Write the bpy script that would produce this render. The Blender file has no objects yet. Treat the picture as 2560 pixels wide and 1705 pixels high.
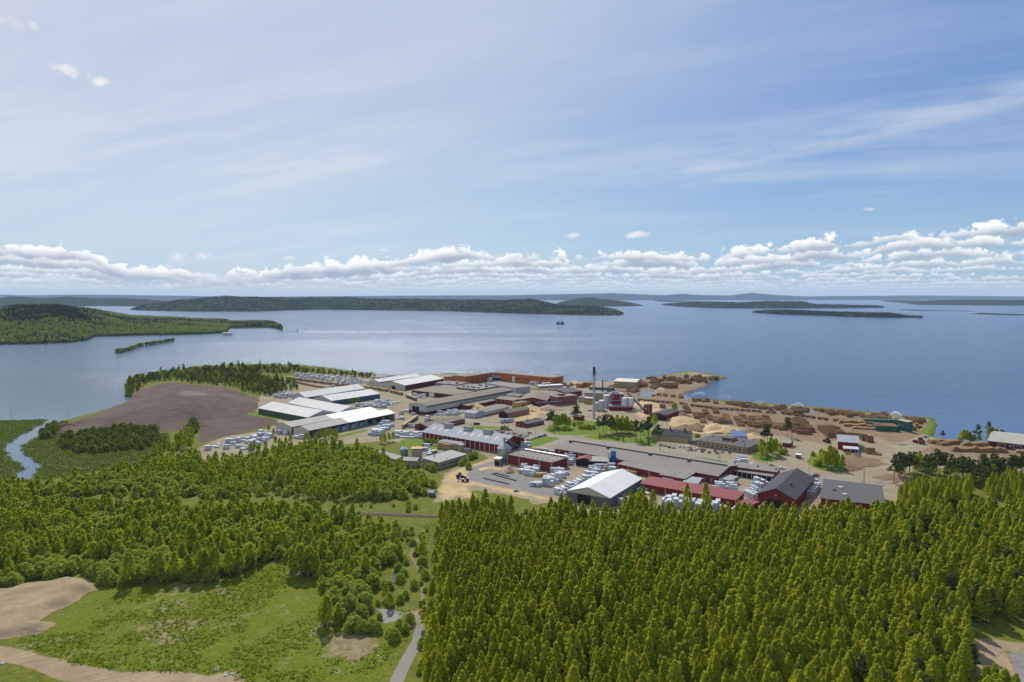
import bpy, math, random
import numpy as np
R = random.Random(7)
NR = np.random.RandomState(11)
C = bpy.context.scene.collection
SC = bpy.context.scene
# ------------------------------------------------------------------ camera, light, sky
CAMZ = 131.5
FPX = 1707.0
PITCH = math.atan((852.5 - 741.0) / FPX)
GZ = 1.5                                   # yard level; the lake surface is z = 0
cd = bpy.data.cameras.new("camera")
cd.lens = 24; cd.sensor_width = 36; cd.clip_start = 1; cd.clip_end = 300000
cam = bpy.data.objects.new("camera", cd); C.objects.link(cam)
cam.location = (0, 0, CAMZ); cam.rotation_euler = (math.pi / 2 - PITCH, 0, 0)
SC.camera = cam
SC.view_settings.view_transform = 'Standard'; SC.view_settings.look = 'None'
SC.view_settings.gamma = 1.0; SC.view_settings.exposure = 0.25
SUN_AZ = math.radians(-12); SUN_EL = math.radians(44)
sd = bpy.data.lights.new("sun", 'SUN'); sd.energy = 4.0; sd.angle = math.radians(0.53); sd.color = (1, .95, .86)
so = bpy.data.objects.new("sun", sd); C.objects.link(so)
so.rotation_euler = (math.pi / 2 - SUN_EL, 0, -SUN_AZ + math.pi)
so.location = (0, 0, 500)

class NT:
    """small node-tree builder"""
    def __init__(s, nt): s.t = nt; s.n = nt.nodes; s.l = nt.links
    def add(s, typ, ins=None, **kw):
        n = s.n.new(typ)
        for k, v in kw.items(): setattr(n, k, v)
        if ins:
            for k, v in ins.items():
                if isinstance(v, bpy.types.NodeSocket): s.l.new(v, n.inputs[k])
                else: n.inputs[k].default_value = v
        return n
    def m(s, op, a, b=0.0, c=0.0, clamp=False):
        return s.add('ShaderNodeMath', {0: a, 1: b, 2: c}, operation=op, use_clamp=clamp).outputs[0]
    def mix(s, f, a, b, bt='MIX'):
        n = s.add('ShaderNodeMix', {0: f}, data_type='RGBA', blend_type=bt)
        for k, v in ((6, a), (7, b)):
            if isinstance(v, bpy.types.NodeSocket): s.l.new(v, n.inputs[k])
            else: n.inputs[k].default_value = (*v[:3], 1)
        return n.outputs[2]
    def rng(s, v, a, b, c=0.0, d=1.0, smooth=True):
        n = s.add('ShaderNodeMapRange', {0: v, 1: a, 2: b, 3: c, 4: d}, interpolation_type='SMOOTHSTEP' if smooth else 'LINEAR')
        return n.outputs[0]
    def noise(s, vec, scale, detail=4, rough=.55, out=0, dist=0.0, dim='3D'):
        n = s.add('ShaderNodeTexNoise', {'Scale': scale, 'Detail': detail, 'Roughness': rough, 'Distortion': dist}, noise_dimensions=dim)
        if vec is not None: s.l.new(vec, n.inputs['Vector'])
        return n.outputs[out]
    def vmul(s, v, xyz):
        return s.add('ShaderNodeVectorMath', {0: v, 1: xyz}, operation='MULTIPLY').outputs[0]
    def vadd(s, v, xyz):
        return s.add('ShaderNodeVectorMath', {0: v, 1: xyz}, operation='ADD').outputs[0]

def curve(nt, val, pts, lo, hi):
    """piecewise linear function of val built from a float curve (x and y both remapped to 0..1)"""
    n = nt.n.new('ShaderNodeFloatCurve'); c = n.mapping.curves[0]
    ys = [p[1] for p in pts]; y0, y1 = min(ys), max(ys)
    xs = [(p[0] - lo) / (hi - lo) for p in pts]; yy = [(p[1] - y0) / (y1 - y0) for p in pts]
    c.points[0].location = (xs[0], yy[0]); c.points[1].location = (xs[-1], yy[-1])
    for x, y in list(zip(xs, yy))[1:-1]: c.points.new(x, y)
    for p in c.points: p.handle_type = 'VECTOR'
    n.mapping.update()
    nt.l.new(nt.rng(val, lo, hi, 0, 1, False), n.inputs['Value'])
    return nt.m('MULTIPLY_ADD', n.outputs[0], y1 - y0, y0)

w = bpy.data.worlds.new("World"); SC.world = w; w.use_nodes = True
w.node_tree.nodes.clear(); W = NT(w.node_tree)
sky = W.add('ShaderNodeTexSky', sky_type='NISHITA', sun_disc=False)
sky.sun_elevation = SUN_EL; sky.sun_rotation = SUN_AZ; sky.altitude = 200
sky.air_density = 1.0; sky.dust_density = 0.7; sky.ozone_density = 1.6
geo = W.add('ShaderNodeTexCoord').outputs['Generated']
sep = W.add('ShaderNodeSeparateXYZ', {0: geo})
X, Y, Z = sep.outputs
zc = W.m('MAXIMUM', Z, 0.002)
elev = W.m('MULTIPLY', W.m('ARCSINE', Z), 57.2958)                    # degrees
azim = W.m('MULTIPLY', W.m('ARCTAN2', X, Y), 57.2958)
skyc = sky.outputs[0]
# deepen the clear blue a little, more so away from the sun
skyc = W.mix(.62, W.mix(1.0, skyc, (.50, .64, .82), 'MULTIPLY'), W.mix(W.rng(elev, 1, 13), (3.1, 4.7, 6.4), (1.6, 2.85, 5.4)))
# high thin cirrus veil: streaks on a plane far above
px_ = W.m('DIVIDE', X, W.m('ADD', zc, .12)); py_ = W.m('DIVIDE', Y, W.m('ADD', zc, .12))
ca, sa = math.cos(math.radians(-24)), math.sin(math.radians(-24))
cu = W.m('ADD', W.m('MULTIPLY', px_, ca), W.m('MULTIPLY', py_, sa))
cv = W.m('SUBTRACT', W.m('MULTIPLY', py_, ca), W.m('MULTIPLY', px_, sa))
cvec = W.add('ShaderNodeCombineXYZ', {0: cu, 1: cv, 2: 0.0}).outputs[0]
wv = W.noise(W.vmul(cvec, (.5, .5, 1)), 1.0, 3, .5, 1)
cvec2 = W.vadd(cvec, W.vmul(W.vadd(wv, (-.5, -.5, -.5)), (.8, .5, 0)))
st = W.noise(W.vmul(cvec2, (.42, 1.7, 1)), 1.3, 9, .62)
st2 = W.noise(W.vmul(cvec2, (.25, .5, 1)), 1.0, 4, .5)
veil = W.m('MULTIPLY', W.rng(st, .38, .72), W.rng(st2, .38, .62))
left = W.rng(W.m('ADD', azim, W.m('MULTIPLY', elev, -.9)), -36, 26, 1.0, 0.0)
veil = W.m('ADD', W.m('MULTIPLY', veil, .5), W.m('MULTIPLY', left, W.rng(st, .1, .8, .66, .92)), clamp=True)
veil = W.m('MULTIPLY', veil, W.rng(elev, 0.0, 6.0, .8, 1))
c1 = W.mix(veil, skyc, W.mix(W.rng(elev, 3, 20), (5.5, 6.4, 7.1), (5.2, 5.7, 6.8)))
# a long pale plume of cirrus on the right
pl = W.m('SUBTRACT', elev, W.m('MULTIPLY_ADD', W.m('SUBTRACT', azim, 12), .14, 9.6))
plw = W.m('MULTIPLY', W.rng(pl, -.9, .0), W.rng(pl, .1, 1.6, 1, 0))
plw = W.m('MULTIPLY', W.m('MULTIPLY', plw, W.rng(azim, 8, 14)), W.rng(W.noise(W.vmul(geo, (5, 5, 26)), 2.0, 6, .6), .34, .62, .0, .6))
c1 = W.mix(plw, c1, (5.0, 5.6, 6.9))
# a few small lone clouds, upper left and just above the bank
lone = None
for (la, le, lw, lh) in ((-35.4, 17.6, 1.7, .75), (-32.3, 15.2, 1.8, .5), (-30.4, 14.9, .9, .5), (-26, 3.0, 1.2, .42), (-24.3, 3.1, .8, .4), (-21.5, 3.15, 1.3, .45), (-18.0, 3.05, .9, .22), (4.8, 5.0, 1.0, .32), (10.4, 5.0, 1.3, .4), (-10.2, 3.8, .9, .2), (27.5, 6.4, .9, .25)):
    ex = W.m('POWER', W.m('DIVIDE', W.m('SUBTRACT', azim, la), lw), 2.0); ey = W.m('POWER', W.m('DIVIDE', W.m('SUBTRACT', elev, le), lh), 2.0)
    v = W.m('SUBTRACT', 1.0, W.m('SQRT', W.m('ADD', ex, ey)))
    lone = v if lone is None else W.m('MAXIMUM', lone, v)
lnz = W.noise(geo, 42.0, 6, .62)
la_ = W.rng(W.m('ADD', lone, W.m('MULTIPLY_ADD', lnz, 2.6, -1.42)), .05, .75, 0, .88)
c1 = W.mix(W.m('MULTIPLY', la_, W.rng(lone, -.25, .1)), c1, W.mix(W.rng(lnz, .35, .65), (5.4, 5.8, 6.6), (7.8, 7.8, 7.9)))
# cumulus deck: slices through a field of flat-based clouds seen from beside and below
prof = curve(W, azim, [(-60, 3.4), (-37, 3.55), (-31.5, 3.35), (-30.5, 2.5), (-29.3, 1.9), (-23, 1.9), (-14, 2.4), (-9, 3.3), (-4, 4.2), (8, 4.1), (15, 3.8), (20, 4.4), (26, 4.8), (30, 5.6), (35, 5.7), (60, 5.6)], -60, 60)
def row(i, b, under):
    """one rank of cumulus: flat bases at b x the height of the bank, puffed tops; nearer ranks stand higher"""
    size = .50 * b * 4.0
    base = W.m('MULTIPLY', W.m('ADD', prof, W.m('MULTIPLY', W.m('SUBTRACT', W.noise(W.add('ShaderNodeCombineXYZ', {0: azim, 1: i * 9.1, 2: 0.0}).outputs[0], .10 / size, 2), .5), .5)), b)
    q = W.m('DIVIDE', W.m('SUBTRACT', elev, base), size)
    pv = W.add('ShaderNodeCombineXYZ', {0: W.m('DIVIDE', azim, size), 1: i * 5.7 + 2.0, 2: 0.0}).outputs[0]
    pn = W.noise(pv, .21, 4, .55)
    dv = W.add('ShaderNodeCombineXYZ', {0: W.m('DIVIDE', azim, size), 1: W.m('DIVIDE', elev, size * .75), 2: i * 3.3}).outputs[0]
    dn = W.noise(dv, 1.25, 7, .60, 0, .25)
    top = W.m('MULTIPLY', W.m('SUBTRACT', pn, (.34, .28, .28, .29)[i] if i < 4 else .31), 2.9)
    edge = W.m('ADD', W.m('SUBTRACT', top, q), W.m('MULTIPLY', W.m('SUBTRACT', dn, .5), 2.2))       # > 0 inside
    lowe = W.m('ADD', q, W.m('MULTIPLY', W.m('SUBTRACT', dn, .5), .8))
    a = W.m('MULTIPLY', W.m('MULTIPLY', W.rng(edge, .0, .22), W.rng(lowe, -.12, .10)), W.rng(top, .0, .4))
    sh = W.rng(W.m('ADD', W.m('MULTIPLY', edge, -.75), W.m('MULTIPLY_ADD', dn, 1.5, W.m('MULTIPLY_ADD', q, .55, -.55))), -.38, .48)
    k = i / 8.0
    col = W.mix(sh, (3.3 + 1.3 * k, 3.85 + 1.6 * k, 4.8 + 1.1 * k), (9.6 - 2.0 * k, 9.6 - 1.6 * k, 9.5 - 1.3 * k))
    return W.mix(W.m('MULTIPLY', a, .97 - .25 * k), under, col)
final = c1
for i, b in reversed(list(enumerate((.74, .60, .48, .38, .31, .25, .195, .15, .11)))):
    final = row(i, b, final)
final = W.mix(W.rng(elev, -.1, 1.6, .72, 0), final, (6.6, 7.2, 6.9))     # low clouds sink into pale air
lp_bg = W.add('ShaderNodeBackground', {0: final, 1: .098})
W.l.new(lp_bg.outputs[0], W.add('ShaderNodeOutputWorld').inputs[0])
w.cycles.sampling_method = 'MANUAL'; w.cycles.sample_map_resolution = 512
SC.cycles.volume_bounces = 1
SC.cycles.max_bounces = 8; SC.cycles.diffuse_bounces = 4; SC.cycles.glossy_bounces = 2
SC.cycles.transmission_bounces = 6; SC.cycles.transparent_max_bounces = 12
SC.cycles.sample_clamp_indirect = 6
SC.cycles.use_denoising = True

# ------------------------------------------------------------------ geometry helpers
def S(u, v, k=None): return K(k, u, v) if k else (u, v)
KK = {1: (600, 880), 2: (1000, 880), 3: (1400, 880), 4: (1850, 900), 5: (900, 1020), 6: (1300, 1020), 7: (1700, 1020), 8: (2040, 1020)}
def K(k, u, v):
    """reading taken on an enlarged detail of the photograph -> photograph pixels"""
    if k == 'L': return (u * .29724, 850 + v * .29724)
    if k == 'B': return (u * .54352, 1200 + v * .54352)
    if k == 'C': return (1280 + u * .54352, 1200 + v * .54352)
    if k == 0: return (u, v)
    if k == 'D': return (1460 + u * .10204, 900 + v * .10204)
    if k == 'F': return (2200 + u * .09342, 1020 + v * .09342)
    if k == 'G': return (2080 + u * .06376, 1080 + v * .06376)
    x, y = KK[k]; return (x + u * .220807, y + v * .220807)
SP, CP = math.sin(PITCH), math.cos(PITCH)
def P(px, py, z=GZ):
    dx = (px - 1280) / FPX; dz = -(py - 852.5) / FPX
    d = (dx, CP + dz * SP, -SP + dz * CP)
    t = (z - CAMZ) / d[2]
    return (d[0] * t, d[1] * t)
def PK(k, u, v, z=GZ): return P(*K(k, u, v), z)

def ground_z(x, y):
    return GZ
class MB:
    """collects vertices and faces (with material slots), builds ONE mesh object"""
    def __init__(s): s.v = []; s.f = []; s.mi = []
    def quad(s, a, b, c, d, mi=0):
        n = len(s.v); s.v += [a, b, c, d]; s.f.append((n, n + 1, n + 2, n + 3)); s.mi.append(mi); return s
    def face(s, pts, mi=0):
        n = len(s.v); s.v += list(pts); s.f.append(tuple(range(n, n + len(pts)))); s.mi.append(mi); return s
    def box(s, x0, x1, y0, y1, z0, z1, mi=0, top=None):
        n = len(s.v)
        s.v += [(x0, y0, z0), (x1, y0, z0), (x1, y1, z0), (x0, y1, z0), (x0, y0, z1), (x1, y0, z1), (x1, y1, z1), (x0, y1, z1)]
        s.f += [(n + a, n + b, n + c, n + d) for a, b, c, d in ((0, 3, 2, 1), (4, 5, 6, 7), (0, 1, 5, 4), (1, 2, 6, 5), (2, 3, 7, 6), (3, 0, 4, 7))]
        s.mi += [mi] * 6
        if top is not None: s.mi[-5] = top
        return s
    def rbox(s, cx, cy, w, l, z0, z1, ang, mi=0):
        n = len(s.v); s.box(-w / 2, w / 2, -l / 2, l / 2, z0, z1, mi)
        c, q = math.cos(ang), math.sin(ang)
        for i in range(n, len(s.v)):
            x, y, z = s.v[i]; s.v[i] = (cx + c * x - q * y, cy + q * x + c * y, z)
        return s
    def beam(s, a, b, r, mi=0, n=6, r2=None):
        a = np.array(a, float); b = np.array(b, float); d = b - a; L = np.linalg.norm(d)
        if L < 1e-6: return s
        d /= L; u = np.cross(d, (0, 0, 1) if abs(d[2]) < .9 else (1, 0, 0)); u /= np.linalg.norm(u); w_ = np.cross(d, u)
        r2 = r if r2 is None else r2; k = len(s.v)
        for e, rr in ((a, r), (b, r2)):
            for i in range(n):
                t = 2 * math.pi * i / n; s.v.append(tuple(e + rr * (math.cos(t) * u + math.sin(t) * w_)))
        for i in range(n):
            j = (i + 1) % n; s.f.append((k + i, k + j, k + n + j, k + n + i)); s.mi.append(mi)
        s.f.append(tuple(k + i for i in reversed(range(n)))); s.f.append(tuple(k + n + i for i in range(n))); s.mi += [mi, mi]
        return s
    def lathe(s, cx, cy, prof, n=20, mi=0):
        k = len(s.v)
        for r, z in prof:
            for i in range(n):
                t = 2 * math.pi * i / n; s.v.append((cx + r * math.cos(t), cy + r * math.sin(t), z))
        for j in range(len(prof) - 1):
            for i in range(n):
                i2 = (i + 1) % n; s.f.append((k + j * n + i, k + j * n + i2, k + (j + 1) * n + i2, k + (j + 1) * n + i)); s.mi.append(mi)
        s.f.append(tuple(k + (len(prof) - 1) * n + i for i in range(n))); s.mi.append(mi)
        return s
    def mesh(s, name, mats):
        me = bpy.data.meshes.new(name); me.from_pydata(s.v, [], s.f)
        for m_ in (mats if isinstance(mats, (list, tuple)) else [mats]): me.materials.append(m_)
        me.polygons.foreach_set('material_index', s.mi); me.update()
        return me
    def build(s, name, mats, parent=None, loc=None, rz=0):
        o = bpy.data.objects.new(name, s.mesh(name, mats)); C.objects.link(o)
        if parent: o.parent = parent
        if loc is not None: o.location = loc; o.rotation_euler = (0, 0, rz)
        return o
def np_mesh(name, V, F, mats, attrs=None, smooth=False):
    """mesh from numpy arrays, all faces with the same number of corners"""
    me = bpy.data.meshes.new(name); n, k = F.shape
    me.vertices.add(len(V)); me.vertices.foreach_set('co', V.astype(np.float32).ravel())
    me.loops.add(n * k); me.loops.foreach_set('vertex_index', F.astype(np.int32).ravel())
    me.polygons.add(n); me.polygons.foreach_set('loop_start', (np.arange(n) * k).astype(np.int32))
    me.polygons.foreach_set('loop_total', np.full(n, k, np.int32))
    if smooth: me.polygons.foreach_set('use_smooth', np.ones(n, bool))
    me.update(calc_edges=True)
    for m_ in (mats if isinstance(mats, (list, tuple)) else [mats]): me.materials.append(m_)
    for a, arr in (attrs or {}).items():
        at = me.attributes.new(a, 'FLOAT', 'POINT'); at.data.foreach_set('value', arr.astype(np.float32))
    return me
def link(name, me, parent=None, loc=None, rz=0, sc=None):
    o = bpy.data.objects.new(name, me); C.objects.link(o)
    if parent: o.parent = parent
    if loc is not None: o.location = loc
    if rz: o.rotation_euler = (0, 0, rz)
    if sc is not None: o.scale = sc if isinstance(sc, tuple) else (sc, sc, sc)
    return o
def tag(o, label=None, cat=None, group=None, kind=None):
    if label: o['label'] = label
    if cat: o['category'] = cat
    if group: o['group'] = group
    if kind: o['kind'] = kind
    return o
def thing(name, loc, rz, label, cat, group=None):
    o = bpy.data.objects.new(name, None); C.objects.link(o); o.location = loc; o.rotation_euler = (0, 0, rz)
    o.empty_display_size = 1
    return tag(o, label, cat, group)
def inpoly(x, y, poly):
    c = np.zeros(np.shape(x), bool); n = len(poly)
    for i in range(n):
        x1, y1 = poly[i]; x2, y2 = poly[(i + 1) % n]
        if y1 == y2: continue
        c ^= ((y1 > y) != (y2 > y)) & (x < (x2 - x1) * (y - y1) / (y2 - y1) + x1)
    return c
def segdist(x, y, pts, closed=True):
    d = np.full(np.shape(x), 1e9); n = len(pts)
    for i in range(n if closed else n - 1):
        x1, y1 = pts[i]; x2, y2 = pts[(i + 1) % n]; dx, dy = x2 - x1, y2 - y1
        t = np.clip(((x - x1) * dx + (y - y1) * dy) / (dx * dx + dy * dy + 1e-9), 0, 1)
        d = np.minimum(d, np.hypot(x - x1 - t * dx, y - y1 - t * dy))
    return d
def sdist(x, y, poly):
    d = segdist(x, y, poly); return np.where(inpoly(x, y, poly), d, -d)
def sstep(t): t = np.clip(t, 0, 1); return t * t * (3 - 2 * t)
def vnoise(x, y, s, seed=0):
    """cheap value noise"""
    x = np.asarray(x, float) / s; y = np.asarray(y, float) / s; xi = np.floor(x).astype(np.int64); yi = np.floor(y).astype(np.int64)
    def h(a, b):
        n = (a * 374761393 + b * 668265263 + seed * 974634777) & 0x7fffffff
        n = ((n ^ (n >> 13)) * 1274126177) & 0x7fffffff
        return ((n ^ (n >> 16)) & 0xffff) / 65535.0
    fx = x - xi; fy = y - yi; fx = fx * fx * (3 - 2 * fx); fy = fy * fy * (3 - 2 * fy)
    return (h(xi, yi) * (1 - fx) + h(xi + 1, yi) * fx) * (1 - fy) + (h(xi, yi + 1) * (1 - fx) + h(xi + 1, yi + 1) * fx) * fy
# ------------------------------------------------------------------ materials
MATS = {}
def mat(name, col, rough=.85, var=.12, scale=.3, col2=None, metal=0.0, stripe=None, bump=0.0, spec=.3, objcol=False, streak=None):
    """painted / built surface: base colour with large soft wear, fine mottling and optional seams"""
    if name in MATS: return MATS[name]
    m = bpy.data.materials.new(name); m.use_nodes = True; m.node_tree.nodes.clear(); T = NT(m.node_tree)
    co = T.add('ShaderNodeTexCoord').outputs['Object']
    n1 = T.noise(co, scale, 5, .6); n2 = T.noise(co, scale * 9, 3, .6)
    if objcol:
        base = T.add('ShaderNodeObjectInfo').outputs['Color']
    else: base = (*col, 1)
    f = T.m('MULTIPLY_ADD', T.m('SUBTRACT', n1, .5), var * 4, .5, True)
    dark = T.mix(1.0, base, (max(.3, 1 - var * 2.4),) * 3, 'MULTIPLY')
    lite = col2 if col2 else None
    c = T.mix(f, dark, (*lite, 1) if lite else base)
    c = T.mix(T.rng(n2, .35, .65, 0, var * 1.1), c, (.03, .03, .03))
    n4 = T.noise(T.vmul(co, (1.2, .35, .5)), .16, 4, .7); c = T.mix(T.rng(n4, .56, .74, 0, min(.5, var * 3.2)), c, (.11, .085, .065))
    bmp = None
    if stripe:                                   # (axis vector, period, strength)
        (ax, per, stg) = stripe
        dot = T.add('ShaderNodeVectorMath', {0: co, 1: ax}, operation='DOT_PRODUCT').outputs['Value']
        fr = T.m('FRACT', T.m('DIVIDE', dot, per))
        ln = T.m('LESS_THAN', fr, .14)
        c = T.mix(T.m('MULTIPLY', ln, stg), c, (.04, .04, .04))
    if streak:                                   # panels of slightly different age
        (ax, per, stg) = streak
        dot = T.add('ShaderNodeVectorMath', {0: co, 1: ax}, operation='DOT_PRODUCT').outputs['Value']
        wn = T.add('ShaderNodeTexWhiteNoise', {'W': T.m('FLOOR', T.m('DIVIDE', dot, per))}, noise_dimensions='1D').outputs[0]
        c = T.mix(T.m('MULTIPLY', wn, stg), c, (.10, .09, .08))
    b = T.add('ShaderNodeBsdfPrincipled', {'Base Color': c, 'Roughness': rough, 'Metallic': metal, 'Specular IOR Level': spec})
    if bump:
        T.l.new(T.add('ShaderNodeBump', {'Height': n2, 'Strength': .6, 'Distance': bump}).outputs[0], b.inputs['Normal'])
    T.l.new(b.outputs[0], T.add('ShaderNodeOutputMaterial').inputs[0])
    MATS[name] = m; return m
XA, YA, ZA = (1, 0, 0), (0, 1, 0), (0, 0, 1)
red = mat('red_painted_board', (.24, .026, .030), .8, .14, .25, stripe=((1, 1, 0), .6, .25))
dkred = mat('dark_red_sheet', (.13, .018, .022), .7, .12, .25, stripe=((1, 1, 0), .5, .2))
redroof = mat('red_sheet_roof', (.26, .045, .05), .8, .10, .1, streak=((1, 0, 0), 1.1, .25))
orange = mat('orange_painted_board', (.55, .16, .045), .8, .12, .2, stripe=((1, 1, 0), .8, .2))
orange2 = mat('salmon_board', (.46, .20, .11), .8, .10, .3)
brick = mat('pink_brick', (.34, .13, .10), .9, .12, .4)
yellow = mat('pale_yellow_board', (.50, .38, .17), .8, .09, .3)
ochre = mat('ochre_board', (.50, .30, .09), .8, .09, .3)
tan = mat('tan_sheet', (.42, .33, .19), .7, .10, .2, stripe=((1, 1, 0), .5, .15))
cream = mat('cream_sheet', (.62, .57, .45), .7, .08, .2, stripe=((1, 1, 0), .6, .12))
green_w = mat('grey_green_sheet', (.085, .11, .07), .7, .10, .2, stripe=((1, 1, 0), .6, .15))
blue_w = mat('dusty_blue_sheet', (.075, .13, .17), .7, .10, .2, stripe=((1, 1, 0), .6, .15))
lgrey = mat('light_grey_sheet', (.50, .52, .54), .6, .08, .2, stripe=((1, 1, 0), .7, .12))
mgrey = mat('mid_grey_sheet', (.16, .17, .18), .7, .09, .2, stripe=((1, 1, 0), .9, .15))
beige = mat('beige_render', (.42, .37, .28), .85, .10, .2)
white = mat('white_paint', (.74, .74, .72), .6, .05, .3)
whiteroof = mat('white_sheet_roof', (.64, .63, .60), .85, .07, .05, streak=((1, 0, 0), 2.4, .14), bump=.02)
brightroof = mat('new_white_sheet_roof', (.80, .80, .80), .7, .03, .06, streak=((1, 0, 0), 3.0, .05))
greyroof = mat('grey_sheet_roof', (.33, .355, .39), .85, .08, .06, streak=((1, 0, 0), 2.0, .12))
oldroof = mat('weathered_sheet_roof', (.30, .29, .275), .7, .10, .05, streak=((1, 0, 0), 2.2, .18))
feltroof = mat('grey_felt_roof', (.245, .225, .200), .9, .10, .06, streak=((1, 0, 0), 3.0, .14), bump=.02)
brownfelt = mat('brown_grey_felt_roof', (.235, .195, .150), .9, .13, .05, streak=((1, 0, 0), 3.0, .16))
darkroof = mat('charcoal_sheet_roof', (.050, .053, .064), .9, .10, .08, streak=((1, 0, 0), 2.0, .2))
darkfelt = mat('dark_felt_roof', (.095, .092, .098), .9, .10, .08, streak=((1, 0, 0), 3.0, .15))
tentroof = mat('off_white_tarpaulin', (.66, .66, .64), .55, .04, .06, streak=((1, 0, 0), 5.0, .07))
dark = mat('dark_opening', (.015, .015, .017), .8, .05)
glass = mat('dark_window_glass', (.03, .035, .045), .15, .03, spec=.6)
steel = mat('galvanised_steel', (.42, .43, .44), .4, .12, .5, metal=.5)
dsteel = mat('dark_steel', (.05, .05, .055), .6, .1, .5)
gsteel = mat('grey_painted_steel', (.22, .23, .25), .6, .1, .5)
bluep = mat('blue_painted_steel', (.02, .12, .42), .5, .08, .4)
greenp = mat('green_painted_steel', (.03, .13, .09), .6, .12, .4)
tealp = mat('teal_board', (.03, .15, .13), .8, .10, .4, stripe=((1, 1, 0), .6, .2))
concrete = mat('concrete', (.36, .34, .31), .9, .10, .3)
wrap = mat('white_lumber_wrap', (.60, .63, .69), .45, .09, .4, spec=.4)
wrap2 = mat('grey_lumber_wrap', (.43, .46, .52), .5, .10, .4)
lumber = mat('fresh_sawn_lumber', (.56, .37, .15), .8, .14, .9, stripe=((0, 0, 1), .35, .35))
bark = mat('log_bark', (.235, .105, .045), .95, .28, 1.3, col2=(.42, .235, .12))
bark2 = mat('pale_log_bark', (.37, .20, .085), .95, .28, 1.3, col2=(.52, .33, .17))
logend = mat('cut_log_end', (.50, .30, .13), .85, .15, 2.0)
carpaint = mat('car_paint', (.5, .5, .5), .3, .02, .5, objcol=True, spec=.6)
rubber = mat('tyre_rubber', (.02, .02, .02), .9, .05)
wood_p = mat('grey_timber_pole', (.15, .12, .10), .9, .1)
sawd = mat('fresh_sawdust', (.58, .40, .19), .95, .12, .25, col2=(.66, .48, .25), bump=.25)
sawd2 = mat('damp_bark_mulch', (.20, .125, .07), .95, .2, .3, col2=(.30, .19, .10), bump=.3)
sandm = mat('pile_of_wood_chips', (.46, .32, .20), .95, .12, .3, col2=(.52, .38, .25), bump=.25)

def leafmat(name, c1, c2, c3, attr=False, trans=.35):
    m = bpy.data.materials.new(name); m.use_nodes = True; m.node_tree.nodes.clear(); T = NT(m.node_tree)
    if attr: r = T.add('ShaderNodeAttribute', attribute_name='tint').outputs['Fac']
    else: r = T.add('ShaderNodeObjectInfo').outputs['Random']
    co = T.add('ShaderNodeTexCoord').outputs['Object']
    n = T.noise(co, .45, 2, .5); n2 = T.noise(co, 3.0, 2, .6)
    c = T.mix(T.rng(r, 0, 1, 0, 1, False), (*c1, 1), (*c2, 1))
    c = T.mix(T.rng(n, .35, .7, 0, .6), c, (*c3, 1))
    c = T.mix(1.0, c, T.mix(T.rng(n2, .25, .75, 0, 1), (.72, .72, .72), (1.25, 1.25, 1.2)), 'MULTIPLY')
    d = T.add('ShaderNodeBsdfDiffuse', {0: c}).outputs[0]
    tcol = T.mix(1.0, c, (1.2, 1.25, .6), 'MULTIPLY')
    t = T.add('ShaderNodeBsdfTranslucent', {0: tcol}).outputs[0]
    mx = T.add('ShaderNodeMixShader', {0: trans, 1: d, 2: t}).outputs[0]
    T.l.new(mx, T.add('ShaderNodeOutputMaterial').inputs[0]); return m
LEAF = {}
for nm, cs, tr in (('aspen', ((.45, .46, .034), (.32, .39, .036), (.52, .50, .065)), .60),
                   ('birch', ((.43, .46, .040), (.31, .39, .040), (.49, .50, .075)), .60),
                   ('willow', ((.37, .42, .075), (.28, .35, .055), (.48, .50, .16)), .56),
                   ('shaded_alder', ((.16, .205, .042), (.20, .235, .044), (.23, .255, .070)), .4),  # cloud shade over shore belt and marsh put into these darker leaf colours
                   ('pine', ((.085, .110, .036), (.110, .130, .042), (.130, .145, .050)), .25),
                   ('weed', ((.21, .26, .02), (.14, .20, .02), (.28, .31, .04)), .4),
                   ('marsh', ((.120, .165, .036), (.145, .185, .040), (.130, .165, .055)), .4)):
    LEAF[nm] = leafmat(nm + '_leaves', *cs, False, tr); LEAF[nm + '_mass'] = leafmat(nm + '_foliage_mass', *cs, True, tr)
trunk_b = mat('pale_birch_bark', (.62, .60, .55), .9, .25, 1.0)
trunk_a = mat('grey_green_bark', (.17, .16, .11), .9, .2, 1.0)
trunk_p = mat('orange_pine_bark', (.20, .10, .055), .9, .2, 1.0)

# ------------------------------------------------------------------ land: one big sheet with its shoreline
def W2(pts, z=0.0, k=0): return [P(*K(k, *p), z) for p in pts]
coast_px = [(0, 1052), (60, 1050), (108, 1046), (150, 1052), (172, 1050), (210, 1038), (262, 1024), (312, 1006), (330, 996), (322, 984), (312, 968), (316, 955), (330, 944),
            (400, 930), (480, 918), (600, 911), (700, 910), (790, 916), (880, 928), (935, 937), (1010, 940), (1115, 934), (1250, 938), (1390, 950), (1440, 953), (1505, 955), (1560, 955), (1610, 950),
            (1660, 938), (1690, 932), (1740, 928), (1775, 935), (1817, 944), (1790, 950), (1776, 957), (1764, 966), (1730, 978), (1712, 986), (1731, 997), (1790, 1000), (1850, 1003),
            (1975, 1014), (2100, 1023), (2200, 1033), (2290, 1042), (2338, 1047), (2344, 1060), (2336, 1075), (2332, 1091), (2362, 1099), (2420, 1106), (2470, 1107), (2560, 1098), (2760, 1096)]
coast = W2(coast_px)
land = [P(-700, 1060, 0)] + coast + [(1400, 600), (1400, -150), (-1400, -150), (-1400, 500)]
stream = W2([(160, 1036), (128, 1058), (104, 1073), (66, 1095), (36, 1113), (30, 1127), (46, 1139), (62, 1152), (84, 1163), (70, 1182), (62, 1196)])
stream2 = W2([(50, 1142), (20, 1146), (-40, 1150)])
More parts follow.
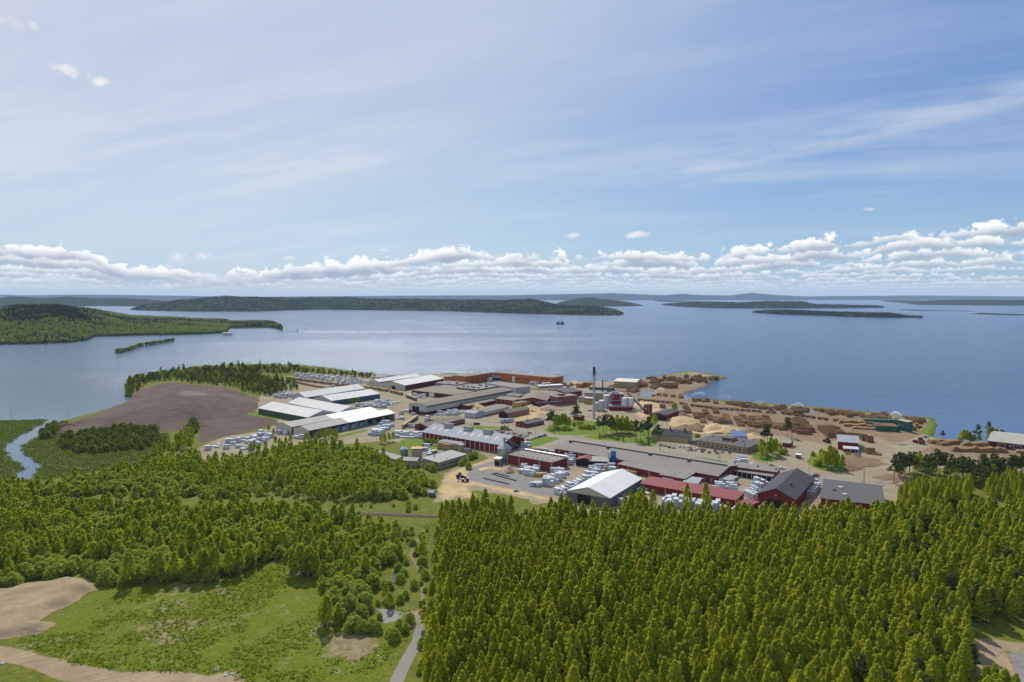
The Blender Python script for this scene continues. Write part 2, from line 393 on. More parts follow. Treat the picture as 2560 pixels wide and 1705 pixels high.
mound = W2([(200, 1062), (222, 1068), (285, 1069), (340, 1067), (430, 1064), (520, 1054), (590, 1042), (640, 1024), (662, 1010), (655, 1000), (600, 986), (530, 974), (440, 966), (360, 974), (322, 1000), (262, 1030)], GZ)
bark_area = W2([(130, 1084), (165, 1060), (240, 1036), (320, 1004), (345, 975), (420, 955), (560, 968), (660, 1000), (665, 1020), (640, 1036), (700, 1046), (690, 1060), (620, 1080), (500, 1108), (496, 1098), (500, 1078), (420, 1078), (230, 1090)], GZ)
def axis(parts):
    out = [parts[0][0]]
    for a, b, st_ in parts:
        n = max(1, int(round((b - a) / st_))); out += list(np.linspace(a, b, n + 1)[1:])
    return np.array(out)
gx = axis([(-1400, -800, 15), (-800, -520, 4), (-520, 520, 2.2), (520, 780, 3.2), (780, 1400, 12)])
gy = axis([(-150, 170, 12), (170, 480, 1.7), (480, 1000, 3.0), (1000, 1320, 5.0)])
GX, GY = np.meshgrid(gx, gy)
def land_z(x, y):
    sd = sdist(x, y, land)
    sd = sd + (vnoise(x, y, 14, 3) - .5) * 5
    z = -3.0 + (GZ + 3.0) * sstep((sd + 7) / 12.0)
    marsh = inpoly(x, y, MARSH)
    z = np.where(marsh, np.minimum(z, .10 + .5 * vnoise(x, y, 12, 5) * sstep((sd) / 30)), z)
    ds = np.minimum(segdist(x, y, stream, False) - 3.0 - 3 * sstep((y - 560) / 80), segdist(x, y, stream2, False) + 2)
    ds = ds + (vnoise(x, y, 9, 8) - .5) * 5
    z = np.where(ds < 4, np.minimum(z, -1.0 + .32 * np.maximum(ds, 0)), z)
    sm = sdist(x, y, mound)
    h = 13.5 * sstep(sm / 78) ** .8 + .8 * (vnoise(x, y, 26, 2) - .5) * sstep(sm / 20) + .5 * (vnoise(x, y, 7, 4) - .5) * sstep(sm / 10)
    z = z + np.where(sm > 0, h, 0)
    z = z - .9 * np.exp(-((sm + 5) / 2.2) ** 2) * (y < 700) * (sm < 0)         # ditch round the heap
    sp = sdist(x, y, SANDPIT)
    z = z + np.where(sp > 0, 1.9 * sstep(sp / 6) + 1.2 * vnoise(x, y, 6, 9) * sstep(sp / 5), 0)
    lawnf = inpoly(x, y, MEADOW)
    z = z + np.where(lawnf, .5 * (vnoise(x, y, 5, 10) - .5) + .8 * (vnoise(x, y, 23, 12) - .5), 0)
    return z
MARSH = W2([(-700, 1062), (0, 1053), (108, 1046), (150, 1052), (172, 1056), (150, 1080), (165, 1098), (330, 1090), (420, 1084), (430, 1120), (360, 1165), (230, 1185), (60, 1215), (-40, 1215), (-700, 1240)], 0)
SANDPIT = W2([(0, 505), (60, 492), (130, 476), (240, 470), (330, 446), (400, 460), (462, 505), (400, 520), (335, 570), (240, 605), (180, 650), (262, 655), (190, 705), (60, 725), (0, 742), (-200, 742), (-200, 530)], GZ, 'B')
MEADOW = W2([(460, 505), (560, 490), (980, 440), (1300, 380), (1340, 450), (1470, 470), (1500, 690), (1700, 720), (1840, 750), (1760, 929), (1120, 929), (1000, 890), (560, 880), (350, 850), (60, 750), (190, 700), (340, 570)], GZ, 'B')
GZZ = land_z(GX, GY)
def hz(x, y):
    i = int(np.clip(np.searchsorted(gx, x) - 1, 0, len(gx) - 2)); j = int(np.clip(np.searchsorted(gy, y) - 1, 0, len(gy) - 2))
    fx = (x - gx[i]) / (gx[i + 1] - gx[i]); fy = (y - gy[j]) / (gy[j + 1] - gy[j])
    return float((GZZ[j, i] * (1 - fx) + GZZ[j, i + 1] * fx) * (1 - fy) + (GZZ[j + 1, i] * (1 - fx) + GZZ[j + 1, i + 1] * fx) * fy)
YARD = W2([(498, 1118), (560, 1092), (640, 1080), (700, 1060), (690, 1048), (640, 1034), (650, 990), (700, 965), (712, 945), (800, 935), (935, 937), (1110, 935), (1390, 950), (1505, 955), (1610, 950), (1690, 934), (1740, 930), (1806, 944), (1764, 964), (1712, 986),
           (1731, 999), (1860, 1006), (2100, 1025), (2322, 1049), (2318, 1088), (2380, 1106), (2700, 1112), (2760, 1190), (2330, 1170), (2262, 1185), (2250, 1235), (2240, 1330), (1700, 1345), (1560, 1300), (1420, 1270), (1330, 1250), (1262, 1236), (1190, 1226),
           (1160, 1232), (1120, 1252), (1085, 1256), (1098, 1222), (1110, 1185), (1140, 1168), (1228, 1150), (1195, 1130), (1060, 1130), (1030, 1110), (960, 1102), (850, 1112), (800, 1105), (690, 1118), (600, 1140), (515, 1158), (470, 1140)], GZ)
SAWG = [W2([(1020, 740), (1200, 660), (1480, 570), (1520, 590), (1240, 680), (1180, 800), (1340, 850), (1560, 890), (2100, 1010), (2120, 1040), (1700, 960), (1380, 890), (1200, 890), (1300, 990), (1240, 1030), (940, 1040), (900, 900), (920, 840)], GZ, 5),
        W2([(1240, 800), (1300, 700), (1560, 790), (1640, 860), (2000, 860), (1990, 930), (1540, 920), (1350, 870), (1250, 820)], GZ, 3),
        W2([(1380, 640), (1470, 600), (1740, 620), (1720, 680), (1560, 690), (1540, 770), (1330, 790), (1290, 750), (1480, 700)], GZ, 2),
        W2([(800, 600), (940, 540), (1180, 620), (1090, 700), (900, 760), (830, 640)], GZ, 3),
        W2([(2120, 940), (2260, 900), (2240, 990), (2140, 985)], GZ, 3)]
LAWN = [W2([(1435, 1010), (1650, 935), (1840, 970), (1560, 1068), (1440, 1072)], GZ, 2),
        W2([(1630, 880), (1720, 820), (1880, 760), (2240, 790), (2350, 930), (1850, 940), (1720, 925)], GZ, 2),
        W2([(0, 800), (440, 800), (460, 930), (160, 945), (0, 915)], GZ, 3),
        W2([(250, 955), (500, 925), (750, 950), (1000, 985), (1112, 1020), (1060, 1072), (750, 1020), (400, 990)], GZ, 3),
        W2([(470, 780), (880, 780), (1060, 900), (1040, 985), (700, 930), (500, 905)], GZ, 3),
        W2([(720, 835), (800, 820), (900, 838), (960, 838), (1130, 850), (1110, 885), (960, 895), (800, 850)], GZ, 2),
        W2([(135, 1110), (180, 1020), (240, 980), (330, 1080), (520, 1010), (500, 1090), (400, 1150), (230, 1158)], GZ, 4),
        W2([(750, 1150), (830, 1060), (950, 1080), (1230, 1100), (1190, 1268), (950, 1258), (830, 1220)], GZ, 4),
        W2([(1560, 1185), (1700, 1195), (1925, 1245), (1880, 1252), (1640, 1215)], GZ, 3),
        W2([(2060, 800), (2100, 760), (2160, 670), (2205, 670), (2170, 850), (2330, 880), (2355, 905), (2180, 880), (2060, 830)], GZ, 4),
        W2([(1060, 955), (1400, 880), (1460, 890), (1180, 960), (1080, 990)], GZ, 1),
        W2([(60, 690), (200, 680), (470, 745), (600, 770), (590, 785), (300, 745), (100, 705)], GZ, 1),
        W2([(0, 1000), (120, 980), (420, 960), (700, 1000), (760, 1100), (400, 1110), (0, 1090)], GZ, 2)]
BARKG = [W2([(1210, 1090), (1400, 1090), (1460, 1140), (1400, 1240), (1290, 1268), (1080, 1268), (1110, 1180)], GZ, 4),
         W2([(760, 880), (880, 845), (940, 790), (960, 830), (920, 860), (800, 865)], GZ, 8)]
WET = [W2([(870, 480), (930, 430), (1040, 430), (1100, 450), (1030, 520), (900, 505)], GZ, 3), W2([(1390, 470), (1450, 440), (1560, 480), (1540, 520), (1410, 540)], GZ, 3),
       W2([(40, 520), (220, 525), (210, 555), (60, 545)], GZ, 4), W2([(440, 580), (550, 555), (560, 575), (500, 595)], GZ, 4), W2([(720, 590), (790, 565), (930, 575), (900, 600), (760, 600)], GZ, 4),
       W2([(1340, 660), (1420, 610), (1480, 625), (1420, 660)], GZ, 4), W2([(640, 830), (770, 850), (790, 868), (680, 850)], GZ, 8), W2([(905, 410), (1010, 405), (1070, 420), (960, 430)], GZ, 8),
       W2([(1990, 720), (2110, 670), (2160, 680), (2040, 725)], GZ, 4), W2([(800, 690), (880, 680), (930, 690), (860, 712)], GZ, 2)]
ASPH = [W2([(1190, 800), (1230, 690), (1480, 600), (1540, 625), (1380, 690), (1600, 720), (1980, 800), (1960, 870), (2300, 980), (2200, 1010), (1750, 910), (1480, 880)], GZ, 5),
        W2([(730, 450), (860, 420), (1000, 470), (1120, 480), (700, 590), (690, 560)], GZ, 5), W2([(2280, 785), (2380, 785), (2420, 930), (2330, 930)], GZ, 'C')]
DIRT = [W2([(0, 760), (150, 795), (350, 845), (560, 885), (860, 882), (960, 905), (1080, 865), (1135, 929), (1150, 1010), (700, 1010), (380, 950), (250, 915), (100, 855), (-20, 830), (-100, 760)], GZ, 'B'),
        W2([(1855, 610), (1955, 595), (1952, 650), (1915, 700), (1890, 680)], GZ, 'B'),
        W2([(2110, 730), (2200, 728), (2420, 760), (2420, 800), (2270, 790), (2330, 929), (2200, 1000), (2100, 1000), (2130, 860)], GZ, 'C'),
        W2([(760, 1230), (1000, 1150), (1030, 1165), (790, 1240)], GZ, 'L'), W2([(-10, 1298), (300, 1308), (600, 1330), (700, 1345), (600, 1352), (300, 1330), (-10, 1318)], GZ, 'L'),
        SANDPIT, W2([(1700, 960), (1990, 1060), (2150, 1040), (2130, 1075), (1960, 1100), (1880, 1010), (1700, 985)], GZ, 5)]
GRAV = [W2([(1730, 585), (1860, 612), (1850, 655), (1765, 665)], GZ, 'B')]
def mask(polys, soft=6.0):
    out = np.full(GX.shape, -1e9)
    for p in polys:
        xs = [q[0] for q in p]; ys = [q[1] for q in p]
        bx = (GX > min(xs) - 14) & (GX < max(xs) + 14) & (GY > min(ys) - 14) & (GY < max(ys) + 14)
        if bx.any(): out[bx] = np.maximum(out[bx], sdist(GX[bx], GY[bx], p))
    return np.clip(out / soft, -1, 1)
AT = {'yard': mask([YARD]), 'saw': mask(SAWG), 'lawn': mask(LAWN), 'barkg': mask(BARKG), 'wet': mask(WET, 3), 'asph': mask(ASPH), 'dirt': mask(DIRT, 3),
      'heap': mask([bark_area]), 'marsh': mask([MARSH]), 'grav': mask(GRAV), 'meadow': mask([MEADOW]), 'pale': mask([W2([(1490, 470), (1560, 445), (1700, 445), (1780, 470), (1700, 490), (1540, 492)], 12, 'L'), W2([(1700, 452), (1900, 448), (2200, 480), (2200, 488), (1900, 456), (1700, 462)], 8, 'L')], 4), 'logy': mask([W2([(1500, 985), (1560, 958), (1690, 934), (1806, 944), (1764, 964), (1712, 986), (1731, 1000), (1860, 1006), (2100, 1026), (2322, 1049), (2310, 1085), (2240, 1110), (2150, 1080), (2060, 1110), (1900, 1080), (1760, 1045), (1700, 1020), (1600, 1010)], GZ), W2([(2300, 1130), (2360, 1095), (2560, 1112), (2700, 1120), (2700, 1160), (2450, 1150)], GZ)], 8)}
ny, nx = GX.shape
idx = np.arange(nx * ny).reshape(ny, nx)
FF = np.stack([idx[:-1, :-1], idx[:-1, 1:], idx[1:, 1:], idx[1:, :-1]], -1).reshape(-1, 4)
VV = np.stack([GX, GY, GZZ], -1).reshape(-1, 3)
keep = (GZZ.reshape(-1)[FF].max(1) > -2.9)
def groundmat():
    m = bpy.data.materials.new('ground_cover'); m.use_nodes = True; m.node_tree.nodes.clear(); T = NT(m.node_tree)
    pos = T.add('ShaderNodeNewGeometry').outputs['Position']
    nb = T.noise(pos, .012, 4, .6, 0, 1.0); n1 = T.noise(pos, .055, 5, .65); n2 = T.noise(pos, .35, 5, .7); n3 = T.noise(pos, 1.6, 3, .7)
    wob = T.m('MULTIPLY_ADD', T.m('SUBTRACT', n1, .5), .9, T.m('MULTIPLY', T.m('SUBTRACT', n2, .5), 1.1))
    def msk(a, w_=.10, k=1.0): return T.rng(T.m('ADD', T.add('ShaderNodeAttribute', attribute_name=a).outputs['Fac'], T.m('MULTIPLY', wob, k)), -w_, w_)
    fine = T.rng(n2, .3, .7)
    c = T.mix(fine, (.088, .106, .010), (.160, .168, .024))                     # rough grass and herbs
    c = T.mix(T.rng(n1, .45, .7, 0, .55), c, (.145, .150, .045))
    c = T.mix(T.rng(n3, .25, .55, .65, 0), c, (.030, .040, .010))
    # meadow: lush weeds with dry bare patches
    mead = T.mix(T.rng(n3, .35, .62), (.066, .092, .004), (.140, .165, .010))
    mead = T.mix(T.rng(n2, .52, .66, 0, .7), mead, (.165, .165, .045))
    bare = T.rng(T.m('ADD', T.m('MULTIPLY', nb, 1.1), T.m('MULTIPLY', T.m('ADD', n1, n2), .38)), 1.02, 1.14, 0, .8)
    mead = T.mix(bare, mead, T.mix(fine, (.19, .145, .085), (.30, .235, .15)))
    c = T.mix(msk('meadow'), c, mead)
    c = T.mix(msk('marsh', .1, .4), c, T.mix(fine, (.040, .058, .014), (.075, .100, .026)))
    heap = T.mix(T.rng(n1, .3, .7), (.070, .046, .038), (.108, .074, .060))
    heap = T.mix(T.rng(nb, .45, .65, 0, .8), heap, (.125, .097, .083)); heap = T.mix(T.rng(n2, .3, .6, .5, 0), heap, (.045, .032, .028))
    hs = T.noise(T.vmul(T.add('ShaderNodeVectorRotate', {'Vector': pos, 'Angle': -.35}, rotation_type='Z_AXIS').outputs[0], (.04, .45, 1)), .9, 4, .7)
    heap = T.mix(T.rng(hs, .48, .62, 0, .55), heap, (.15, .115, .095)); heap = T.mix(T.rng(n3, .5, .7, 0, .5), heap, (.16, .125, .11))
    heap = T.mix(T.m('MULTIPLY', msk('pale', .5, 1.2), .7), heap, (.17, .145, .12))
    c = T.mix(msk('heap', .1, .5), c, heap)
    yard = T.mix(T.rng(n1, .3, .7), (.220, .186, .122), (.312, .268, .182))
    yard = T.mix(T.rng(nb, .42, .62, 0, .6), yard, (.275, .215, .14)); yard = T.mix(T.rng(n2, .48, .75, 0, .35), yard, (.15, .12, .09)); yard = T.mix(T.rng(n3, .2, .5, .3, 0), yard, (.14, .115, .09))
    trk = T.noise(T.vmul(T.add('ShaderNodeVectorRotate', {'Vector': pos, 'Angle': .21}, rotation_type='Z_AXIS').outputs[0], (.05, .55, 1)), .8, 4, .65)
    yard = T.mix(T.rng(trk, .5, .66, 0, .38), yard, (.16, .130, .082)); yard = T.mix(T.rng(trk, .42, .28, 0, .3), yard, (.38, .33, .26))
    yard = T.mix(T.m('MULTIPLY', msk('logy', .3), T.rng(n1, .3, .6, .5, 1.0)), yard, T.mix(fine, (.13, .080, .045), (.27, .185, .115)))
    c = T.mix(msk('yard'), c, yard)
    c = T.mix(msk('asph', .12, .5), c, T.mix(fine, (.17, .165, .16), (.23, .22, .205)))
    c = T.mix(T.m('MULTIPLY', msk('saw', .35), T.rng(n1, .28, .6, .35, 1)), c, T.mix(fine, (.40, .27, .13), (.50, .37, .21)))
    c = T.mix(msk('barkg'), c, T.mix(fine, (.085, .052, .032), (.19, .12, .075)))
    c = T.mix(msk('lawn', .08, .5), c, T.mix(fine, (.075, .125, .012), (.150, .200, .022)))
    rid = T.noise(T.vmul(T.add('ShaderNodeVectorRotate', {'Vector': pos, 'Angle': -.6}, rotation_type='Z_AXIS').outputs[0], (.12, .9, 1)), .55, 5, .7)
    c = T.mix(msk('dirt', .15, .9), c, T.mix(T.rng(rid, .52, .66, 0, .55), T.mix(T.rng(n1, .3, .7), (.25, .190, .115), T.mix(fine, (.38, .29, .18), (.27, .205, .125))), (.17, .135, .09)))
    c = T.mix(msk('grav'), c, T.mix(fine, (.20, .19, .175), (.28, .26, .24)))
    z = T.add('ShaderNodeSeparateXYZ', {0: pos}).outputs[2]
    wet = msk('wet', .15, .5)
    c = T.mix(wet, c, (.10, .085, .065))
    c = T.mix(T.rng(z, -.1, .5, .6, 0), c, (.04, .045, .02))
    ro = T.m('MULTIPLY_ADD', wet, -.75, .95)
    b = T.add('ShaderNodeBsdfPrincipled', {'Base Color': c, 'Roughness': ro, 'Specular IOR Level': T.m('MULTIPLY_ADD', wet, .6, .1)})
    hgt = T.m('MULTIPLY', T.m('ADD', T.m('MULTIPLY', n2, .7), T.m('MULTIPLY', n3, .3)), T.m('SUBTRACT', 1.0, wet))
    T.l.new(T.add('ShaderNodeBump', {'Height': hgt, 'Strength': .8, 'Distance': .7}).outputs[0], b.inputs['Normal'])
    T.l.new(b.outputs[0], T.add('ShaderNodeOutputMaterial').inputs[0]); return m
gme = np_mesh('ground', VV, FF[keep], groundmat(), {a: v.ravel() for a, v in AT.items()}, True)
tag(link('ground', gme), 'flat mill land with gravel yards, rough grass and a brown bark heap', kind='structure')

# ------------------------------------------------------------------ lake
def watermat():
    m = bpy.data.materials.new('lake_water'); m.use_nodes = True; m.node_tree.nodes.clear(); T = NT(m.node_tree)
    pos = T.add('ShaderNodeNewGeometry').outputs['Position']
    a = T.noise(T.vmul(pos, (.9, 1.1, 1)), .22, 3, .6); b_ = T.noise(pos, .045, 4, .6); c_ = T.noise(T.vmul(pos, (.5, 1, 1)), 1.1, 2, .5)
    gust = T.noise(T.vmul(pos, (.35, 1.3, 1)), .0028, 5, .6)
    calm = T.rng(T.add('ShaderNodeSeparateXYZ', {0: pos}).outputs[0], -1500, -150, .5, 1)
    calm = T.m('MULTIPLY', calm, T.rng(T.add('ShaderNodeSeparateXYZ', {0: pos}).outputs[1], 640, 1000, .12, 1))
    h = T.m('ADD', T.m('MULTIPLY', a, 1.0), T.m('ADD', T.m('MULTIPLY', b_, 1.5), T.m('MULTIPLY', c_, .35)))
    bmp = T.add('ShaderNodeBump', {'Height': T.m('MULTIPLY', h, T.rng(gust, .3, .7, .65, 1.1)), 'Strength': T.m('MULTIPLY', calm, 1.0), 'Distance': 1.9}).outputs[0]
    pale_sheen = T.m('MULTIPLY', T.rng(T.add('ShaderNodeSeparateXYZ', {0: pos}).outputs[0], -480, -180, 1, 0), T.rng(T.add('ShaderNodeSeparateXYZ', {0: pos}).outputs[1], 800, 2600, 1, 0))  # pale sky sheen on the near western water, put into its base colour
    bs = T.add('ShaderNodeBsdfPrincipled', {'Base Color': T.mix(pale_sheen, T.mix(T.rng(gust, .3, .7), (.018, .060, .145), (.024, .072, .165)), (.075, .110, .150)), 'Roughness': .17, 'IOR': 1.333, 'Specular Tint': (.62, .76, .92, 1), 'Normal': bmp})
    T.l.new(bs.outputs[0], T.add('ShaderNodeOutputMaterial').inputs[0]); return m
wm = watermat()
mb = MB(); nseg = 64; r0 = 42000
mb.face([(r0 * math.cos(2 * math.pi * i / nseg), r0 * math.sin(2 * math.pi * i / nseg), 0) for i in range(nseg)])
tag(mb.build('lake', wm), 'wide blue wind rippled lake', kind='structure')
# ------------------------------------------------------------------ far shores, islands and hills
def hillmat(name, a, b, c, s=1.0):
    m = bpy.data.materials.new(name); m.use_nodes = True; m.node_tree.nodes.clear(); T = NT(m.node_tree)
    pos = T.add('ShaderNodeNewGeometry').outputs['Position']
    n1 = T.noise(pos, .0035 * s, 5, .6); n2 = T.noise(pos, .03 * s, 4, .65); n3 = T.noise(pos, .11 * s, 2, .7)
    col = T.mix(T.rng(n1, .42, .62), (*a, 1), (*b, 1)); col = T.mix(T.rng(n2, .50, .68, 0, .75), col, (*c, 1)); col = T.mix(T.rng(n3, .3, .6, .6, 0), col, (.010, .014, .006))
    bs = T.add('ShaderNodeBsdfDiffuse', {0: col})
    T.l.new(T.add('ShaderNodeBump', {'Height': n3, 'Strength': 1.0, 'Distance': 9.0}).outputs[0], bs.inputs['Normal'])
    T.l.new(bs.outputs[0], T.add('ShaderNodeOutputMaterial').inputs[0]); return m
hm1 = hillmat('spruce_hill', (.022, .032, .012), (.035, .050, .016), (.055, .075, .020))
hm2 = hillmat('shore_woodland_floor', (.040, .058, .018), (.060, .085, .022), (.090, .115, .035), 2)
def ridge(name, front, top, depth, label, m=None, inset=.45, step=6, rough=.10, floor_only=False, kind='structure', trees=0):
    """a stretch of far land: its near shore and the crest line as read on the photograph, given real distance, height and a far slope"""
    m = m or hm1
    x0, x1 = front[0][0], front[-1][0]; n = max(6, int((x1 - x0) / step))
    xs = np.linspace(x0, x1, n)
    yf = np.interp(xs, [p[0] for p in front], [p[1] for p in front]); yt = np.interp(xs, [p[0] for p in top], [p[1] for p in top])
    rows = 15; V = []
    for i, x in enumerate(xs):
        fx, fy = P(x, yf[i], 0); d = math.hypot(fx, fy); ux, uy = fx / d, fy / d
        e = min(1, min(x - x0, x1 - x) / (step * 6) + .05)
        dd = depth * (.25 + .75 * e ** .6); dr = d + dd * inset
        zt = max(1.0, CAMZ - (yt[i] - 741) * dr / FPX * 1.0) - (0 if not trees else trees)
        zt = max(.8, zt) * (1 + rough * .5 * (vnoise(fx, fy, 300, 5) - .5))
        for j in range(rows):
            t = j / (rows - 1)
            r_ = d + dd * t
            prof = sstep(t / inset) if t < inset else sstep((1 - t) / (1 - inset))
            px_, py_ = ux * r_, uy * r_
            nz = 1 + rough * 3 * (vnoise(px_, py_, 420, 7) - .5) * (4 * prof * (1 - prof)) + rough * (vnoise(px_, py_, 130, 9) - .5)
            z = -1.2 + (zt + 1.2) * (prof ** .75) * nz if 0 < j < rows - 1 else -1.5
            V.append((px_, py_, z))
    V = np.array(V, float); I = np.arange(n * rows).reshape(n, rows)
    F = np.stack([I[:-1, :-1], I[1:, :-1], I[1:, 1:], I[:-1, 1:]], -1).reshape(-1, 4)
    o = link(name, np_mesh(name, V, F, m, smooth=True)); tag(o, label, kind=kind)
    return V.reshape(n, rows, 3)
def E(k, pts): return [((u * .54352 + (1280 if k else 0)), 700 + v * .54352) for u, v in pts]
far = {}
far['m1'] = ridge('peninsula', [(-500, 885), (-60, 866), (0, 863), (60, 862), (108, 861), (170, 858), (217, 853), (235, 843), (300, 842), (380, 841), (543, 840), (640, 838), (701, 836), (706, 834)],
      [(-500, 756), (0, 762), (49, 757), (147, 755), (234, 764), (326, 780), (462, 787), (570, 796), (576, 802), (652, 807), (700, 815), (706, 828)], 1700, 'wooded peninsula across the bay', hm2, .62, 6, .12, trees=13)
far['m3'] = ridge('long_wooded_shore', [(326, 776), (480, 779), (641, 779), (717, 776), (815, 774), (960, 776), (1114, 778), (1280, 784), (1430, 788), (1552, 790), (1558, 788)],
      [(326, 770), (353, 760), (462, 747), (522, 743), (571, 738), (609, 742), (706, 744), (870, 743), (913, 747), (1060, 748), (1141, 750), (1280, 749), (1334, 747), (1361, 753), (1389, 760), (1497, 766), (1545, 776), (1558, 784)], 2300, 'long forested shore beyond the bay', None, .5, 6, .14, trees=10)
far['m4'] = ridge('wooded_headland', [(1395, 762), (1486, 766), (1560, 766), (1606, 765)], [(1395, 756), (1427, 748), (1470, 743), (1525, 748), (1575, 755), (1606, 762)], 2200, 'low forested headland behind the long shore', None, .5, 5)
far['m5'] = ridge('wooded_hills', [(-500, 767), (140, 767), (250, 765), (330, 766), (480, 764), (900, 760)], [(-500, 745), (0, 745), (22, 741), (100, 744), (179, 741), (240, 745), (304, 744), (402, 750), (450, 752), (900, 752)], 5000, 'blue green hills behind the peninsula', None, .4, 8, .12)
far['m7'] = ridge('long_island', [(1655, 763), (1704, 767), (1780, 770), (1851, 771), (1905, 771), (2008, 771), (2100, 771), (2204, 770), (2210, 769)],
      [(1655, 761), (1700, 758), (1769, 755), (1851, 757), (1921, 753), (2008, 754), (2035, 760), (2204, 763), (2210, 767)], 1500, 'long low forested island', None, .5, 5, .06)
far['m8'] = ridge('spruce_island', [(1880, 782), (1950, 786), (2014, 788), (2122, 792), (2200, 794), (2302, 796), (2308, 795)], [(1880, 778), (1895, 775), (1960, 772), (2095, 776), (2225, 777), (2260, 782), (2300, 790), (2308, 793)], 420, 'nearest low spruce island in open water', None, .5, 4, .05, trees=9)
far['m9'] = ridge('flat_island', [(2248, 775), (2300, 777), (2430, 779), (2436, 778)], [(2248, 772), (2258, 769), (2420, 772), (2436, 776)], 420, 'flat little wooded island far out', None, .5, 4, .05)
far['m10'] = ridge('island_shore', [(2430, 785), (2500, 788), (2560, 789), (2900, 792)], [(2430, 781), (2446, 775), (2560, 777), (2900, 777)], 500, 'dark wooded island cut by the picture edge', None, .5, 4, .12)
far['m11'] = ridge('distant_shore', [(2200, 753), (2260, 758), (2291, 762), (2476, 764), (2900, 765)], [(2200, 751), (2215, 749), (2300, 750), (2395, 748), (2900, 748)], 3200, 'distant wooded shore in blue air', None, .4, 6, .08)
ridge('small_islet', [(1636, 753), (1680, 755), (1757, 756)], [(1636, 751), (1650, 750), (1700, 751), (1757, 753)], 500, 'thin islet before the far hills', None, .5, 4)
ridge('far_hills', [(-600, 750.5), (1600, 750.5), (2000, 750), (3100, 750)], [(-600, 737)] + [(x, y) for x, y in ((0, 737), (65, 739), (109, 738), (217, 737), (489, 740), (527, 741), (614, 742), (891, 740), (1060, 739), (1280, 738), (1416, 735), (1497, 734), (1530, 732.5), (1579, 735),
      (1660, 738), (1709, 734), (1731, 737), (1823, 739), (1878, 732.5), (1932, 737), (2014, 741), (2095, 740), (2313, 739), (2560, 741), (3100, 740))], 9000, 'blue hills along the horizon', None, .35, 8, .05)
tiny = ridge('rocky_islet', [(1390, 810), (1400, 810.5), (1411, 810)], [(1390, 808.5), (1400, 808), (1411, 808.8)], 16, 'tiny bare islet in the middle of the lake', hm2, .5, 2)
isl = ridge('narrow_island', [(285, 883), (300, 884), (330, 876), (351, 868), (400, 860), (432, 854), (436, 853)], [(285, 882), (351, 866), (436, 852)], 46, 'narrow green island in the bay', hm2, .5, 3)
spit = ridge('causeway', [(700, 829.2), (726, 829.2), (745, 829)], [(700, 828.4), (726, 828.4), (734, 827.6), (745, 828.4)], 14, 'thin stone spit off the peninsula tip', hm2, .5, 3)
# ------------------------------------------------------------------ vegetation
def quads(p, n, s, rs, asp=1.0):
    """leaf sprays: one small four-cornered face at each point p, facing n"""
    n = n / (np.linalg.norm(n, axis=1, keepdims=True) + 1e-9)
    a = np.cross(n, rs.normal(size=n.shape)); a /= np.linalg.norm(a, axis=1, keepdims=True) + 1e-9
    b = np.cross(n, a); s = s[:, None]
    V = np.stack([p - a * s - b * s * asp, p + a * s * 1.1 - b * s * .8 * asp, p + a * s + b * s * asp, p - a * s * .9 + b * s * .9 * asp], 1).reshape(-1, 3)
    return V, np.arange(len(V)).reshape(-1, 4)
def crown(kind, h, r, nl, seed, leaf=.3, clumps=70):
    """foliage faces gathered in clumps through the crown's volume; outline by kind"""
    rs = np.random.RandomState(seed)
    t = rs.uniform(0, 1, clumps) ** (.85 if kind != 'pine' else 1)
    ang = rs.uniform(0, 6.283, clumps)
    if kind == 'aspen':   z0, prof, cr = .12, lambda t: (np.minimum(1, (t + .2) / .45) * (1 - t) ** (.66 + .14 * math.sin(seed * 1.3))) * 1.12, .25
    elif kind == 'birch': z0, prof, cr = .24, lambda t: (np.minimum(1, (t + .3) / .5) * (1 - t) ** (.50 + .14 * math.sin(seed))) * 1.05, .31
    elif kind == 'shaded_alder': z0, prof, cr = .12, lambda t: (np.minimum(1, (t + .35) / .5) * (1 - t) ** .36) * 1.0, .40
    elif kind in ('willow', 'scrub'): z0, prof, cr = .02, lambda t: np.sqrt(np.maximum(0, 1 - t ** 2.2)) * np.minimum(1, (t + .4) / .55), .36
    elif kind == 'pine':  z0, prof, cr = .48, lambda t: np.sqrt(np.maximum(0.03, 1 - t ** 2)) * (.75 + .35 * np.sin(t * 9 + seed)), .34
    else:                 z0, prof, cr = .06, lambda t: (1 - t) * 1.0, .22
    rr = r * prof(t) * (.40 + .60 * rs.uniform(0, 1, clumps) ** .5) * (.82 + .36 * rs.uniform(0, 1, clumps))
    cx = rr * np.cos(ang) + .06 * h * (t - .3) * math.cos(seed); cy = rr * np.sin(ang) + .06 * h * (t - .3) * math.sin(seed); cz = h * (z0 + (1 - z0) * t * .97)
    cs = r * cr * (.55 + .65 * rs.uniform(0, 1, clumps)) * (1.05 - .55 * t)
    i = rs.randint(0, clumps, nl)
    d = rs.normal(size=(nl, 3)); d /= np.linalg.norm(d, axis=1, keepdims=True); d[:, 2] *= .9
    rad = rs.uniform(.25, 1, nl) ** .5
    p = np.stack([cx[i], cy[i], cz[i]], 1) + d * (cs[i] * rad)[:, None] * np.array([1, 1, 1.1 if kind in ('aspen', 'spruce') else (.6 if kind == 'pine' else 1.0)])
    out = p - np.array([0, 0, h * .45]); out[:, 2] *= .35; out /= np.linalg.norm(out, axis=1, keepdims=True) + 1e-9
    n = d * .8 + out * .45 + np.array([0, 0, .35]) + rs.normal(size=(nl, 3)) * .5
    p[:, 2] = np.maximum(p[:, 2], .05)
    return quads(p, n, leaf * rs.uniform(.65, 1.3, nl), rs)
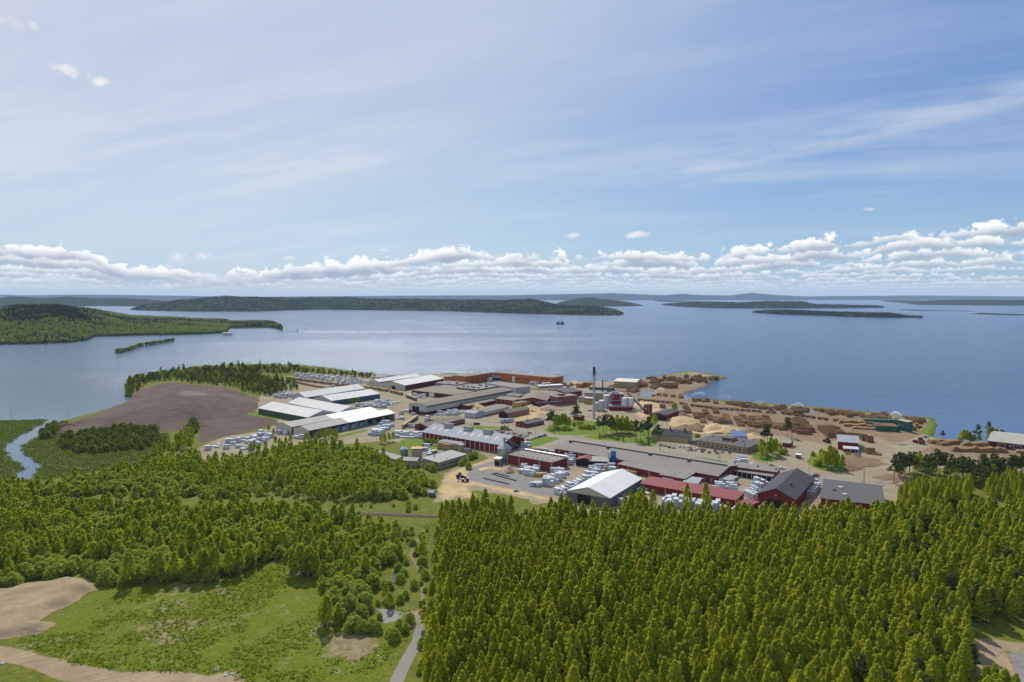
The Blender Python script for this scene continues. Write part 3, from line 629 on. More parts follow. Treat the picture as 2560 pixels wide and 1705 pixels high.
def trunkmesh(name, kind, h, r, seed, m):
    rs = random.Random(seed); b = MB(); lean = .03 * h
    top = .95 if kind != 'pine' else .93; n = 5; pts = [(lean * math.cos(seed) * (i / n) ** 1.5, lean * math.sin(seed) * (i / n) ** 1.5, h * top * i / n - .3 * (i == 0)) for i in range(n + 1)]
    r0 = h * (.016 if kind == 'birch' else .013) + .03
    if kind in ('willow', 'scrub'):
        for q in range(4):
            a = q * 1.6 + seed; b.beam((.2 * math.cos(a), .2 * math.sin(a), -.2), (r * .5 * math.cos(a), r * .5 * math.sin(a), h * .7), .07, n=4, r2=.03)
        return b.mesh(name, m)
    for i in range(n): b.beam(pts[i], pts[i + 1], r0 * (1 - .16 * i), n=5, r2=r0 * (1 - .16 * (i + 1)))
    for q in range(9 if kind != 'aspen' else 7):
        t = rs.uniform(.45 if kind == 'pine' else .25, .85); a = rs.uniform(0, 6.28); z = h * t; L = r * (.85 if kind == 'pine' else .7) * (1.1 - t * .6)
        b.beam((0, 0, z), (L * math.cos(a), L * math.sin(a), z + L * (.25 if kind == 'pine' else .8)), r0 * .35, n=3, r2=.02)
    return b.mesh(name, m)
TK = {'shaded_alder': trunk_a, 'scrub': trunk_a, 'aspen': trunk_a, 'birch': trunk_b, 'willow': trunk_a, 'pine': trunk_p, 'spruce': trunk_a}
LM = {'shaded_alder': 'shaded_alder', 'scrub': 'shaded_alder', 'aspen': 'aspen', 'birch': 'birch', 'willow': 'willow', 'pine': 'pine', 'spruce': 'pine'}
#           kind     h    r   faces leaf clumps variants
SPEC = {'aspen': (15.4, 2.95, 5600, .145, 260, 10), 'birch': (13.5, 3.1, 4200, .160, 170, 9), 'willow': (6.0, 3.2, 3200, .165, 130, 6), 'pine': (17.0, 3.5, 2400, .26, 48, 5), 'spruce': (9.0, 2.0, 1100, .22, 70, 2), 'shaded_alder': (11.0, 2.9, 1600, .26, 60, 3), 'scrub': (5.5, 3.2, 1700, .22, 60, 3)}
PROTO = {}
for kd, (h, r, nl, lf, cl, nv) in SPEC.items():
    PROTO[kd] = []
    for v in range(nv):
        sd_ = v * 13 + 5; hh = h * (1 + .08 * math.sin(v * 2.1)); V, F = crown(kd, hh, r * (1 + .1 * math.cos(v * 1.7)), nl, sd_, lf, cl)
        PROTO[kd].append((np_mesh(kd + '_crown', V, F, LEAF[LM[kd]]), trunkmesh(kd + '_trunk', kd, hh, r, sd_, TK[kd]), hh))
def tree(kind, x, y, z, scale, label, group, name=None):
    cr, tr, h = R.choice(PROTO[kind])
    nm = name or {'aspen': 'aspen_tree', 'birch': 'birch_tree', 'willow': 'willow_shrub', 'pine': 'pine_tree', 'spruce': 'spruce_tree', 'shaded_alder': 'alder_tree', 'scrub': 'marsh_scrub'}[kind]
    t = thing(nm, (x, y, z), R.uniform(0, 6.28), label, 'shrub' if kind in ('willow', 'scrub') else 'tree', group)
    s = scale * R.uniform(.93, 1.07); t.scale = (scale, scale, s)
    link('crown', cr, t); link('trunk', tr, t); return t
def mass(name, items, label, kind_label='forest', lod=.3, leafk=1.75):
    """many trees merged into one woodland mesh; items = (kind, x, y, z, scale)"""
    lib = {}
    for kd, (h, r, nl, lf, cl, nv) in SPEC.items():
        lib[kd] = [crown(kd, h * (1 + .08 * math.sin(v * 2.1)), r * (1 + .1 * math.cos(v * 1.7)), int(nl * lod), v * 13 + 5, lf * leafk, max(12, int(cl * .6)))[0] for v in range(4)]
    groups = {}
    for it in items: groups.setdefault(LM[it[0]], []).append(it)
    VS = []; TS = []; MI = []; n = 0
    mats = [LEAF[k + '_mass'] for k in groups] + [trunk_a]
    for mi, (k, its) in enumerate(groups.items()):
        for (kd, x, y, z, s) in its:
            V = lib[kd][R.randrange(4)]; a = R.uniform(0, 6.28); c, q = math.cos(a) * s, math.sin(a) * s
            W_ = np.stack([V[:, 0] * c - V[:, 1] * q + x, V[:, 0] * q + V[:, 1] * c + y, V[:, 2] * s * R.uniform(.92, 1.08) + z], 1)
            VS.append(W_); TS.append(np.full(len(W_), R.random())); MI.append(np.full(len(W_) // 4, mi))
            h = SPEC[kd][0] * s * .8; r0 = .12 * s + .03                       # stems as thin tapering faces crossing at right angles
            for (ux, uy) in ((r0, 0), (0, r0)):
                VS.append(np.array([(x - ux, y - uy, z - .2), (x + ux, y + uy, z - .2), (x + ux * .3, y + uy * .3, z + h), (x - ux * .3, y - uy * .3, z + h)])); TS.append(np.full(4, .5)); MI.append(np.array([len(mats) - 1]))
    V = np.concatenate(VS); T_ = np.concatenate(TS); M_ = np.concatenate(MI)
    me = np_mesh(name, V, np.arange(len(V)).reshape(-1, 4), mats, {'tint': T_})
    me.polygons.foreach_set('material_index', M_.astype(np.int32)); me.update()
    return tag(link(name, me), label, kind='stuff')
def scatter(poly, spacing, jitter=.42, seed=1, edge=0.0, hexg=True):
    xs = [p[0] for p in poly]; ys = [p[1] for p in poly]; rs = np.random.RandomState(seed)
    a = np.arange(min(xs), max(xs), spacing); b = np.arange(min(ys), max(ys), spacing * .87)
    Xg, Yg = np.meshgrid(a, b); Xg = Xg + (np.arange(len(b)) % 2)[:, None] * spacing / 2
    Xg = Xg + rs.uniform(-jitter, jitter, Xg.shape) * spacing; Yg = Yg + rs.uniform(-jitter, jitter, Yg.shape) * spacing
    k = sdist(Xg, Yg, poly) > edge; return list(zip(Xg[k].tolist(), Yg[k].tolist()))
def topx(x, y, z=0):
    """where a place shows in the photograph's pixels"""
    dx, dy, dz = x, y, z - CAMZ; yc = dy * CP - dz * SP; zc_ = dy * SP + dz * CP
    return 1280 + FPX * dx / yc, 852.5 - FPX * zc_ / yc
def visible(x, y, m=60):
    u, v = topx(x, y, 8); return -m < u < 2560 + m and v < 1705 + m
IND = {'aspen': [], 'birch': [], 'willow': [], 'pine': [], 'spruce': [], 'shaded_alder': [], 'scrub': []}; REST = []
def plan(kind, pts, smin, smax, label, group, clear=None, always=False):
    for (x, y) in pts:
        if not visible(x, y): continue
        IND[kind].append((y if not always else -1, x, y, R.uniform(smin, smax), label, group))
# --- the dense plantation that fills the lower right
PL = [P(1075, 1960, GZ), P(1066, 1760, GZ)] + W2([(1068, 1705), (1082, 1590), (1094, 1500), (1104, 1430), (1114, 1372), (1140, 1345), (1290, 1338), (1330, 1330), (1520, 1322), (1640, 1318), (1760, 1322), (1850, 1312), (1960, 1322), (2060, 1318), (2105, 1322), (2160, 1312),
        (2300, 1306), (2480, 1302), (2640, 1300), (2760, 1400), (2720, 1540), (2560, 1548), (2440, 1562), (2410, 1590), (2425, 1640), (2428, 1700), (2420, 1760)], GZ) + [P(2400, 1960, GZ)]
ROADR = W2([(2440, 1565), (2640, 1570), (2640, 1900), (2445, 1900), (2440, 1700)], GZ)
pts = [p for p in scatter(PL, 5.1, .48, 3) if not inpoly(np.array(p[0]), np.array(p[1]), ROADR)]
def zone(x, y):
    u, v = topx(x, y, 10)
    col = 'beside the gravel road' if u < 1180 else ('near the pale road' if u > 2150 and v > 1400 else ('below the long red shed' if u < 1700 else 'below the charcoal roofed hall' if u < 2100 else 'below the wide flat roofed hall'))
    dep = 'front edge of the plantation' if v > 1560 else ('middle of the plantation' if v > 1400 else 'far edge of the plantation')
    return f'slim yellow-green aspen, {dep}, {col}'
for (x, y) in pts:
    if visible(x, y) and topx(x, y)[0] > 2120 and R.random() < .10: IND['pine' if R.random() < .55 else 'birch'].append((y, x, y, R.uniform(.75, .95), 'darker tree standing among the aspens at the far end of the plantation', 'darker trees among the aspens'))
    elif visible(x, y): IND['aspen'].append((y, x, y, (R.uniform(.72, 1.06) + .16 * float(vnoise(np.array(x), np.array(y), 30, 8))), None, 'young aspens in the dense plantation'))
for (u, v, k) in ((1150, 1318, 1.3), (1180, 1322, 1.4), (1215, 1316, 1.45), (1245, 1322, 1.4), (1275, 1318, 1.2), (1120, 1330, 1.15), (1165, 1335, 1.25), (1196, 1330, 1.35), (1232, 1334, 1.35), (1262, 1330, 1.3), (1104, 1325, 1.05), (1135, 1324, 1.2), (1400, 1320, 1.25), (1385, 1325, 1.15), (1422, 1322, 1.2), (1376, 1316, 1.05), (1436, 1326, 1.05), (1408, 1312, 1.1), (1560, 1326, 1.15), (1578, 1322, 1.25), (1596, 1328, 1.3), (1612, 1322, 1.25), (1628, 1328, 1.15), (1586, 1316, 1.2), (1604, 1314, 1.15)):
    x, y = P(u, v); IND['aspen'].append((-1, x, y, k, 'tall loose yellow-green aspen by the railway in front of the white tent hall' if u > 1300 and u < 1500 else 'tall loose yellow-green aspen in front of the end of the long red shed' if u > 1500 else 'tall loose yellow-green aspen by the railway below the sawdust yard', 'tall aspens beside the railway'))
for (u, v) in ((1718, 1278), (1765, 1278), (1605, 1283), (1598, 1300), (1630, 1300), (1565, 1303), (1580, 1292)):
    x, y = P(u, v); IND['aspen'].append((-1, x, y, 1.1, 'lone slim aspen standing before the long red shed', 'slim aspens before the red shed'))
# second block at the right, beyond the gap
PR2 = W2([(2240, 1258), (2262, 1232), (2330, 1222), (2420, 1228), (2452, 1246), (2400, 1264), (2300, 1272), (2250, 1268)], GZ)
PR3 = W2([(2474, 1215), (2640, 1205), (2700, 1260), (2540, 1262), (2466, 1245)], GZ)
for i, pl_ in enumerate((PR2, PR3)):
    plan('aspen', scatter(pl_, 5.6, .4, 17 + i), .62, .86, 'bushy yellow-green aspen in the wood beside the flat roofed hall, before the dark pines', 'aspens by the flat roofed hall', always=True)
# --- mixed birch and willow wood on the left, north and south of the railway
W1 = W2([(-150, 1265), (-100, 1225), (0, 1222), (120, 1216), (250, 1190), (330, 1180), (430, 1152), (470, 1142), (530, 1168), (640, 1152), (700, 1132), (790, 1118), (900, 1128), (955, 1150), (985, 1172), (1052, 1190), (1085, 1215), (1060, 1240), (1000, 1252), (900, 1252), (800, 1258), (700, 1238), (560, 1244), (420, 1250), (300, 1238), (150, 1246)], GZ)
W3 = W2([(-200, 1256), (100, 1264), (300, 1274), (480, 1283), (640, 1284), (790, 1296), (900, 1318), (960, 1345), (985, 1400), (950, 1440), (925, 1490), (905, 1560), (850, 1582), (805, 1575), (812, 1500), (800, 1450), (732, 1432), (712, 1404), (650, 1408), (600, 1430), (520, 1452), (470, 1455), (400, 1455), (330, 1465), (275, 1462), (240, 1448), (170, 1442), (60, 1466), (-20, 1490), (-200, 1500)], GZ)
def mixwood(poly, spacing, seed, fb, lab_b, lab_w, gb, gw, sb=(.6, .95), sw=(.75, 1.25)):
    for (x, y) in scatter(poly, spacing, .45, seed):
        if not visible(x, y): continue
        if vnoise(np.array(x), np.array(y), 26, seed) * .7 + R.random() * .45 < fb: IND['birch'].append((y, x, y, R.uniform(*sb), lab_b, gb))
        else: IND['willow'].append((y, x, y, R.uniform(*sw), lab_w, gw))
mixwood(W3, 5.0, 5, .50, 'feathery green birch in the tangled wood between the meadow and the railway', 'rounded pale green willow shrub in the wood between the meadow and the railway', 'birches between meadow and railway', 'willow shrubs between meadow and railway')
mixwood(W1, 6.3, 9, .50, 'bright green birch in the wood between the railway and the white lumber stacks', 'rounded willow shrub in the wood between the railway and the lumber yard', 'birches behind the railway', 'willow shrubs behind the railway', (.55, .88), (.7, 1.2))
for (u, v, k) in ((540, 1442, 1.05), (575, 1440, .95), (600, 1436, 1.0), (628, 1418, .95), (325, 1462, 1.05), (380, 1455, .9), (400, 1455, .95), (435, 1450, 1.0), (470, 1450, 1.0), (500, 1448, 1.0), (515, 1445, 1.0), (735, 1436, 1.0), (752, 1438, 1.05), (770, 1440, 1.05), (790, 1442, .95), (950, 1362, .95), (1000, 1400, .75), (835, 1322, .95), (852, 1316, 1.0), (880, 1318, .9), (680, 1282, .7), (935, 1368, .9)):
    x, y = P(u, v); IND['birch'].append((-1, x, y, k, 'tall birch with a pale stem at the edge of the weedy meadow', 'pale stemmed birches along the meadow edge'))
for (u, v, k) in ((1000, 1575, .7), (1012, 1580, .6), (1025, 1560, .7), (985, 1600, .75), (975, 1590, .6), (905, 1580, .8), (930, 1578, .8), (890, 1575, .85), (870, 1582, .7), (945, 1580, .7), (975, 1512, .7), (1000, 1506, .6), (1015, 1495, .55), (1010, 1440, .6), (1042, 1385, .6), (1050, 1410, .5), (1000, 1455, .7), (1035, 1470, .6)):
    x, y = P(u, v); IND['willow'].append((-1, x, y, k, 'low dark green bush beside the gravel road and the track junction', 'bushes by the track junction'))
# railway verge and yard edge shrubs
for (poly, sp, sd_) in ((W2([(760, 1262), (1060, 1262), (1110, 1270), (1080, 1282), (760, 1276)], GZ), 10, 3), (W2([(960, 1300), (1010, 1310), (1080, 1330), (1090, 1350), (1030, 1350), (975, 1335)], GZ), 8, 4), (W2([(1300, 1275), (1420, 1300), (1330, 1320), (1260, 1300)], GZ), 9, 5), (W2([(1090, 1262), (1180, 1258), (1250, 1275), (1200, 1290), (1100, 1285)], GZ), 9, 6)):
    plan('willow', scatter(poly, sp, .45, sd_), .3, .62, 'small scrubby bush on the grassy railway verge', 'bushes on the railway verge')
for (x, y) in scatter(W2([(960, 1330), (1010, 1322), (1062, 1345), (1075, 1420), (1070, 1520), (1048, 1535), (1052, 1450), (1030, 1390), (1000, 1440), (985, 1520), (940, 1560), (930, 1480), (985, 1410)], GZ), 5.2, .48, 71):
    if R.random() < .62: IND['willow' if R.random() < .8 else 'birch'].append((y, x, y, R.uniform(.28, .72), 'small young bush beside the trodden path through the grass', 'young bushes beside the path'))
for (x, y) in scatter(W2([(2450, 1740), (2530, 1770), (2560, 1900), (2440, 1900)], GZ), 4.6, .4, 72): IND['birch'].append((-1, x, y, R.uniform(.6, .8), 'leafy young birch by the pale road in the bottom corner', 'birches by the corner road'))
for (x, y) in scatter(W2([(0, 1205), (200, 1215), (330, 1195), (470, 1160), (520, 1190), (300, 1240), (0, 1232)], GZ), 6, .48, 73):
    if R.random() < .5: IND['willow'].append((y, x, y, R.uniform(.4, .9), 'green bush at the ragged edge of the marsh wood', 'bushes at the marsh wood edge'))
for (x, y) in scatter(W2([(1085, 1345), (1100, 1340), (1096, 1430), (1084, 1500), (1070, 1590), (1055, 1690), (1040, 1690), (1062, 1590), (1068, 1500), (1078, 1430)], GZ), 4.2, .48, 75):
    if R.random() < .7: IND['birch' if R.random() < .5 else 'willow'].append((y, x, y, R.uniform(.3, .75), 'young tree of mixed height on the ragged plantation edge by the gravel road', 'young growth at the plantation edge'))
for (x, y) in scatter(W2([(870, 720), (1300, 745), (1700, 770), (2400, 720), (2400, 800), (2000, 880), (1700, 860), (1400, 810), (900, 800)], GZ, 8), 8.5, .48, 76):
    kd = 'pine' if R.random() < .6 else 'birch'; IND[kd].append((-1, x, y, R.uniform(.75, 1.02), 'dark pine in the belt between the log stacks and the aspen wood' if kd == 'pine' else 'pale birch among the dark pines below the log stacks', 'pines below the log stacks' if kd == 'pine' else 'birches among the pines'))
for (u, v, k) in ((2460, 1745, .9), (2485, 1732, .8), (2510, 1752, .9), (2536, 1768, .85), (2470, 1792, .95), (2500, 1805, .95), (2548, 1800, .8)):
    x, y = P(u, v); IND['birch'].append((-1, x, y, k, 'leafy young birch by the pale road in the bottom corner', 'birches by the corner road'))
# dark scrub in the marsh south of the bark heap
for (poly, sp, sd_) in ((W2([(560, 930), (500, 880), (520, 820), (700, 800), (900, 760), (1100, 735), (1320, 750), (1350, 860), (1200, 910), (800, 945)], GZ, 'L'), 7.0, 31), (W2([(330, 830), (350, 750), (430, 690), (490, 700), (480, 780), (410, 830)], GZ, 'L'), 6.0, 32), (W2([(1560, 790), (1620, 690), (1660, 720), (1640, 800)], GZ, 'L'), 6, 33)):
    plan('scrub', scatter(poly, sp, .45, sd_), .7, 1.2, 'dark rounded scrub bush in the marsh below the bark heap', 'marsh willow scrub', always=(sd_ > 31))
# green edge of the wood along the marsh and the stream
plan('birch', scatter(W2([(1480, 900), (1560, 780), (1640, 850), (1600, 930), (1500, 960), (1300, 980), (1280, 930)], GZ, 'L'), 8, .45, 35), .6, .95, 'bright birch at the corner of the wood by the marsh', 'birches at the marsh corner')
# the belt of trees on the shore behind the heap
for (poly, sp, sd_, sc_) in ((W2([(1062, 482), (1052, 400), (1090, 330), (1400, 290), (1560, 262), (2000, 240), (2200, 238), (2150, 290), (1900, 330), (1600, 330), (1300, 350), (1180, 400), (1150, 455)], GZ, 'L'), 8.5, 41, (.62, .92)),
                        (W2([(1500, 345), (1900, 300), (2140, 300), (2355, 360), (2400, 420), (2310, 455), (2200, 440), (1900, 390), (1600, 360)], GZ, 'L'), 8, 42, (.5, .8)),
                        (W2([(0, 200), (200, 185), (600, 190), (900, 230), (1250, 262), (1540, 282), (1480, 300), (1290, 290), (900, 250), (600, 235), (560, 250), (200, 235), (0, 215)], GZ, 1), 8, 43, (.55, .85)),
                        (W2([(0, 340), (120, 300), (500, 320), (640, 380), (690, 430), (560, 450), (420, 500), (330, 500), (150, 470), (0, 440)], GZ, 1), 9, 44, (.5, .85))):
    for (x, y) in scatter(poly, sp, .45, sd_): REST.append(('shaded_alder' if R.random() < .72 else ('pine' if R.random() < .5 else 'birch'), x, y, hz(x, y), R.uniform(*sc_) * .95))
# --- single trees in the yards
def one(kind, k, u, v, s, label, group): x, y = PK(k, u, v); IND[kind].append((-1, x, y, s, label, group))
for (u, v, s) in ((1690, 870, 1.0), (1705, 850, .9), (1735, 830, .95), (1975, 790, 1.0), (2010, 780, 1.0)): one('pine', 2, u, v, s, 'dark pine on the lawn edge beside the small red house', 'pines near the small red house')
for (u, v, s) in ((1760, 870, 1.0), (1800, 865, 1.05), (1840, 860, 1.05), (1880, 855, 1.0), (1915, 865, .9), (1780, 850, 1.0), (1860, 840, 1.05)): one('birch', 2, u, v, s, 'tall birch in the clump on the lawn before the brick building', 'birches before the brick building')
for (u, v, s) in ((440, 935, 1.05), (490, 930, 1.1), (570, 950, 1.1), (520, 915, 1.0), (860, 1015, 1.15), (915, 1010, .95), (1000, 960, 1.1), (985, 985, 1.05), (955, 955, 1.0), (1118, 1030, 1.0), (850, 985, 1.0), (1010, 940, 1.0)): one('pine', 3, u, v, s, 'tall dark pine in the park before the red boiler house', 'park pines')
for (u, v, s) in ((610, 930, 1.1), (650, 925, 1.15), (690, 925, 1.15), (730, 930, 1.1), (770, 930, 1.1), (800, 925, 1.05), (640, 905, 1.1), (700, 905, 1.15), (760, 905, 1.1), (590, 915, 1.0), (1080, 850, .9), (1060, 830, .85)): one('birch', 3, u, v, s, 'birch in the thick park grove below the boiler house', 'park grove birches')
for (u, v, s) in ((450, 980, .55), (715, 1020, .6), (1000, 1055, .75)): one('spruce', 3, u, v, s, 'small dark cone shaped spruce on the lawn beside the grey roofed hall', 'small spruces on the lawn')
for (u, v, s) in ((230, 870, .75), (280, 870, .8), (330, 875, .8), (380, 870, .75), (40, 890, .7), (100, 890, .6), (160, 835, .7), (1540, 965, .6), (1570, 960, .55)): one('willow', 3, u, v, s, 'dense rounded bush on the lawn', 'lawn bushes')
one('willow', 3, 1295, 640, 1.15, 'big round bush standing behind the red shed in the log yard', None)
for (u, v, s) in ((1150, 880, .6), (1180, 878, .7), (1215, 885, .6)): one('willow', 2, u, v, s, 'bush on the grass strip behind the long metal roofed hall', 'bushes behind the long hall')
for (u, v, s) in ((925, 520, .9), (965, 530, .85), (1000, 550, 1.05), (1045, 550, 1.1), (1080, 540, 1.05), (930, 575, .6), (1030, 505, 1.0)): one('birch', 7, u, v, s, 'leafy birch in the clump beside the yellow office building', 'birches beside the yellow office')
for (u, v, s) in ((960, 560, .55), (905, 560, .5), (980, 575, .6)): one('birch', 7, u, v, s, 'low leafy tree before the birch clump by the yellow office', 'low trees by the yellow office')
for (u, v, s) in ((955, 430, 1.15), (990, 430, 1.05), (1220, 330, 1.05)): one('pine', 7, u, v, s, 'tall pine by the log yard edge beside the small red shed' if u > 1100 else 'tall pine rising from the birch clump by the office', 'pines in the birch clump')
for (u, v, s) in ((1150, 520, .8), (1185, 525, .85), (1130, 450, .7)): one('willow', 7, u, v, s, 'bright round bush beside the birch clump', 'bright bushes by the birch clump')
for (u, v, s) in ((1620, 660, .9), (1600, 640, .85), (1650, 690, 1.05), (1690, 700, 1.1), (1730, 690, 1.0), (1760, 660, 1.0), (1700, 650, 1.1), (1780, 690, .85), (1835, 715, 1.0), (1740, 640, 1.0)): one('birch', 7, u, v, s, 'tall leafy birch in the clump before the small red log yard house', 'birches before the log yard house')
for (u, v, s) in ((1505, 540, .6), (1540, 650, .8), (1570, 660, .9), (1590, 610, .9), (1560, 600, .7), (1890, 530, .45), (1920, 540, .4)): one('willow', 7, u, v, s, 'dark bush at the edge of the birch clump in the log yard', 'bushes in the log yard clump')
for (u, v, s) in ((880, 845, 1.05), (940, 800, .9), (985, 720, .9), (1000, 780, .9), (1060, 720, .95), (1110, 740, .9), (1360, 740, 1.0), (1400, 760, 1.0), (1450, 760, .95), (1520, 780, .95), (1560, 800, .9), (1610, 820, .9), (1660, 800, .9), (1720, 800, .9), (1780, 840, 1.0), (1840, 905, 1.0), (1860, 880, .95), (1905, 930, .95), (1925, 950, 1.0), (1950, 860, .95), (2010, 850, .95), (2060, 830, .95), (2120, 800, .9), (2180, 780, .9), (2240, 790, .9), (2300, 780, .9), (2350, 770, .9), (1490, 860, .9), (1700, 860, .95), (1900, 820, 1.0), (2100, 760, .8), (2250, 740, .8), (2340, 720, .8), (2400, 780, .9), (2440, 760, .9)):
    one('pine', 8, u, v, s, 'dark pine in the belt between the log stacks and the aspen wood', 'pines below the log stacks')
for (u, v, s) in ((1140, 700, .85), (1180, 700, .9), (1200, 720, .9), (1250, 740, .85), (1300, 740, .85), (1340, 760, .8), (1160, 680, 1.0)): one('birch', 8, u, v, s, 'pale birch among the dark pines below the log stacks', 'birches among the pines')
for (u, v, s) in ((1640, 355, .8), (1665, 365, .9), (1700, 370, .9), (1735, 370, .85), (1760, 365, .75), (1620, 350, .6), (1790, 375, .7), (1850, 385, .7), (1960, 300, .8), (2000, 300, .85), (2050, 305, .85), (2100, 305, .8), (2130, 300, .7)): one('birch', 8, u, v, s, 'pale leafy tree on the lake shore by the long maroon shed', 'shore trees by the maroon shed')
one('pine', 8, 1825, 390, .95, 'dark pine on the lake shore beside the pale trees', None); one('pine', 8, 1960, 290, .9, 'dark pine on the shore behind the maroon shed', None); one('pine', 8, 1433, 340, .55, 'small lone pine on the log yard shore', None)
for (u, v) in ((860, 880), (905, 890), (935, 870), (970, 890), (1030, 880), (1000, 870), (1060, 900), (880, 865)): one('birch', 1, u + 30, v + 90, .62, 'small birch before the open lumber shed', 'birches before the lumber shed')
for (u, v) in ((120, 1120), (160, 1125), (215, 1130), (290, 1120), (400, 1060), (450, 1075), (520, 1060), (570, 1040), (380, 960), (325, 900), (770, 1010), (740, 1000), (960, 990), (1090, 970)): one('birch', 1, u, v, .62, 'slim young birch among the white wrapped stacks', 'young birches among the lumber stacks')
for (u, v) in ((1110, 580), (1225, 585), (1275, 580), (1310, 575), (1345, 570), (1430, 545), (1250, 582)): one('birch', 1, u, v, .45, 'small birch before the dusty blue warehouse', 'birches before the blue warehouse')
for (u, v, s) in ((1600, 1030, .6), (1640, 1040, .7), (1690, 1020, .65), (1735, 1010, .6)): one('birch', 1, u, v, s, 'birch at the edge of the grass below the stacks', 'birches below the stacks')
for (u, v, s) in ((1230, 690, .9), (1190, 640, .9), (800, 700, .9), (860, 690, .9), (830, 720, 1.0), (760, 690, .8), (1250, 580, .9), (1285, 570, .95), (1300, 560, .9), (1150, 650, .8), (1200, 610, .8)): one('willow', 5, u, v, s * .95, 'green bush beside the beige farm sheds', 'bushes by the beige sheds')
for (u, v) in ((745, 390), (785, 390), (830, 395), (880, 400), (910, 395), (1010, 400)): one('willow', 5, u, v, .65, 'bush along the front of the long metal roofed hall', 'bushes before the long hall')
for (kd, cap) in (('aspen', 300), ('birch', 300), ('willow', 280), ('pine', 160), ('spruce', 10), ('scrub', 200), ('shaded_alder', 60)):
    L_ = sorted(IND[kd], key=lambda t: t[0])
    for n_, (_, x, y, s, lab, grp) in enumerate(L_):
        if n_ < cap: tree(kd, x, y, hz(x, y) - .05, s, lab or zone(x, y), grp)
        else: REST.append((kd, x, y, hz(x, y), s))
near = [t for t in REST if t[2] < 620]; farr = [t for t in REST if t[2] >= 620]
mass('woodland', near, 'mass of leafy young woodland trees', lod=.5, leafk=1.42)
mass('shore_woodland', farr, 'dark belt of trees along the lake shore behind the bark heap', lod=.26, leafk=1.9)
# --- far forest: small crowns standing on the peninsula and islands
def far_forest(name, G, spacing, label, hgt=(9, 15), dark_=.5, top_only=None, cap=60000, seed=1):
    n, rows, _ = G.shape; rs = np.random.RandomState(seed); PT = []
    for i in range(n - 1):
        for j in range(rows - 1):
            a, b, c, d = G[i, j], G[i + 1, j], G[i + 1, j + 1], G[i, j + 1]
            if max(a[2], b[2], c[2], d[2]) < .3: continue
            if j > rows * .8 or abs((a[0] + c[0]) / 2) > (a[1] + c[1]) / 2 * .82: continue
            ar = .5 * abs(np.cross((c - a)[:2], (d - b)[:2])); k = rs.poisson(ar / spacing ** 2)
            if k:
                uv = rs.uniform(0, 1, (k, 2)); p = a * ((1 - uv[:, :1]) * (1 - uv[:, 1:])) + b * (uv[:, :1] * (1 - uv[:, 1:])) + c * (uv[:, :1] * uv[:, 1:]) + d * ((1 - uv[:, :1]) * uv[:, 1:])
                PT.append(p[p[:, 2] > .4])
    p = np.concatenate(PT); 
    if len(p) > cap: p = p[rs.choice(len(p), cap, False)]
    N = len(p); nz = vnoise(p[:, 0], p[:, 1], 160, 3) * .6 + vnoise(p[:, 0], p[:, 1], 50, 4) * .4
    con = (nz + rs.uniform(-.18, .18, N) - (.0042 * (p[:, 2] - 35) if name == 'peninsula_forest' else 0)) < dark_
    h = rs.uniform(*hgt, N) * np.where(con, 1.1, .85); r = np.where(con, .22, .36) * h * rs.uniform(.8, 1.2, N)
    ns = 5; V = []; F = []
    ang = rs.uniform(0, 6.28, N)
    prof = [(0.10, .62, .25), (.95, 1.0, .45), (0.55, .8, .78)]
    rings = []
    for q, (rc, rl, zz) in enumerate(prof):
        rr = r * np.where(con, (1.0, .62, .28)[q], (.75, 1.0, .6)[q])
        for s_ in range(ns):
            t = ang + 6.283 * s_ / ns + q * .5; jt = rs.uniform(.75, 1.25, N)
            rings.append(np.stack([p[:, 0] + rr * jt * np.cos(t), p[:, 1] + rr * jt * np.sin(t), p[:, 2] + h * zz * rs.uniform(.9, 1.1, N) * np.where(con, 1, .95)], 1))
    rings.append(np.stack([p[:, 0], p[:, 1], p[:, 2] + h], 1)); rings.append(np.stack([p[:, 0], p[:, 1], p[:, 2] + h * .05], 1))
    V = np.stack(rings, 1).reshape(-1, 3); m_ = 3 * ns + 2; tri = []
    for s_ in range(ns):
        t2 = (s_ + 1) % ns
        for q in range(2): tri += [(q * ns + s_, q * ns + t2, (q + 1) * ns + t2), (q * ns + s_, (q + 1) * ns + t2, (q + 1) * ns + s_)]
        tri += [(2 * ns + s_, 2 * ns + t2, m_ - 2), (s_, m_ - 1, t2)]
    tri = np.array(tri); F = (np.arange(N)[:, None, None] * m_ + tri[None]).reshape(-1, 3)
    me = np_mesh(name, V, F, [FARM_C, FARM_B], {'tint': np.repeat(rs.uniform(0, 1, N), m_)})
    me.polygons.foreach_set('material_index', np.repeat(np.where(con, 0, 1), len(tri)).astype(np.int32)); me.update()
    return tag(link(name, me), label, kind='stuff')
FARM_C = leafmat('far_conifers', (.042, .060, .022), (.058, .076, .028), (.050, .068, .028), True, .2)
FARM_B = leafmat('far_broadleaves', (.28, .34, .050), (.15, .21, .045), (.26, .30, .08), True, .4)
far_forest('peninsula_forest', far['m1'], 8.2, 'dark spruce and pale birch forest on the peninsula', (9, 15), .42, cap=80000)
far_forest('island_forest', isl, 4.6, 'green trees covering the narrow island in the bay', (8, 13), .2)
far_forest('islet_trees', tiny, 4.5, 'bare dark trees on the tiny islet in mid lake', (9, 12), .9)
far_forest('causeway_trees', spit[len(spit) // 2 + 3:], 5, 'single dark tree cluster at the end of the stone spit', (10, 14), .9)
far_forest('far_shore_forest', far['m3'], 22, 'dark forest on the long shore', (12, 18), .58, cap=50000)
far_forest('spruce_island_forest', far['m8'], 12, 'dark trees on the nearest low island', (11, 16), .7, cap=20000)
far_forest('long_island_forest', far['m7'], 26, 'dark trees on the long low island', (12, 17), .7, cap=14000)
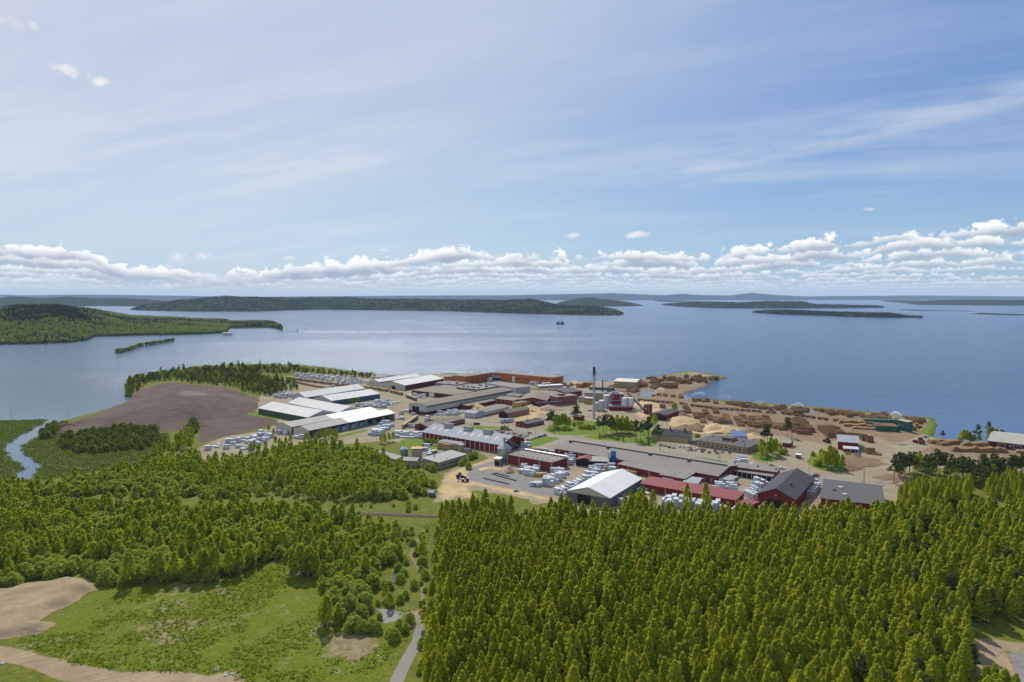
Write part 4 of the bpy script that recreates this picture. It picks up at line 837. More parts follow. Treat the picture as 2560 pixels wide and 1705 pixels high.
for q, (u0, u1, v, hh) in enumerate(((556, 578, 836.5, 6), (343, 350, 806, 6), (372, 381, 805, 6), (5, 16, 822, 5), (105, 110, 821, 6), (316, 321, 808, 6), (0, 12, 818, 5))):
    x, y = P(u0, v, 2 if q == 0 else 22); w_ = (u1 - u0) / FPX * y
    t = thing('lake_house', (x, y, 1 if q == 0 else 20), .1, ('long white roofed house on the shore near the peninsula tip', 'small pale house among the peninsula trees', 'small pale house among the peninsula trees', 'pale house at the peninsula edge', 'pale house at the peninsula edge', 'small pale house among the peninsula trees', 'pale house at the peninsula edge')[q], 'house', 'pale houses on the peninsula' if q else None)
    MB().box(0, w_, 0, 10, 0, hh).build('wall', cream, t)
    b = MB(); b.quad((-.5, -.5, hh), (w_ + .5, -.5, hh), (w_ + .5, 5, hh + 3), (-.5, 5, hh + 3)); b.quad((-.5, 5, hh + 3), (w_ + .5, 5, hh + 3), (w_ + .5, 10.5, hh), (-.5, 10.5, hh)); b.build('roof', whiteroof, t)
# ------------------------------------------------------------------ buildings
BLD = {}
def bld(name, label, k, A, B, Cc, h, rise=0.0, wall=None, roof=None, end=None, style='gable', near='B', over=.5, openings=(), vents=(), minw=4, rec=None, lower=None, depth=None, kA=None, base=GZ, cat='building', group=None, open_side=None, z0off=0):
    """A-B: ends of the near eave, C: the far eave at B's (or A's) end; all read at eave height. Returns the thing and its size"""
    a = P(*K(k, *A), base + h); b = P(*K(k if kA is None else kA, *B), base + h); c = P(*K(k if kA is None else kA, *Cc), base + h)
    ux, uy = b[0] - a[0], b[1] - a[1]; L = math.hypot(ux, uy); ux /= L; uy /= L
    q = b if near == 'B' else a; vx, vy = -uy, ux; w_ = (c[0] - q[0]) * vx + (c[1] - q[1]) * vy
    if w_ < 0: w_ = -w_
    if depth: w_ = depth
    w_ = max(w_, minw)
    rz = math.atan2(uy, ux); t = thing(name, (a[0], a[1], base), rz, label, cat, group)
    yr = w_ / 2 if style == 'gable' else w_
    m_end = end or wall
    b_ = MB(); zb = -.4 + z0off
    if style == 'gable' or style == 'flat':
        r = rise if style == 'gable' else 0
        b_.quad((0, 0, zb), (L, 0, zb), (L, 0, h), (0, 0, h), 0); b_.quad((L, w_, zb), (0, w_, zb), (0, w_, h), (L, w_, h), 0)
        if r: b_.face([(L, 0, zb), (L, w_, zb), (L, w_, h), (L, w_ / 2, h + r), (L, 0, h)], 1); b_.face([(0, w_, zb), (0, 0, zb), (0, 0, h), (0, w_ / 2, h + r), (0, w_, h)], 1)
        else: b_.quad((L, 0, zb), (L, w_, zb), (L, w_, h), (L, 0, h), 1); b_.quad((0, w_, zb), (0, 0, zb), (0, 0, h), (0, w_, h), 1)
    else:
        r = rise
        b_.quad((0, 0, zb), (L, 0, zb), (L, 0, h), (0, 0, h), 0); b_.quad((L, w_, zb), (0, w_, zb), (0, w_, h + r), (L, w_, h + r), 0)
        b_.quad((L, 0, zb), (L, w_, zb), (L, w_, h + r), (L, 0, h), 1); b_.quad((0, w_, zb), (0, 0, zb), (0, 0, h), (0, w_, h + r), 1)
    if open_side == 'F': b_.f.pop(0); b_.mi.pop(0)
    b_.build('wall', [wall, m_end], t)
    if lower:                                                      # a differently painted lower wall band
        lb = MB(); lb.box(-.05, L + .05, -.06, w_ + .06, -.3, lower[1]); lb.build('lower_wall', lower[0], t)
    rb = MB(); o = over; th = .28
    if style == 'gable':
        s_ = rise / (w_ / 2)
        for (y0, y1, z0, z1) in ((-o, w_ / 2, h - s_ * o, h + rise), (w_ + o, w_ / 2, h - s_ * o, h + rise)):
            p = [(-o, y0, z0 + .02), (L + o, y0, z0 + .02), (L + o, y1, z1 + .02), (-o, y1, z1 + .02)]
            if y0 > y1: p = [p[1], p[0], p[3], p[2]]
            n = len(rb.v); rb.v += p + [(x, y, z + th) for x, y, z in p]
            rb.f += [(n, n + 3, n + 2, n + 1), (n + 4, n + 5, n + 6, n + 7), (n, n + 1, n + 5, n + 4), (n + 1, n + 2, n + 6, n + 5), (n + 3, n, n + 4, n + 7)]; rb.mi += [0] * 5
    else:
        z1 = h + (rise if style == 'shed' else 0)
        p = [(-o, -o, h + .02), (L + o, -o, h + .02), (L + o, w_ + o, z1 + .02), (-o, w_ + o, z1 + .02)]
        n = 0; rb.v += p + [(x, y, z + th + .1) for x, y, z in p]; rb.f += [(0, 3, 2, 1), (4, 5, 6, 7), (0, 1, 5, 4), (1, 2, 6, 5), (2, 3, 7, 6), (3, 0, 4, 7)]; rb.mi += [0] * 6
    ro = rb.build('roof', roof, t)
    for (side, u, zc0, ww, hh, kd) in openings:
        mb_ = MB(); pr = .07; m_ = {'door': dark, 'gate': dark, 'window': white, 'lightdoor': white, 'reddoor': dkred, 'greydoor': gsteel, 'fascia': darkfelt, 'post': white, 'dwindow': glass}[kd]
        def place(ob, ww, hh, z0, pr, u=u, side=side):
            if side == 'F': ob.box(u * L - ww / 2, u * L + ww / 2, -pr, .02, z0, z0 + hh)
            elif side == 'B': ob.box(u * L - ww / 2, u * L + ww / 2, w_ - .02, w_ + pr, z0, z0 + hh)
            elif side == 'L': ob.box(-pr, .02, u * w_ - ww / 2, u * w_ + ww / 2, z0, z0 + hh)
            else: ob.box(L - .02, L + pr, u * w_ - ww / 2, u * w_ + ww / 2, z0, z0 + hh)
        place(mb_, ww, hh, zc0, pr)
        nm = {'door': 'doorway', 'gate': 'doorway', 'window': 'window', 'lightdoor': 'door', 'reddoor': 'door', 'greydoor': 'door', 'fascia': 'fascia', 'post': 'corner_post', 'dwindow': 'window'}[kd]
        ob = mb_.build(nm, m_, t)
        if kd == 'window' and ww > .9:
            m2 = MB(); place(m2, ww - .45, hh - .45, zc0 + .22, pr + .04); m2.build('pane', glass, ob)
    for (u, v, ww, ll, hh, mm, nm) in vents:
        x, y = u * L, v * w_
        zr = h + (rise * (1 - abs(v - .5) * 2) if style == 'gable' else (rise * v if style == 'shed' else 0)) + th
        vb = MB(); vb.box(x - ww / 2, x + ww / 2, y - ll / 2, y + ll / 2, zr - .6, zr + hh); vb.build(nm, mm, ro)
    BLD[label] = (t, L, w_, h, rise); return t, L, w_, ro
def win_row(side, us, z, w_, h_, kd='window'): return [(side, u, z, w_, h_, kd) for u in us]
lin = lambda a, b, n: [a + (b - a) * i / (n - 1) for i in range(n)]
H = 'hall'; WH = 'warehouse'
bld('warehouse', 'long off-white roofed warehouse with grey-green walls next to the bark heap', 1, (205, 636), (770, 742), (1105, 690), 6, 5, green_w, whiteroof, end=lgrey, cat=WH, openings=[('L', .5, 0, 6, 5, 'greydoor')])
bld('warehouse', 'off-white roofed warehouse joined behind the grey-green walled one', 1, (540, 577), (1115, 688), (1340, 640), 6, 5, green_w, whiteroof, end=lgrey, cat=WH)
bld('warehouse', 'farther of two dusty blue warehouses with dull white roofs', 1, (745, 516), (1415, 413), (585, 497), 6.5, 5, blue_w, whiteroof, end=lgrey, near='A', cat=WH)
bld('warehouse', 'nearer dusty blue warehouse with a dull white roof and birches before it', 1, (1040, 554), (1585, 473), (870, 517), 6, 4.5, blue_w, whiteroof, end=lgrey, near='A', cat=WH)
def shed2(label, A, B, Cc, split, rise, h, openf=False):
    """long open-fronted lumber shed whose roof is old grey sheet at one end and new white sheet at the other"""
    t, L, w_, ro = bld('lumber_shed', label, 1, A, B, Cc, h, rise, dkred if not openf else cream, oldroof, end=cream, near='A', cat='shed', open_side='F' if openf else None, over=.8)
    s_ = rise / (w_ / 2); b = MB(); x0 = L * split
    for sg in (0, 1):
        y0, y1 = (-.85, w_ / 2) if sg == 0 else (w_ + .85, w_ / 2); z0 = h - s_ * .85 + .34; z1 = h + rise + .34
        p = [(x0, y0, z0), (L + .85, y0, z0), (L + .85, y1, z1), (x0, y1, z1)]
        b.face(p if sg == 0 else p[::-1])
    b.build('new_roof_section', brightroof, ro)
    if openf:
        fb = MB(); fb.box(0, L, -.05, .25, h - 1.0, h); fb.build('beam', dkred, t)
        for i in range(13): p_ = MB(); p_.box(L * i / 12 - .15, L * i / 12 + .15, 0, .3, 0, h - 1); p_.build('post', gsteel, t)
        fl = MB(); fl.box(.2, L - .2, .2, w_ - .2, -.2, .05); fl.build('floor', concrete, t)
    return t, L, w_
shed2('long closed lumber shed, roof half grey and half bright white, behind its open twin', (585, 849), (1560, 664), (460, 809), .45, 2.8, 7)
OPEN = shed2('open-fronted lumber shed with a roof half grey and half bright white', (785, 889), (1750, 693), (650, 851), .43, 3.0, 7, True)
bld('warehouse', 'far white roofed warehouse near the lake shore, partly behind its twin', 1, (1580, 341), (2055, 271), (1490, 325), 7, 3, dkred, whiteroof, end=cream, near='A', cat=WH)
bld('warehouse', 'white roofed warehouse with a cream gable and small dark doorway near the lake', 1, (1870, 379), (2305, 301), (1635, 346), 7, 4.5, dkred, whiteroof, end=cream, near='A', cat=WH, openings=[('L', .45, 0, 7, 5, 'door')])
# orange lakeside mill
bld('mill_hall', 'orange lakeside mill wing with tall dark window slits', 2, (742, 279), (1048, 235), (1040, 216), 12, 0, orange, feltroof, style='flat', cat=H, depth=26, openings=[('F', u, 2, 2.2, 8, 'dwindow') for u in (.05, .23, .42, .60, .78)], vents=[(u, .6, 3, 3, 1.1, white, 'skylight') for u in lin(.1, .9, 5)])
bld('mill_hall', 'low orange lakeside mill wing nearest the white warehouses', 2, (497, 281), (742, 281), (742, 262), 9, 0, orange, feltroof, style='flat', cat=H, depth=30, openings=win_row('F', (.72, .84), 3, 2.6, 1.8, 'dwindow'))
bld('mill_hall', 'long orange lakeside mill wing with a grey canopy and rows of low windows', 2, (1052, 232), (1728, 292), (1745, 270), 12, 0, orange, feltroof, style='flat', cat=H, depth=28,
    openings=[('F', .36, 0, 5, 9, 'lightdoor')] + win_row('F', (.42, .46, .57, .61), 5.5, 5, 1.6, 'dwindow') + win_row('F', (.84, .88, .92), 8.5, 6, 1.6, 'dwindow'), vents=[(u, .5, 3, 3, 1.1, white, 'skylight') for u in lin(.06, .9, 9)])
bld('loading_canopy', 'pale grey loading canopy on the front of the orange mill', 2, (1040, 268), (1232, 277), (1235, 266), 7.5, 0, lgrey, feltroof, style='flat', cat='canopy', depth=10, openings=[('F', .5, 1, 34, 3.5, 'door')])
bld('annex', 'small white annexe at the foot of the orange mill', 2, (1468, 335), (1540, 342), (1548, 335), 5, 0, white, feltroof, style='flat', cat='annexe', depth=10, openings=win_row('F', (.25, .5, .75), 1.2, 2.2, 2.0, 'dwindow'))
bld('annex', 'grey annexe in the inner corner of the orange mill', 2, (985, 300), (1040, 300), (1045, 295), 5, 0, lgrey, lgrey, style='flat', cat='annexe', depth=10)
# central sawmill block
bld('sawmill_hall', 'broad flat grey roofed sawmill hall with dark red walls', 2, (135, 436), (620, 488), (1060, 386), 5.5, 0, dkred, brownfelt, style='flat', cat=H, openings=[('F', .47, 0, 9, 5.2, 'lightdoor')])
bld('roof_house', 'raised grey flat roofed hall studded with dark vents', 2, (640, 400), (880, 426), (1090, 388), 8, 0, gsteel, feltroof, style='flat', cat=H, vents=[(u, v, 2.4, 2.4, 1.6, dsteel, 'vent') for u, v in ((.1, .25), (.3, .25), (.5, .25), (.66, .2), (.85, .2), (.5, .7), (.7, .75), (.85, .6), (.35, .8))])
bld('roof_house', 'grey flat roofed block with clutter behind the raised vented hall', 2, (400, 352), (640, 372), (740, 345), 7, 0, gsteel, feltroof, style='flat', cat=H, vents=[(u, v, 3, 2, 1.6, m_, 'vent') for u, v, m_ in ((.1, .2, lgrey), (.3, .5, steel), (.5, .3, lgrey), (.7, .6, bark), (.85, .3, bark), (.2, .8, steel), (.6, .85, lgrey))])
bld('mill_hall', 'wide flat grey roofed hall with a pale wall before the orange mill', 2, (965, 353), (1306, 410), (1515, 398), 8, 0, lgrey, feltroof, style='flat', cat=H)
bld('long_hall', 'very long hall with brown felt roof, pale upper wall and red base', 2, (305, 612), (1275, 432), (105, 584), 10, 2.2, cream, brownfelt, end=lgrey, near='A', cat=H, lower=(dkred, 3.2),
    openings=[('F', .5, 8.7, 0, 0, 'fascia'), ('L', .62, -.1, 11, 8, 'gate')])
t_ = BLD['very long hall with brown felt roof, pale upper wall and red base']
MB().box(0, t_[1], -.55, -.4, 8.2, 9.9).build('fascia', mgrey, t_[0])
bld('lean_to', 'low red lean-to with window dots beside the very long hall', 2, (770, 613), (1085, 547), (1060, 527), 4, 1.2, red, brownfelt, style='shed', cat='lean-to', depth=12)
bld('red_house', 'red workshop with round white windows beside the very long hall', 2, (1085, 528), (1290, 553), (1360, 521), 5.5, 1.6, red, feltroof, cat='workshop', openings=win_row('F', lin(.08, .92, 5), 2, 1.5, 1.5) + win_row('R', (.3, .6), 2, 1.5, 1.5))
bld('workshop', 'small brown roofed workshop between the red hall and the pale one', 2, (1190, 490), (1345, 505), (1310, 470), 6, 1.5, beige, brownfelt, cat='workshop')
bld('gabled_hall', 'red gabled hall with a wide grey roof facing the yard', 2, (1655, 550), (1720, 480), (1372, 522), 7, 3.2, red, brownfelt, near='A', cat=H, over=1.0, openings=[('L', .5, 0, 6, 4, 'gate')])
bld('mill_hall', 'low grey roofed red mill hall sloping back towards the lake', 2, (1668, 500), (1868, 459), (1835, 410), 7, 1.5, red, feltroof, style='gable', cat=H, openings=win_row('F', lin(.1, .9, 6), 3, 2.2, 1.4))
bld('gabled_hall', 'dark roofed red hall with a shallow gable behind the brick building', 2, (1872, 463), (2060, 442), (1962, 398), 8, 2.2, red, darkfelt, cat=H)
bld('brick_building', 'two-storey pink brick building with rows of windows', 2, (1778, 513), (2008, 491), (1995, 476), 10, 0, brick, feltroof, style='flat', cat='building', depth=16, openings=win_row('F', lin(.08, .92, 7), 6.2, 1.6, 2.0, 'dwindow') + win_row('F', lin(.08, .92, 7), 2.0, 1.6, 2.0, 'dwindow'), vents=[(.4, .5, 8, 5, 2.4, brick, 'penthouse')])
bld('lean_to', 'pink brick lean-to at the side of the two-storey brick building', 2, (1665, 520), (1778, 538), (1778, 515), 7, 1, brick, feltroof, style='shed', cat='lean-to', depth=14)
bld('chip_house', 'yellow chip house with a conveyor', 2, (1335, 583), (1520, 548), (1480, 522), 6, 0, ochre, brownfelt, style='flat', cat='building', depth=9, openings=win_row('F', (.3, .7), 0, 5, 3.5, 'door'))
bld('storage_shed', 'pale grey metal storage shed with a low gable in the mill yard', 2, (730, 684), (850, 698), (968, 676), 5, 1.6, lgrey, greyroof, cat='shed')
bld('workshop', 'low white walled workshop with a row of windows and pinkish base', 2, (965, 682), (1245, 616), (1130, 592), 4.5, 1.6, white, feltroof, cat='workshop', lower=(brick, 1.4), openings=win_row('F', lin(.05, .95, 12), 1.8, 1.6, 1.6, 'dwindow'))
bld('drying_shed', 'orange walled shed with a dark red open gable', 2, (1210, 693), (1465, 641), (1088, 690), 5.5, 2.4, orange2, brownfelt, end=dkred, near='A', cat='shed', openings=[('L', .5, 0, 13, 4.4, 'gate')])
bld('red_house', 'low dark roofed red house between the lots and the pine lawn', 2, (1435, 816), (1630, 776), (1303, 796), 3.6, 1.8, red, darkfelt, near='A', cat='house', over=.8, openings=win_row('F', lin(.08, .92, 8), 1.2, 1.8, 1.2) + win_row('L', (.3, .7), 1.2, 1.5, 1.2), vents=[(.3, .4, 1.2, 1.2, 1.2, dsteel, 'chimney'), (.75, .4, 1.2, 1.2, 1.2, dsteel, 'chimney')])
bld('red_shed', 'small red shed with a brown roof by the timber wagons', 2, (325, 762), (432, 778), (500, 748), 4, 1.3, red, brownfelt, cat='shed')
bld('red_workshop', 'brown roofed red workshop with white windows above the long metal roofed hall', 2, (310, 846), (735, 757), (640, 727), 4.5, 2.2, red, brownfelt, cat='workshop', openings=win_row('F', lin(.72, .96, 6), 1.4, 1.8, 1.6) + [('L', .5, 0, 6, 4, 'gate')])
t1, L1, w1, ro1 = bld('metal_roofed_hall', 'long red hall with a pale metal roof and three roof houses', 2, (255, 904), (1145, 1053), (1380, 975), 7, 5.2, red, greyroof, end=red, cat=H, over=.9,
    openings=[('F', u, 0, .5, 6.6, 'post') for u in lin(.04, .98, 17)] + [('R', .7, 0, 6, 5, 'gate')])
for u in (.2, .46, .71):
    x = u * L1; rh = MB(); rh.box(x - 4, x + 4, w1 / 2 - 3, w1 / 2 + 1.5, 10.6, 14.1); r_ = rh.build('roof_house', lgrey, ro1)
    MB().box(x - 4.6, x + 4.6, w1 / 2 - 3.6, w1 / 2 + 2.1, 14.1, 14.5).build('cap', feltroof, r_)
for i, u in enumerate((.06, .15, .24, .40, .48, .57, .66, .75, .86)):
    x = u * L1; s_ = 5.2 / (w1 / 2); y0, y1 = w1 * .18, w1 * .34
    MB().quad((x, y0, 7 + s_ * y0 + .33), (x + 1.6, y0, 7 + s_ * y0 + .33), (x + 1.6, y1, 7 + s_ * y1 + .33), (x, y1, 7 + s_ * y1 + .33)).build('skylight', cream, ro1)
# sawdust yard group
t2, L2, w2, ro2 = bld('red_hall', 'flat roofed red hall with chimney caps beside the big steel silo', 5, (1670, 528), (2172, 620), (2283, 549), 7, 0, red, feltroof, style='flat', cat=H, openings=[('F', u, 0, .35, 6.6, 'post') for u in (.0, .27, .73, 1.0)] + [('R', 1.0, 0, .35, 6.6, 'post')],
    vents=[(u, .2, .8, .8, .9, lgrey, 'chimney') for u in lin(.06, .95, 9)] + [(u, .85, .9, .9, .8, dsteel, 'vent') for u in lin(.05, .98, 14)])
MB().beam((0, w2 * .93, 8.2), (L2, w2 * .93, 8.2), .45, n=8).build('pipe', steel, ro2)
def cyl(name, label, k, u, v, r, prof, m_, cat, n=24, group=None, base=GZ):
    x, y = P(*K(k, u, v), base); t = thing(name, (x, y, base), 0, label, cat, group)
    MB().lathe(0, 0, [(r, -.3)] + [(r * a, z) for a, z in prof], n).build('body', m_, t); return t
s1 = cyl('silo', 'big galvanised steel silo with a cone top beside the flat roofed red hall', 5, 1635, 597, 5.6, [(1, 10.5), (1.03, 10.55)], steel, 'silo')
MB().lathe(0, 0, [(5.8, 10.5), (1.2, 14.2), (1.0, 14.3)]).build('cone_roof', steel, s1); MB().lathe(0, 0, [(.9, 14), (.7, 17.6), (1.0, 17.7), (1.0, 18.6)], 12).build('stack', gsteel, s1)
b = MB(); b.beam((.5, 1, 17.5), (14, 6, 9), .4, n=6); b.beam((2.6, 2, 17.2), (8, 4, 9), .3, n=6); b.build('pipe', gsteel, s1)
b = MB(); b.box(-1.6, 1.6, -7.5, -5.4, 0, 5.2); b.build('blue_cabinet', mat('pale_blue_steel', (.12, .28, .36), .6, .1), s1)
t3, *_ = bld('chip_bin', 'open-fronted timber chip bin at the foot of the steel silo', 5, (1520, 575), (1585, 580), (1612, 566), 5, 0, tan, white, style='flat', cat='bin', depth=6, openings=[('F', .5, 0, 3.6, 3.4, 'door')])
# beige farm-like sheds
bld('beige_shed', 'low beige shed with a grey roof among the trees', 5, (165, 516), (412, 586), (455, 543), 4, 1.6, beige, oldroof, cat='shed', openings=win_row('F', (.2, .55), 1.2, 7, .8, 'dwindow'))
s2 = cyl('silo', 'slim grey-green silo with a conical top by the beige sheds', 5, 500, 578, 3.0, [(1, 8.4)], mat('grey_green_steel', (.20, .25, .25), .5, .1, .5), 'silo')
MB().lathe(0, 0, [(3.1, 8.4), (.6, 10.4), (.5, 10.6)]).build('cone_roof', lgrey, s2); MB().beam((0, 0, 10), (0, 0, 14.5), .18).build('mast', gsteel, s2)
bld('beige_tower', 'beige block tower beside the slim silo', 5, (585, 466), (697, 464), (697, 445), 9, 0, beige, sawd, style='flat', cat='building', depth=7)
bld('beige_shed', 'tall little beige shed with a grey hipped roof below the slim silo', 5, (488, 592), (638, 600), (660, 575), 5, 1.4, beige, oldroof, cat='shed', over=.8, depth=9, openings=[('F', .5, 4.2, 7, .5, 'dwindow')])
bld('beige_shed', 'long beige shed with dark window slots and a grey roof', 5, (890, 622), (1207, 528), (1115, 473), 5, 1.2, beige, oldroof, cat='shed', style='shed', openings=win_row('F', (.18, .42, .66), 2.0, 6, .9, 'dwindow'), vents=[(.3, .8, .8, .8, 1, dsteel, 'vent')])
bld('beige_shed', 'short end of the long beige shed behind the trees', 5, (700, 598), (890, 622), (960, 575), 4.6, 1, beige, oldroof, cat='shed', style='shed', depth=12)
bld('rack_shed', 'grey timber rack shed holding yellow lumber packs', 5, (885, 378), (1110, 412), (1120, 400), 5, 0, mgrey, mgrey, style='flat', cat='shed', depth=8, open_side='F')
bld('beige_shed', 'narrow beige wall block beside the timber rack', 5, (1108, 420), (1155, 425), (1158, 415), 5.5, 0, beige, oldroof, style='flat', cat='building', depth=5)
bld('beige_shed', 'small dark roofed hut at the end of the long beige shed', 5, (1175, 470), (1235, 478), (1250, 462), 3.0, .8, beige, darkfelt, cat='hut', depth=5)
bld('substation', 'tiny grey hut with a blue-grey roof at the end of a gravel path', 5, (775, 955), (828, 960), (832, 945), 2.8, .9, mgrey, mat('blue_grey_sheet', (.16, .22, .30), .5, .1), cat='hut', depth=3.6, minw=3)
# large grey roofed hall
Lh = 'very large grey roofed red hall with a dark pipe along its ridge'
t4, L4, w4, ro4 = bld('planing_mill', Lh, 6, (395, 458), (2240, 772), (2421, 640), 5.6, 3.0, red, feltroof, cat=H, over=.8, openings=win_row('F', lin(.03, .36, 8), 2.6, 1.7, 1.6) + win_row('R', (.2, .35, .6), 2.2, 1.6, 1.8) + win_row('F', (.93, .965), 1.2, 1.6, 1.8))
b = MB(); b.beam((1, w4 * .49, 9.4), (L4 - 1, w4 * .49, 9.4), .42, n=8)
for i in range(26): b.box(L4 * (i + .5) / 26 - .2, L4 * (i + .5) / 26 + .2, w4 * .47, w4 * .51, 8.4, 9.1)
b.build('ridge_pipe', dsteel, ro4)
for u in (.03, .29, .56, .79): MB().box(u * L4 - .8, u * L4 + .8, w4 * .40, w4 * .46, 8, 9.9).build('vent', dsteel, ro4)
bld('hall_extension', 'grey roofed bulge on the yard side of the very large red hall', 6, (1108, 637), (1592, 742), (1640, 660), 4.6, 1.4, red, feltroof, style='shed', cat=H, depth=22, openings=[('F', u, 0, .35, 4.3, 'post') for u in (.0, .25, .74, 1.0)])
bld('hall_extension', 'deeper grey roofed extension with a pale garage door on the very large red hall', 6, (1585, 757), (1865, 807), (1965, 722), 4.6, 1.4, red, feltroof, style='shed', cat=H, openings=[('F', .32, 0, 8, 3.4, 'lightdoor')])
bld('porch', 'low grey lean-to in the corner of the very large red hall', 6, (1850, 842), (2010, 862), (2050, 800), 3.6, .8, gsteel, greyroof, style='shed', cat='lean-to', depth=13)
bld('porch', 'small grey roofed lean-to on the end wall of the very large red hall', 7, (440, 800), (555, 825), (640, 755), 3.6, .5, gsteel, oldroof, style='shed', cat='lean-to', depth=12)
bld('red_hall', 'low grey roofed red wing with a deep canopy next to the charcoal roofed hall', 7, (605, 668), (1092, 730), (1118, 690), 5.6, .6, red, feltroof, style='shed', cat='wing', depth=13, vents=[(.52, .6, 1.6, 1.6, .8, dsteel, 'vent'), (.95, .5, 1.6, 1.6, .8, dsteel, 'vent')])
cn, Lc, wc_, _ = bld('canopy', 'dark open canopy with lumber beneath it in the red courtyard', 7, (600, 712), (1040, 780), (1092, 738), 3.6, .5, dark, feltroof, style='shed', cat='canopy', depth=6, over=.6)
for i in range(9): MB().box(Lc * i / 8 - .12, Lc * i / 8 + .12, -.9, -.65, 0, 3.6).build('post', white, cn)
# canopy with red roof and blue filter tower
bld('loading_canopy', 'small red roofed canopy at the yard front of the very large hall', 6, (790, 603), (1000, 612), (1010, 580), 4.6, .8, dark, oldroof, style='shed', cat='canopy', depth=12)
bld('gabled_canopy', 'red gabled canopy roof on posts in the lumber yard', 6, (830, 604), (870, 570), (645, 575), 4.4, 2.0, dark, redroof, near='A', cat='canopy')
x, y = PK(6, 1055, 650); bt = thing('filter_tower', (x, y, GZ), math.radians(-8), 'bright blue filter tower with grey ducts in the lumber yard', 'tower')
MB().box(-2, 2, -1.8, 1.8, 2.5, 11.5).build('body', bluep, bt); b = MB()
for sx in (-1.7, 1.7):
    for sy in (-1.5, 1.5): b.beam((sx, sy, -.2), (sx, sy, 2.6), .15)
b.build('leg', bluep, bt); b = MB(); b.beam((-3.4, -.5, 0), (-3.4, -.5, 10.2), .35, n=8); b.beam((-3.4, -.5, 10.2), (-1.5, -.2, 11), .35, n=8); b.beam((-2, -2.2, 8.5), (3, -2.2, 9.5), .3, n=8); b.build('duct', steel, bt)
# white tent hall
t5, L5, w5, ro5 = bld('tent_hall', 'big grey walled storage hall with an off-white tarpaulin roof', 6, (1018, 1023), (1381, 802), (552, 931), 6.3, 4.6, mgrey, tentroof, near='A', cat=H, over=.3, openings=[('L', .60, 0, 9, 5.6, 'gate')])
g = MB(); yy = w5; g.face([(-.12, .1, 6.1), (-.12, yy / 2, 10.7), (-.12, yy - .1, 6.1)][::-1]); g.build('gable', cream, t5)
# red shed, charcoal hall, flat hall
t6, L6, w6, ro6 = bld('red_shed', 'long low red shed with a red sheet metal roof', 6, (1362, 857), (2441, 1049), (2499, 975), 4.6, 1.3, red, redroof, style='shed', cat='shed', over=.5, openings=[('F', u, 0, .35, 4.3, 'post') for u in (.0, .28, .56, .83, 1.0)])
bld('red_shed', 'stubby lower red roofed end of the long red shed', 7, (640, 1082), (775, 1118), (806, 1057), 3.4, .6, red, redroof, style='shed', cat='shed')
t7, L7, w7, ro7 = bld('charcoal_hall', 'red gabled hall with a charcoal sheet metal roof', 7, (1300, 1036), (1517, 796), (868, 978), 7, 5.0, red, darkroof, near='A', cat=H, over=.8, openings=[('L', .52, 0, 8, 5.0, 'gate'), ('L', .84, 0, 1.2, 2.2, 'lightdoor'), ('L', .5, 7.4, .8, .6, 'lightdoor')], vents=[(.35, .3, 1.2, 1.2, 1.2, dsteel, 'vent')])
t8, L8, w8, ro8 = bld('flat_hall', 'wide flat dark grey roofed red hall near the pines', 8, (58, 1022), (760, 1108), (921, 904), 7.5, .0, red, darkfelt, style='flat', cat=H, over=.9, vents=[(.3, .62, 2.6, 2.6, .8, lgrey, 'roof_fan'), (.38, .28, 2.6, 2.6, .8, lgrey, 'roof_fan'), (.2, .45, 1.6, 1.6, .9, dsteel, 'vent')], openings=[('F', .09, 0, 3, 3.6, 'lightdoor'), ('F', .28, 0, 2, 2.6, 'lightdoor')])
# offices
t9, L9, w9, ro9 = bld('yellow_house', 'old pale yellow house with a dark grey gabled roof behind the car park', 3, (1040, 927), (1450, 968), (1512, 933), 5, 4.2, yellow, darkroof, cat='house', over=.6, openings=win_row('F', (.18, .34, .5, .66, .74, .90), 1.6, 1.5, 1.8) + [('R', .5, 0, 1.4, 2.4, 'reddoor')] + win_row('R', (.3, .7), 1.6, 1.3, 1.6), vents=[(.45, .5, 1.2, 1.2, 2.0, dsteel, 'chimney'), (.85, .5, 1.4, 1.4, 2.0, dkred, 'chimney')])
t10, L10, w10, ro10 = bld('office', 'single-storey yellow office with a flat dark roof and a rooftop cabin', 3, (1552, 1003), (2118, 1087), (2228, 1008), 4.6, 0, ochre, darkfelt, style='flat', cat='office', over=.9, openings=win_row('F', lin(.06, .95, 11), 1.3, 3.2, 2.0) + [('F', .5, -.1, 60, .9, 'greydoor')] + win_row('R', (.2, .5, .8), 1.3, 3.2, 2.0), vents=[(.1, .7, 1, 1, 1, dsteel, 'vent'), (.75, .6, 1, 1, 1, dsteel, 'vent')])
cb = MB(); cb.box(L10 * .36, L10 * .56, w10 * .45, w10 * .8, 4.9, 7.4); cbo = cb.build('rooftop_cabin', ochre, ro10); MB().box(L10 * .36 - .7, L10 * .56 + .7, w10 * .45 - .7, w10 * .8 + .7, 7.4, 7.7).build('cap', darkfelt, cbo)
MB().box(L10 * .38, L10 * .54, w10 * .45 - .06, w10 * .45, 5.6, 6.8).build('window', glass, cbo)
bld('hut', 'small dark hut linking the yellow house and the office', 3, (1480, 1005), (1545, 1012), (1560, 995), 3, 0, mgrey, greenp, style='flat', cat='hut', depth=5)
bld('salt_shed', 'low shed with a bright blue roof behind the office', 3, (1950, 955), (2110, 962), (2080, 930), 2.6, 1.4, lgrey, mat('blue_sheet_roof', (.05, .11, .30), .5, .1), style='shed', cat='shed', depth=18)
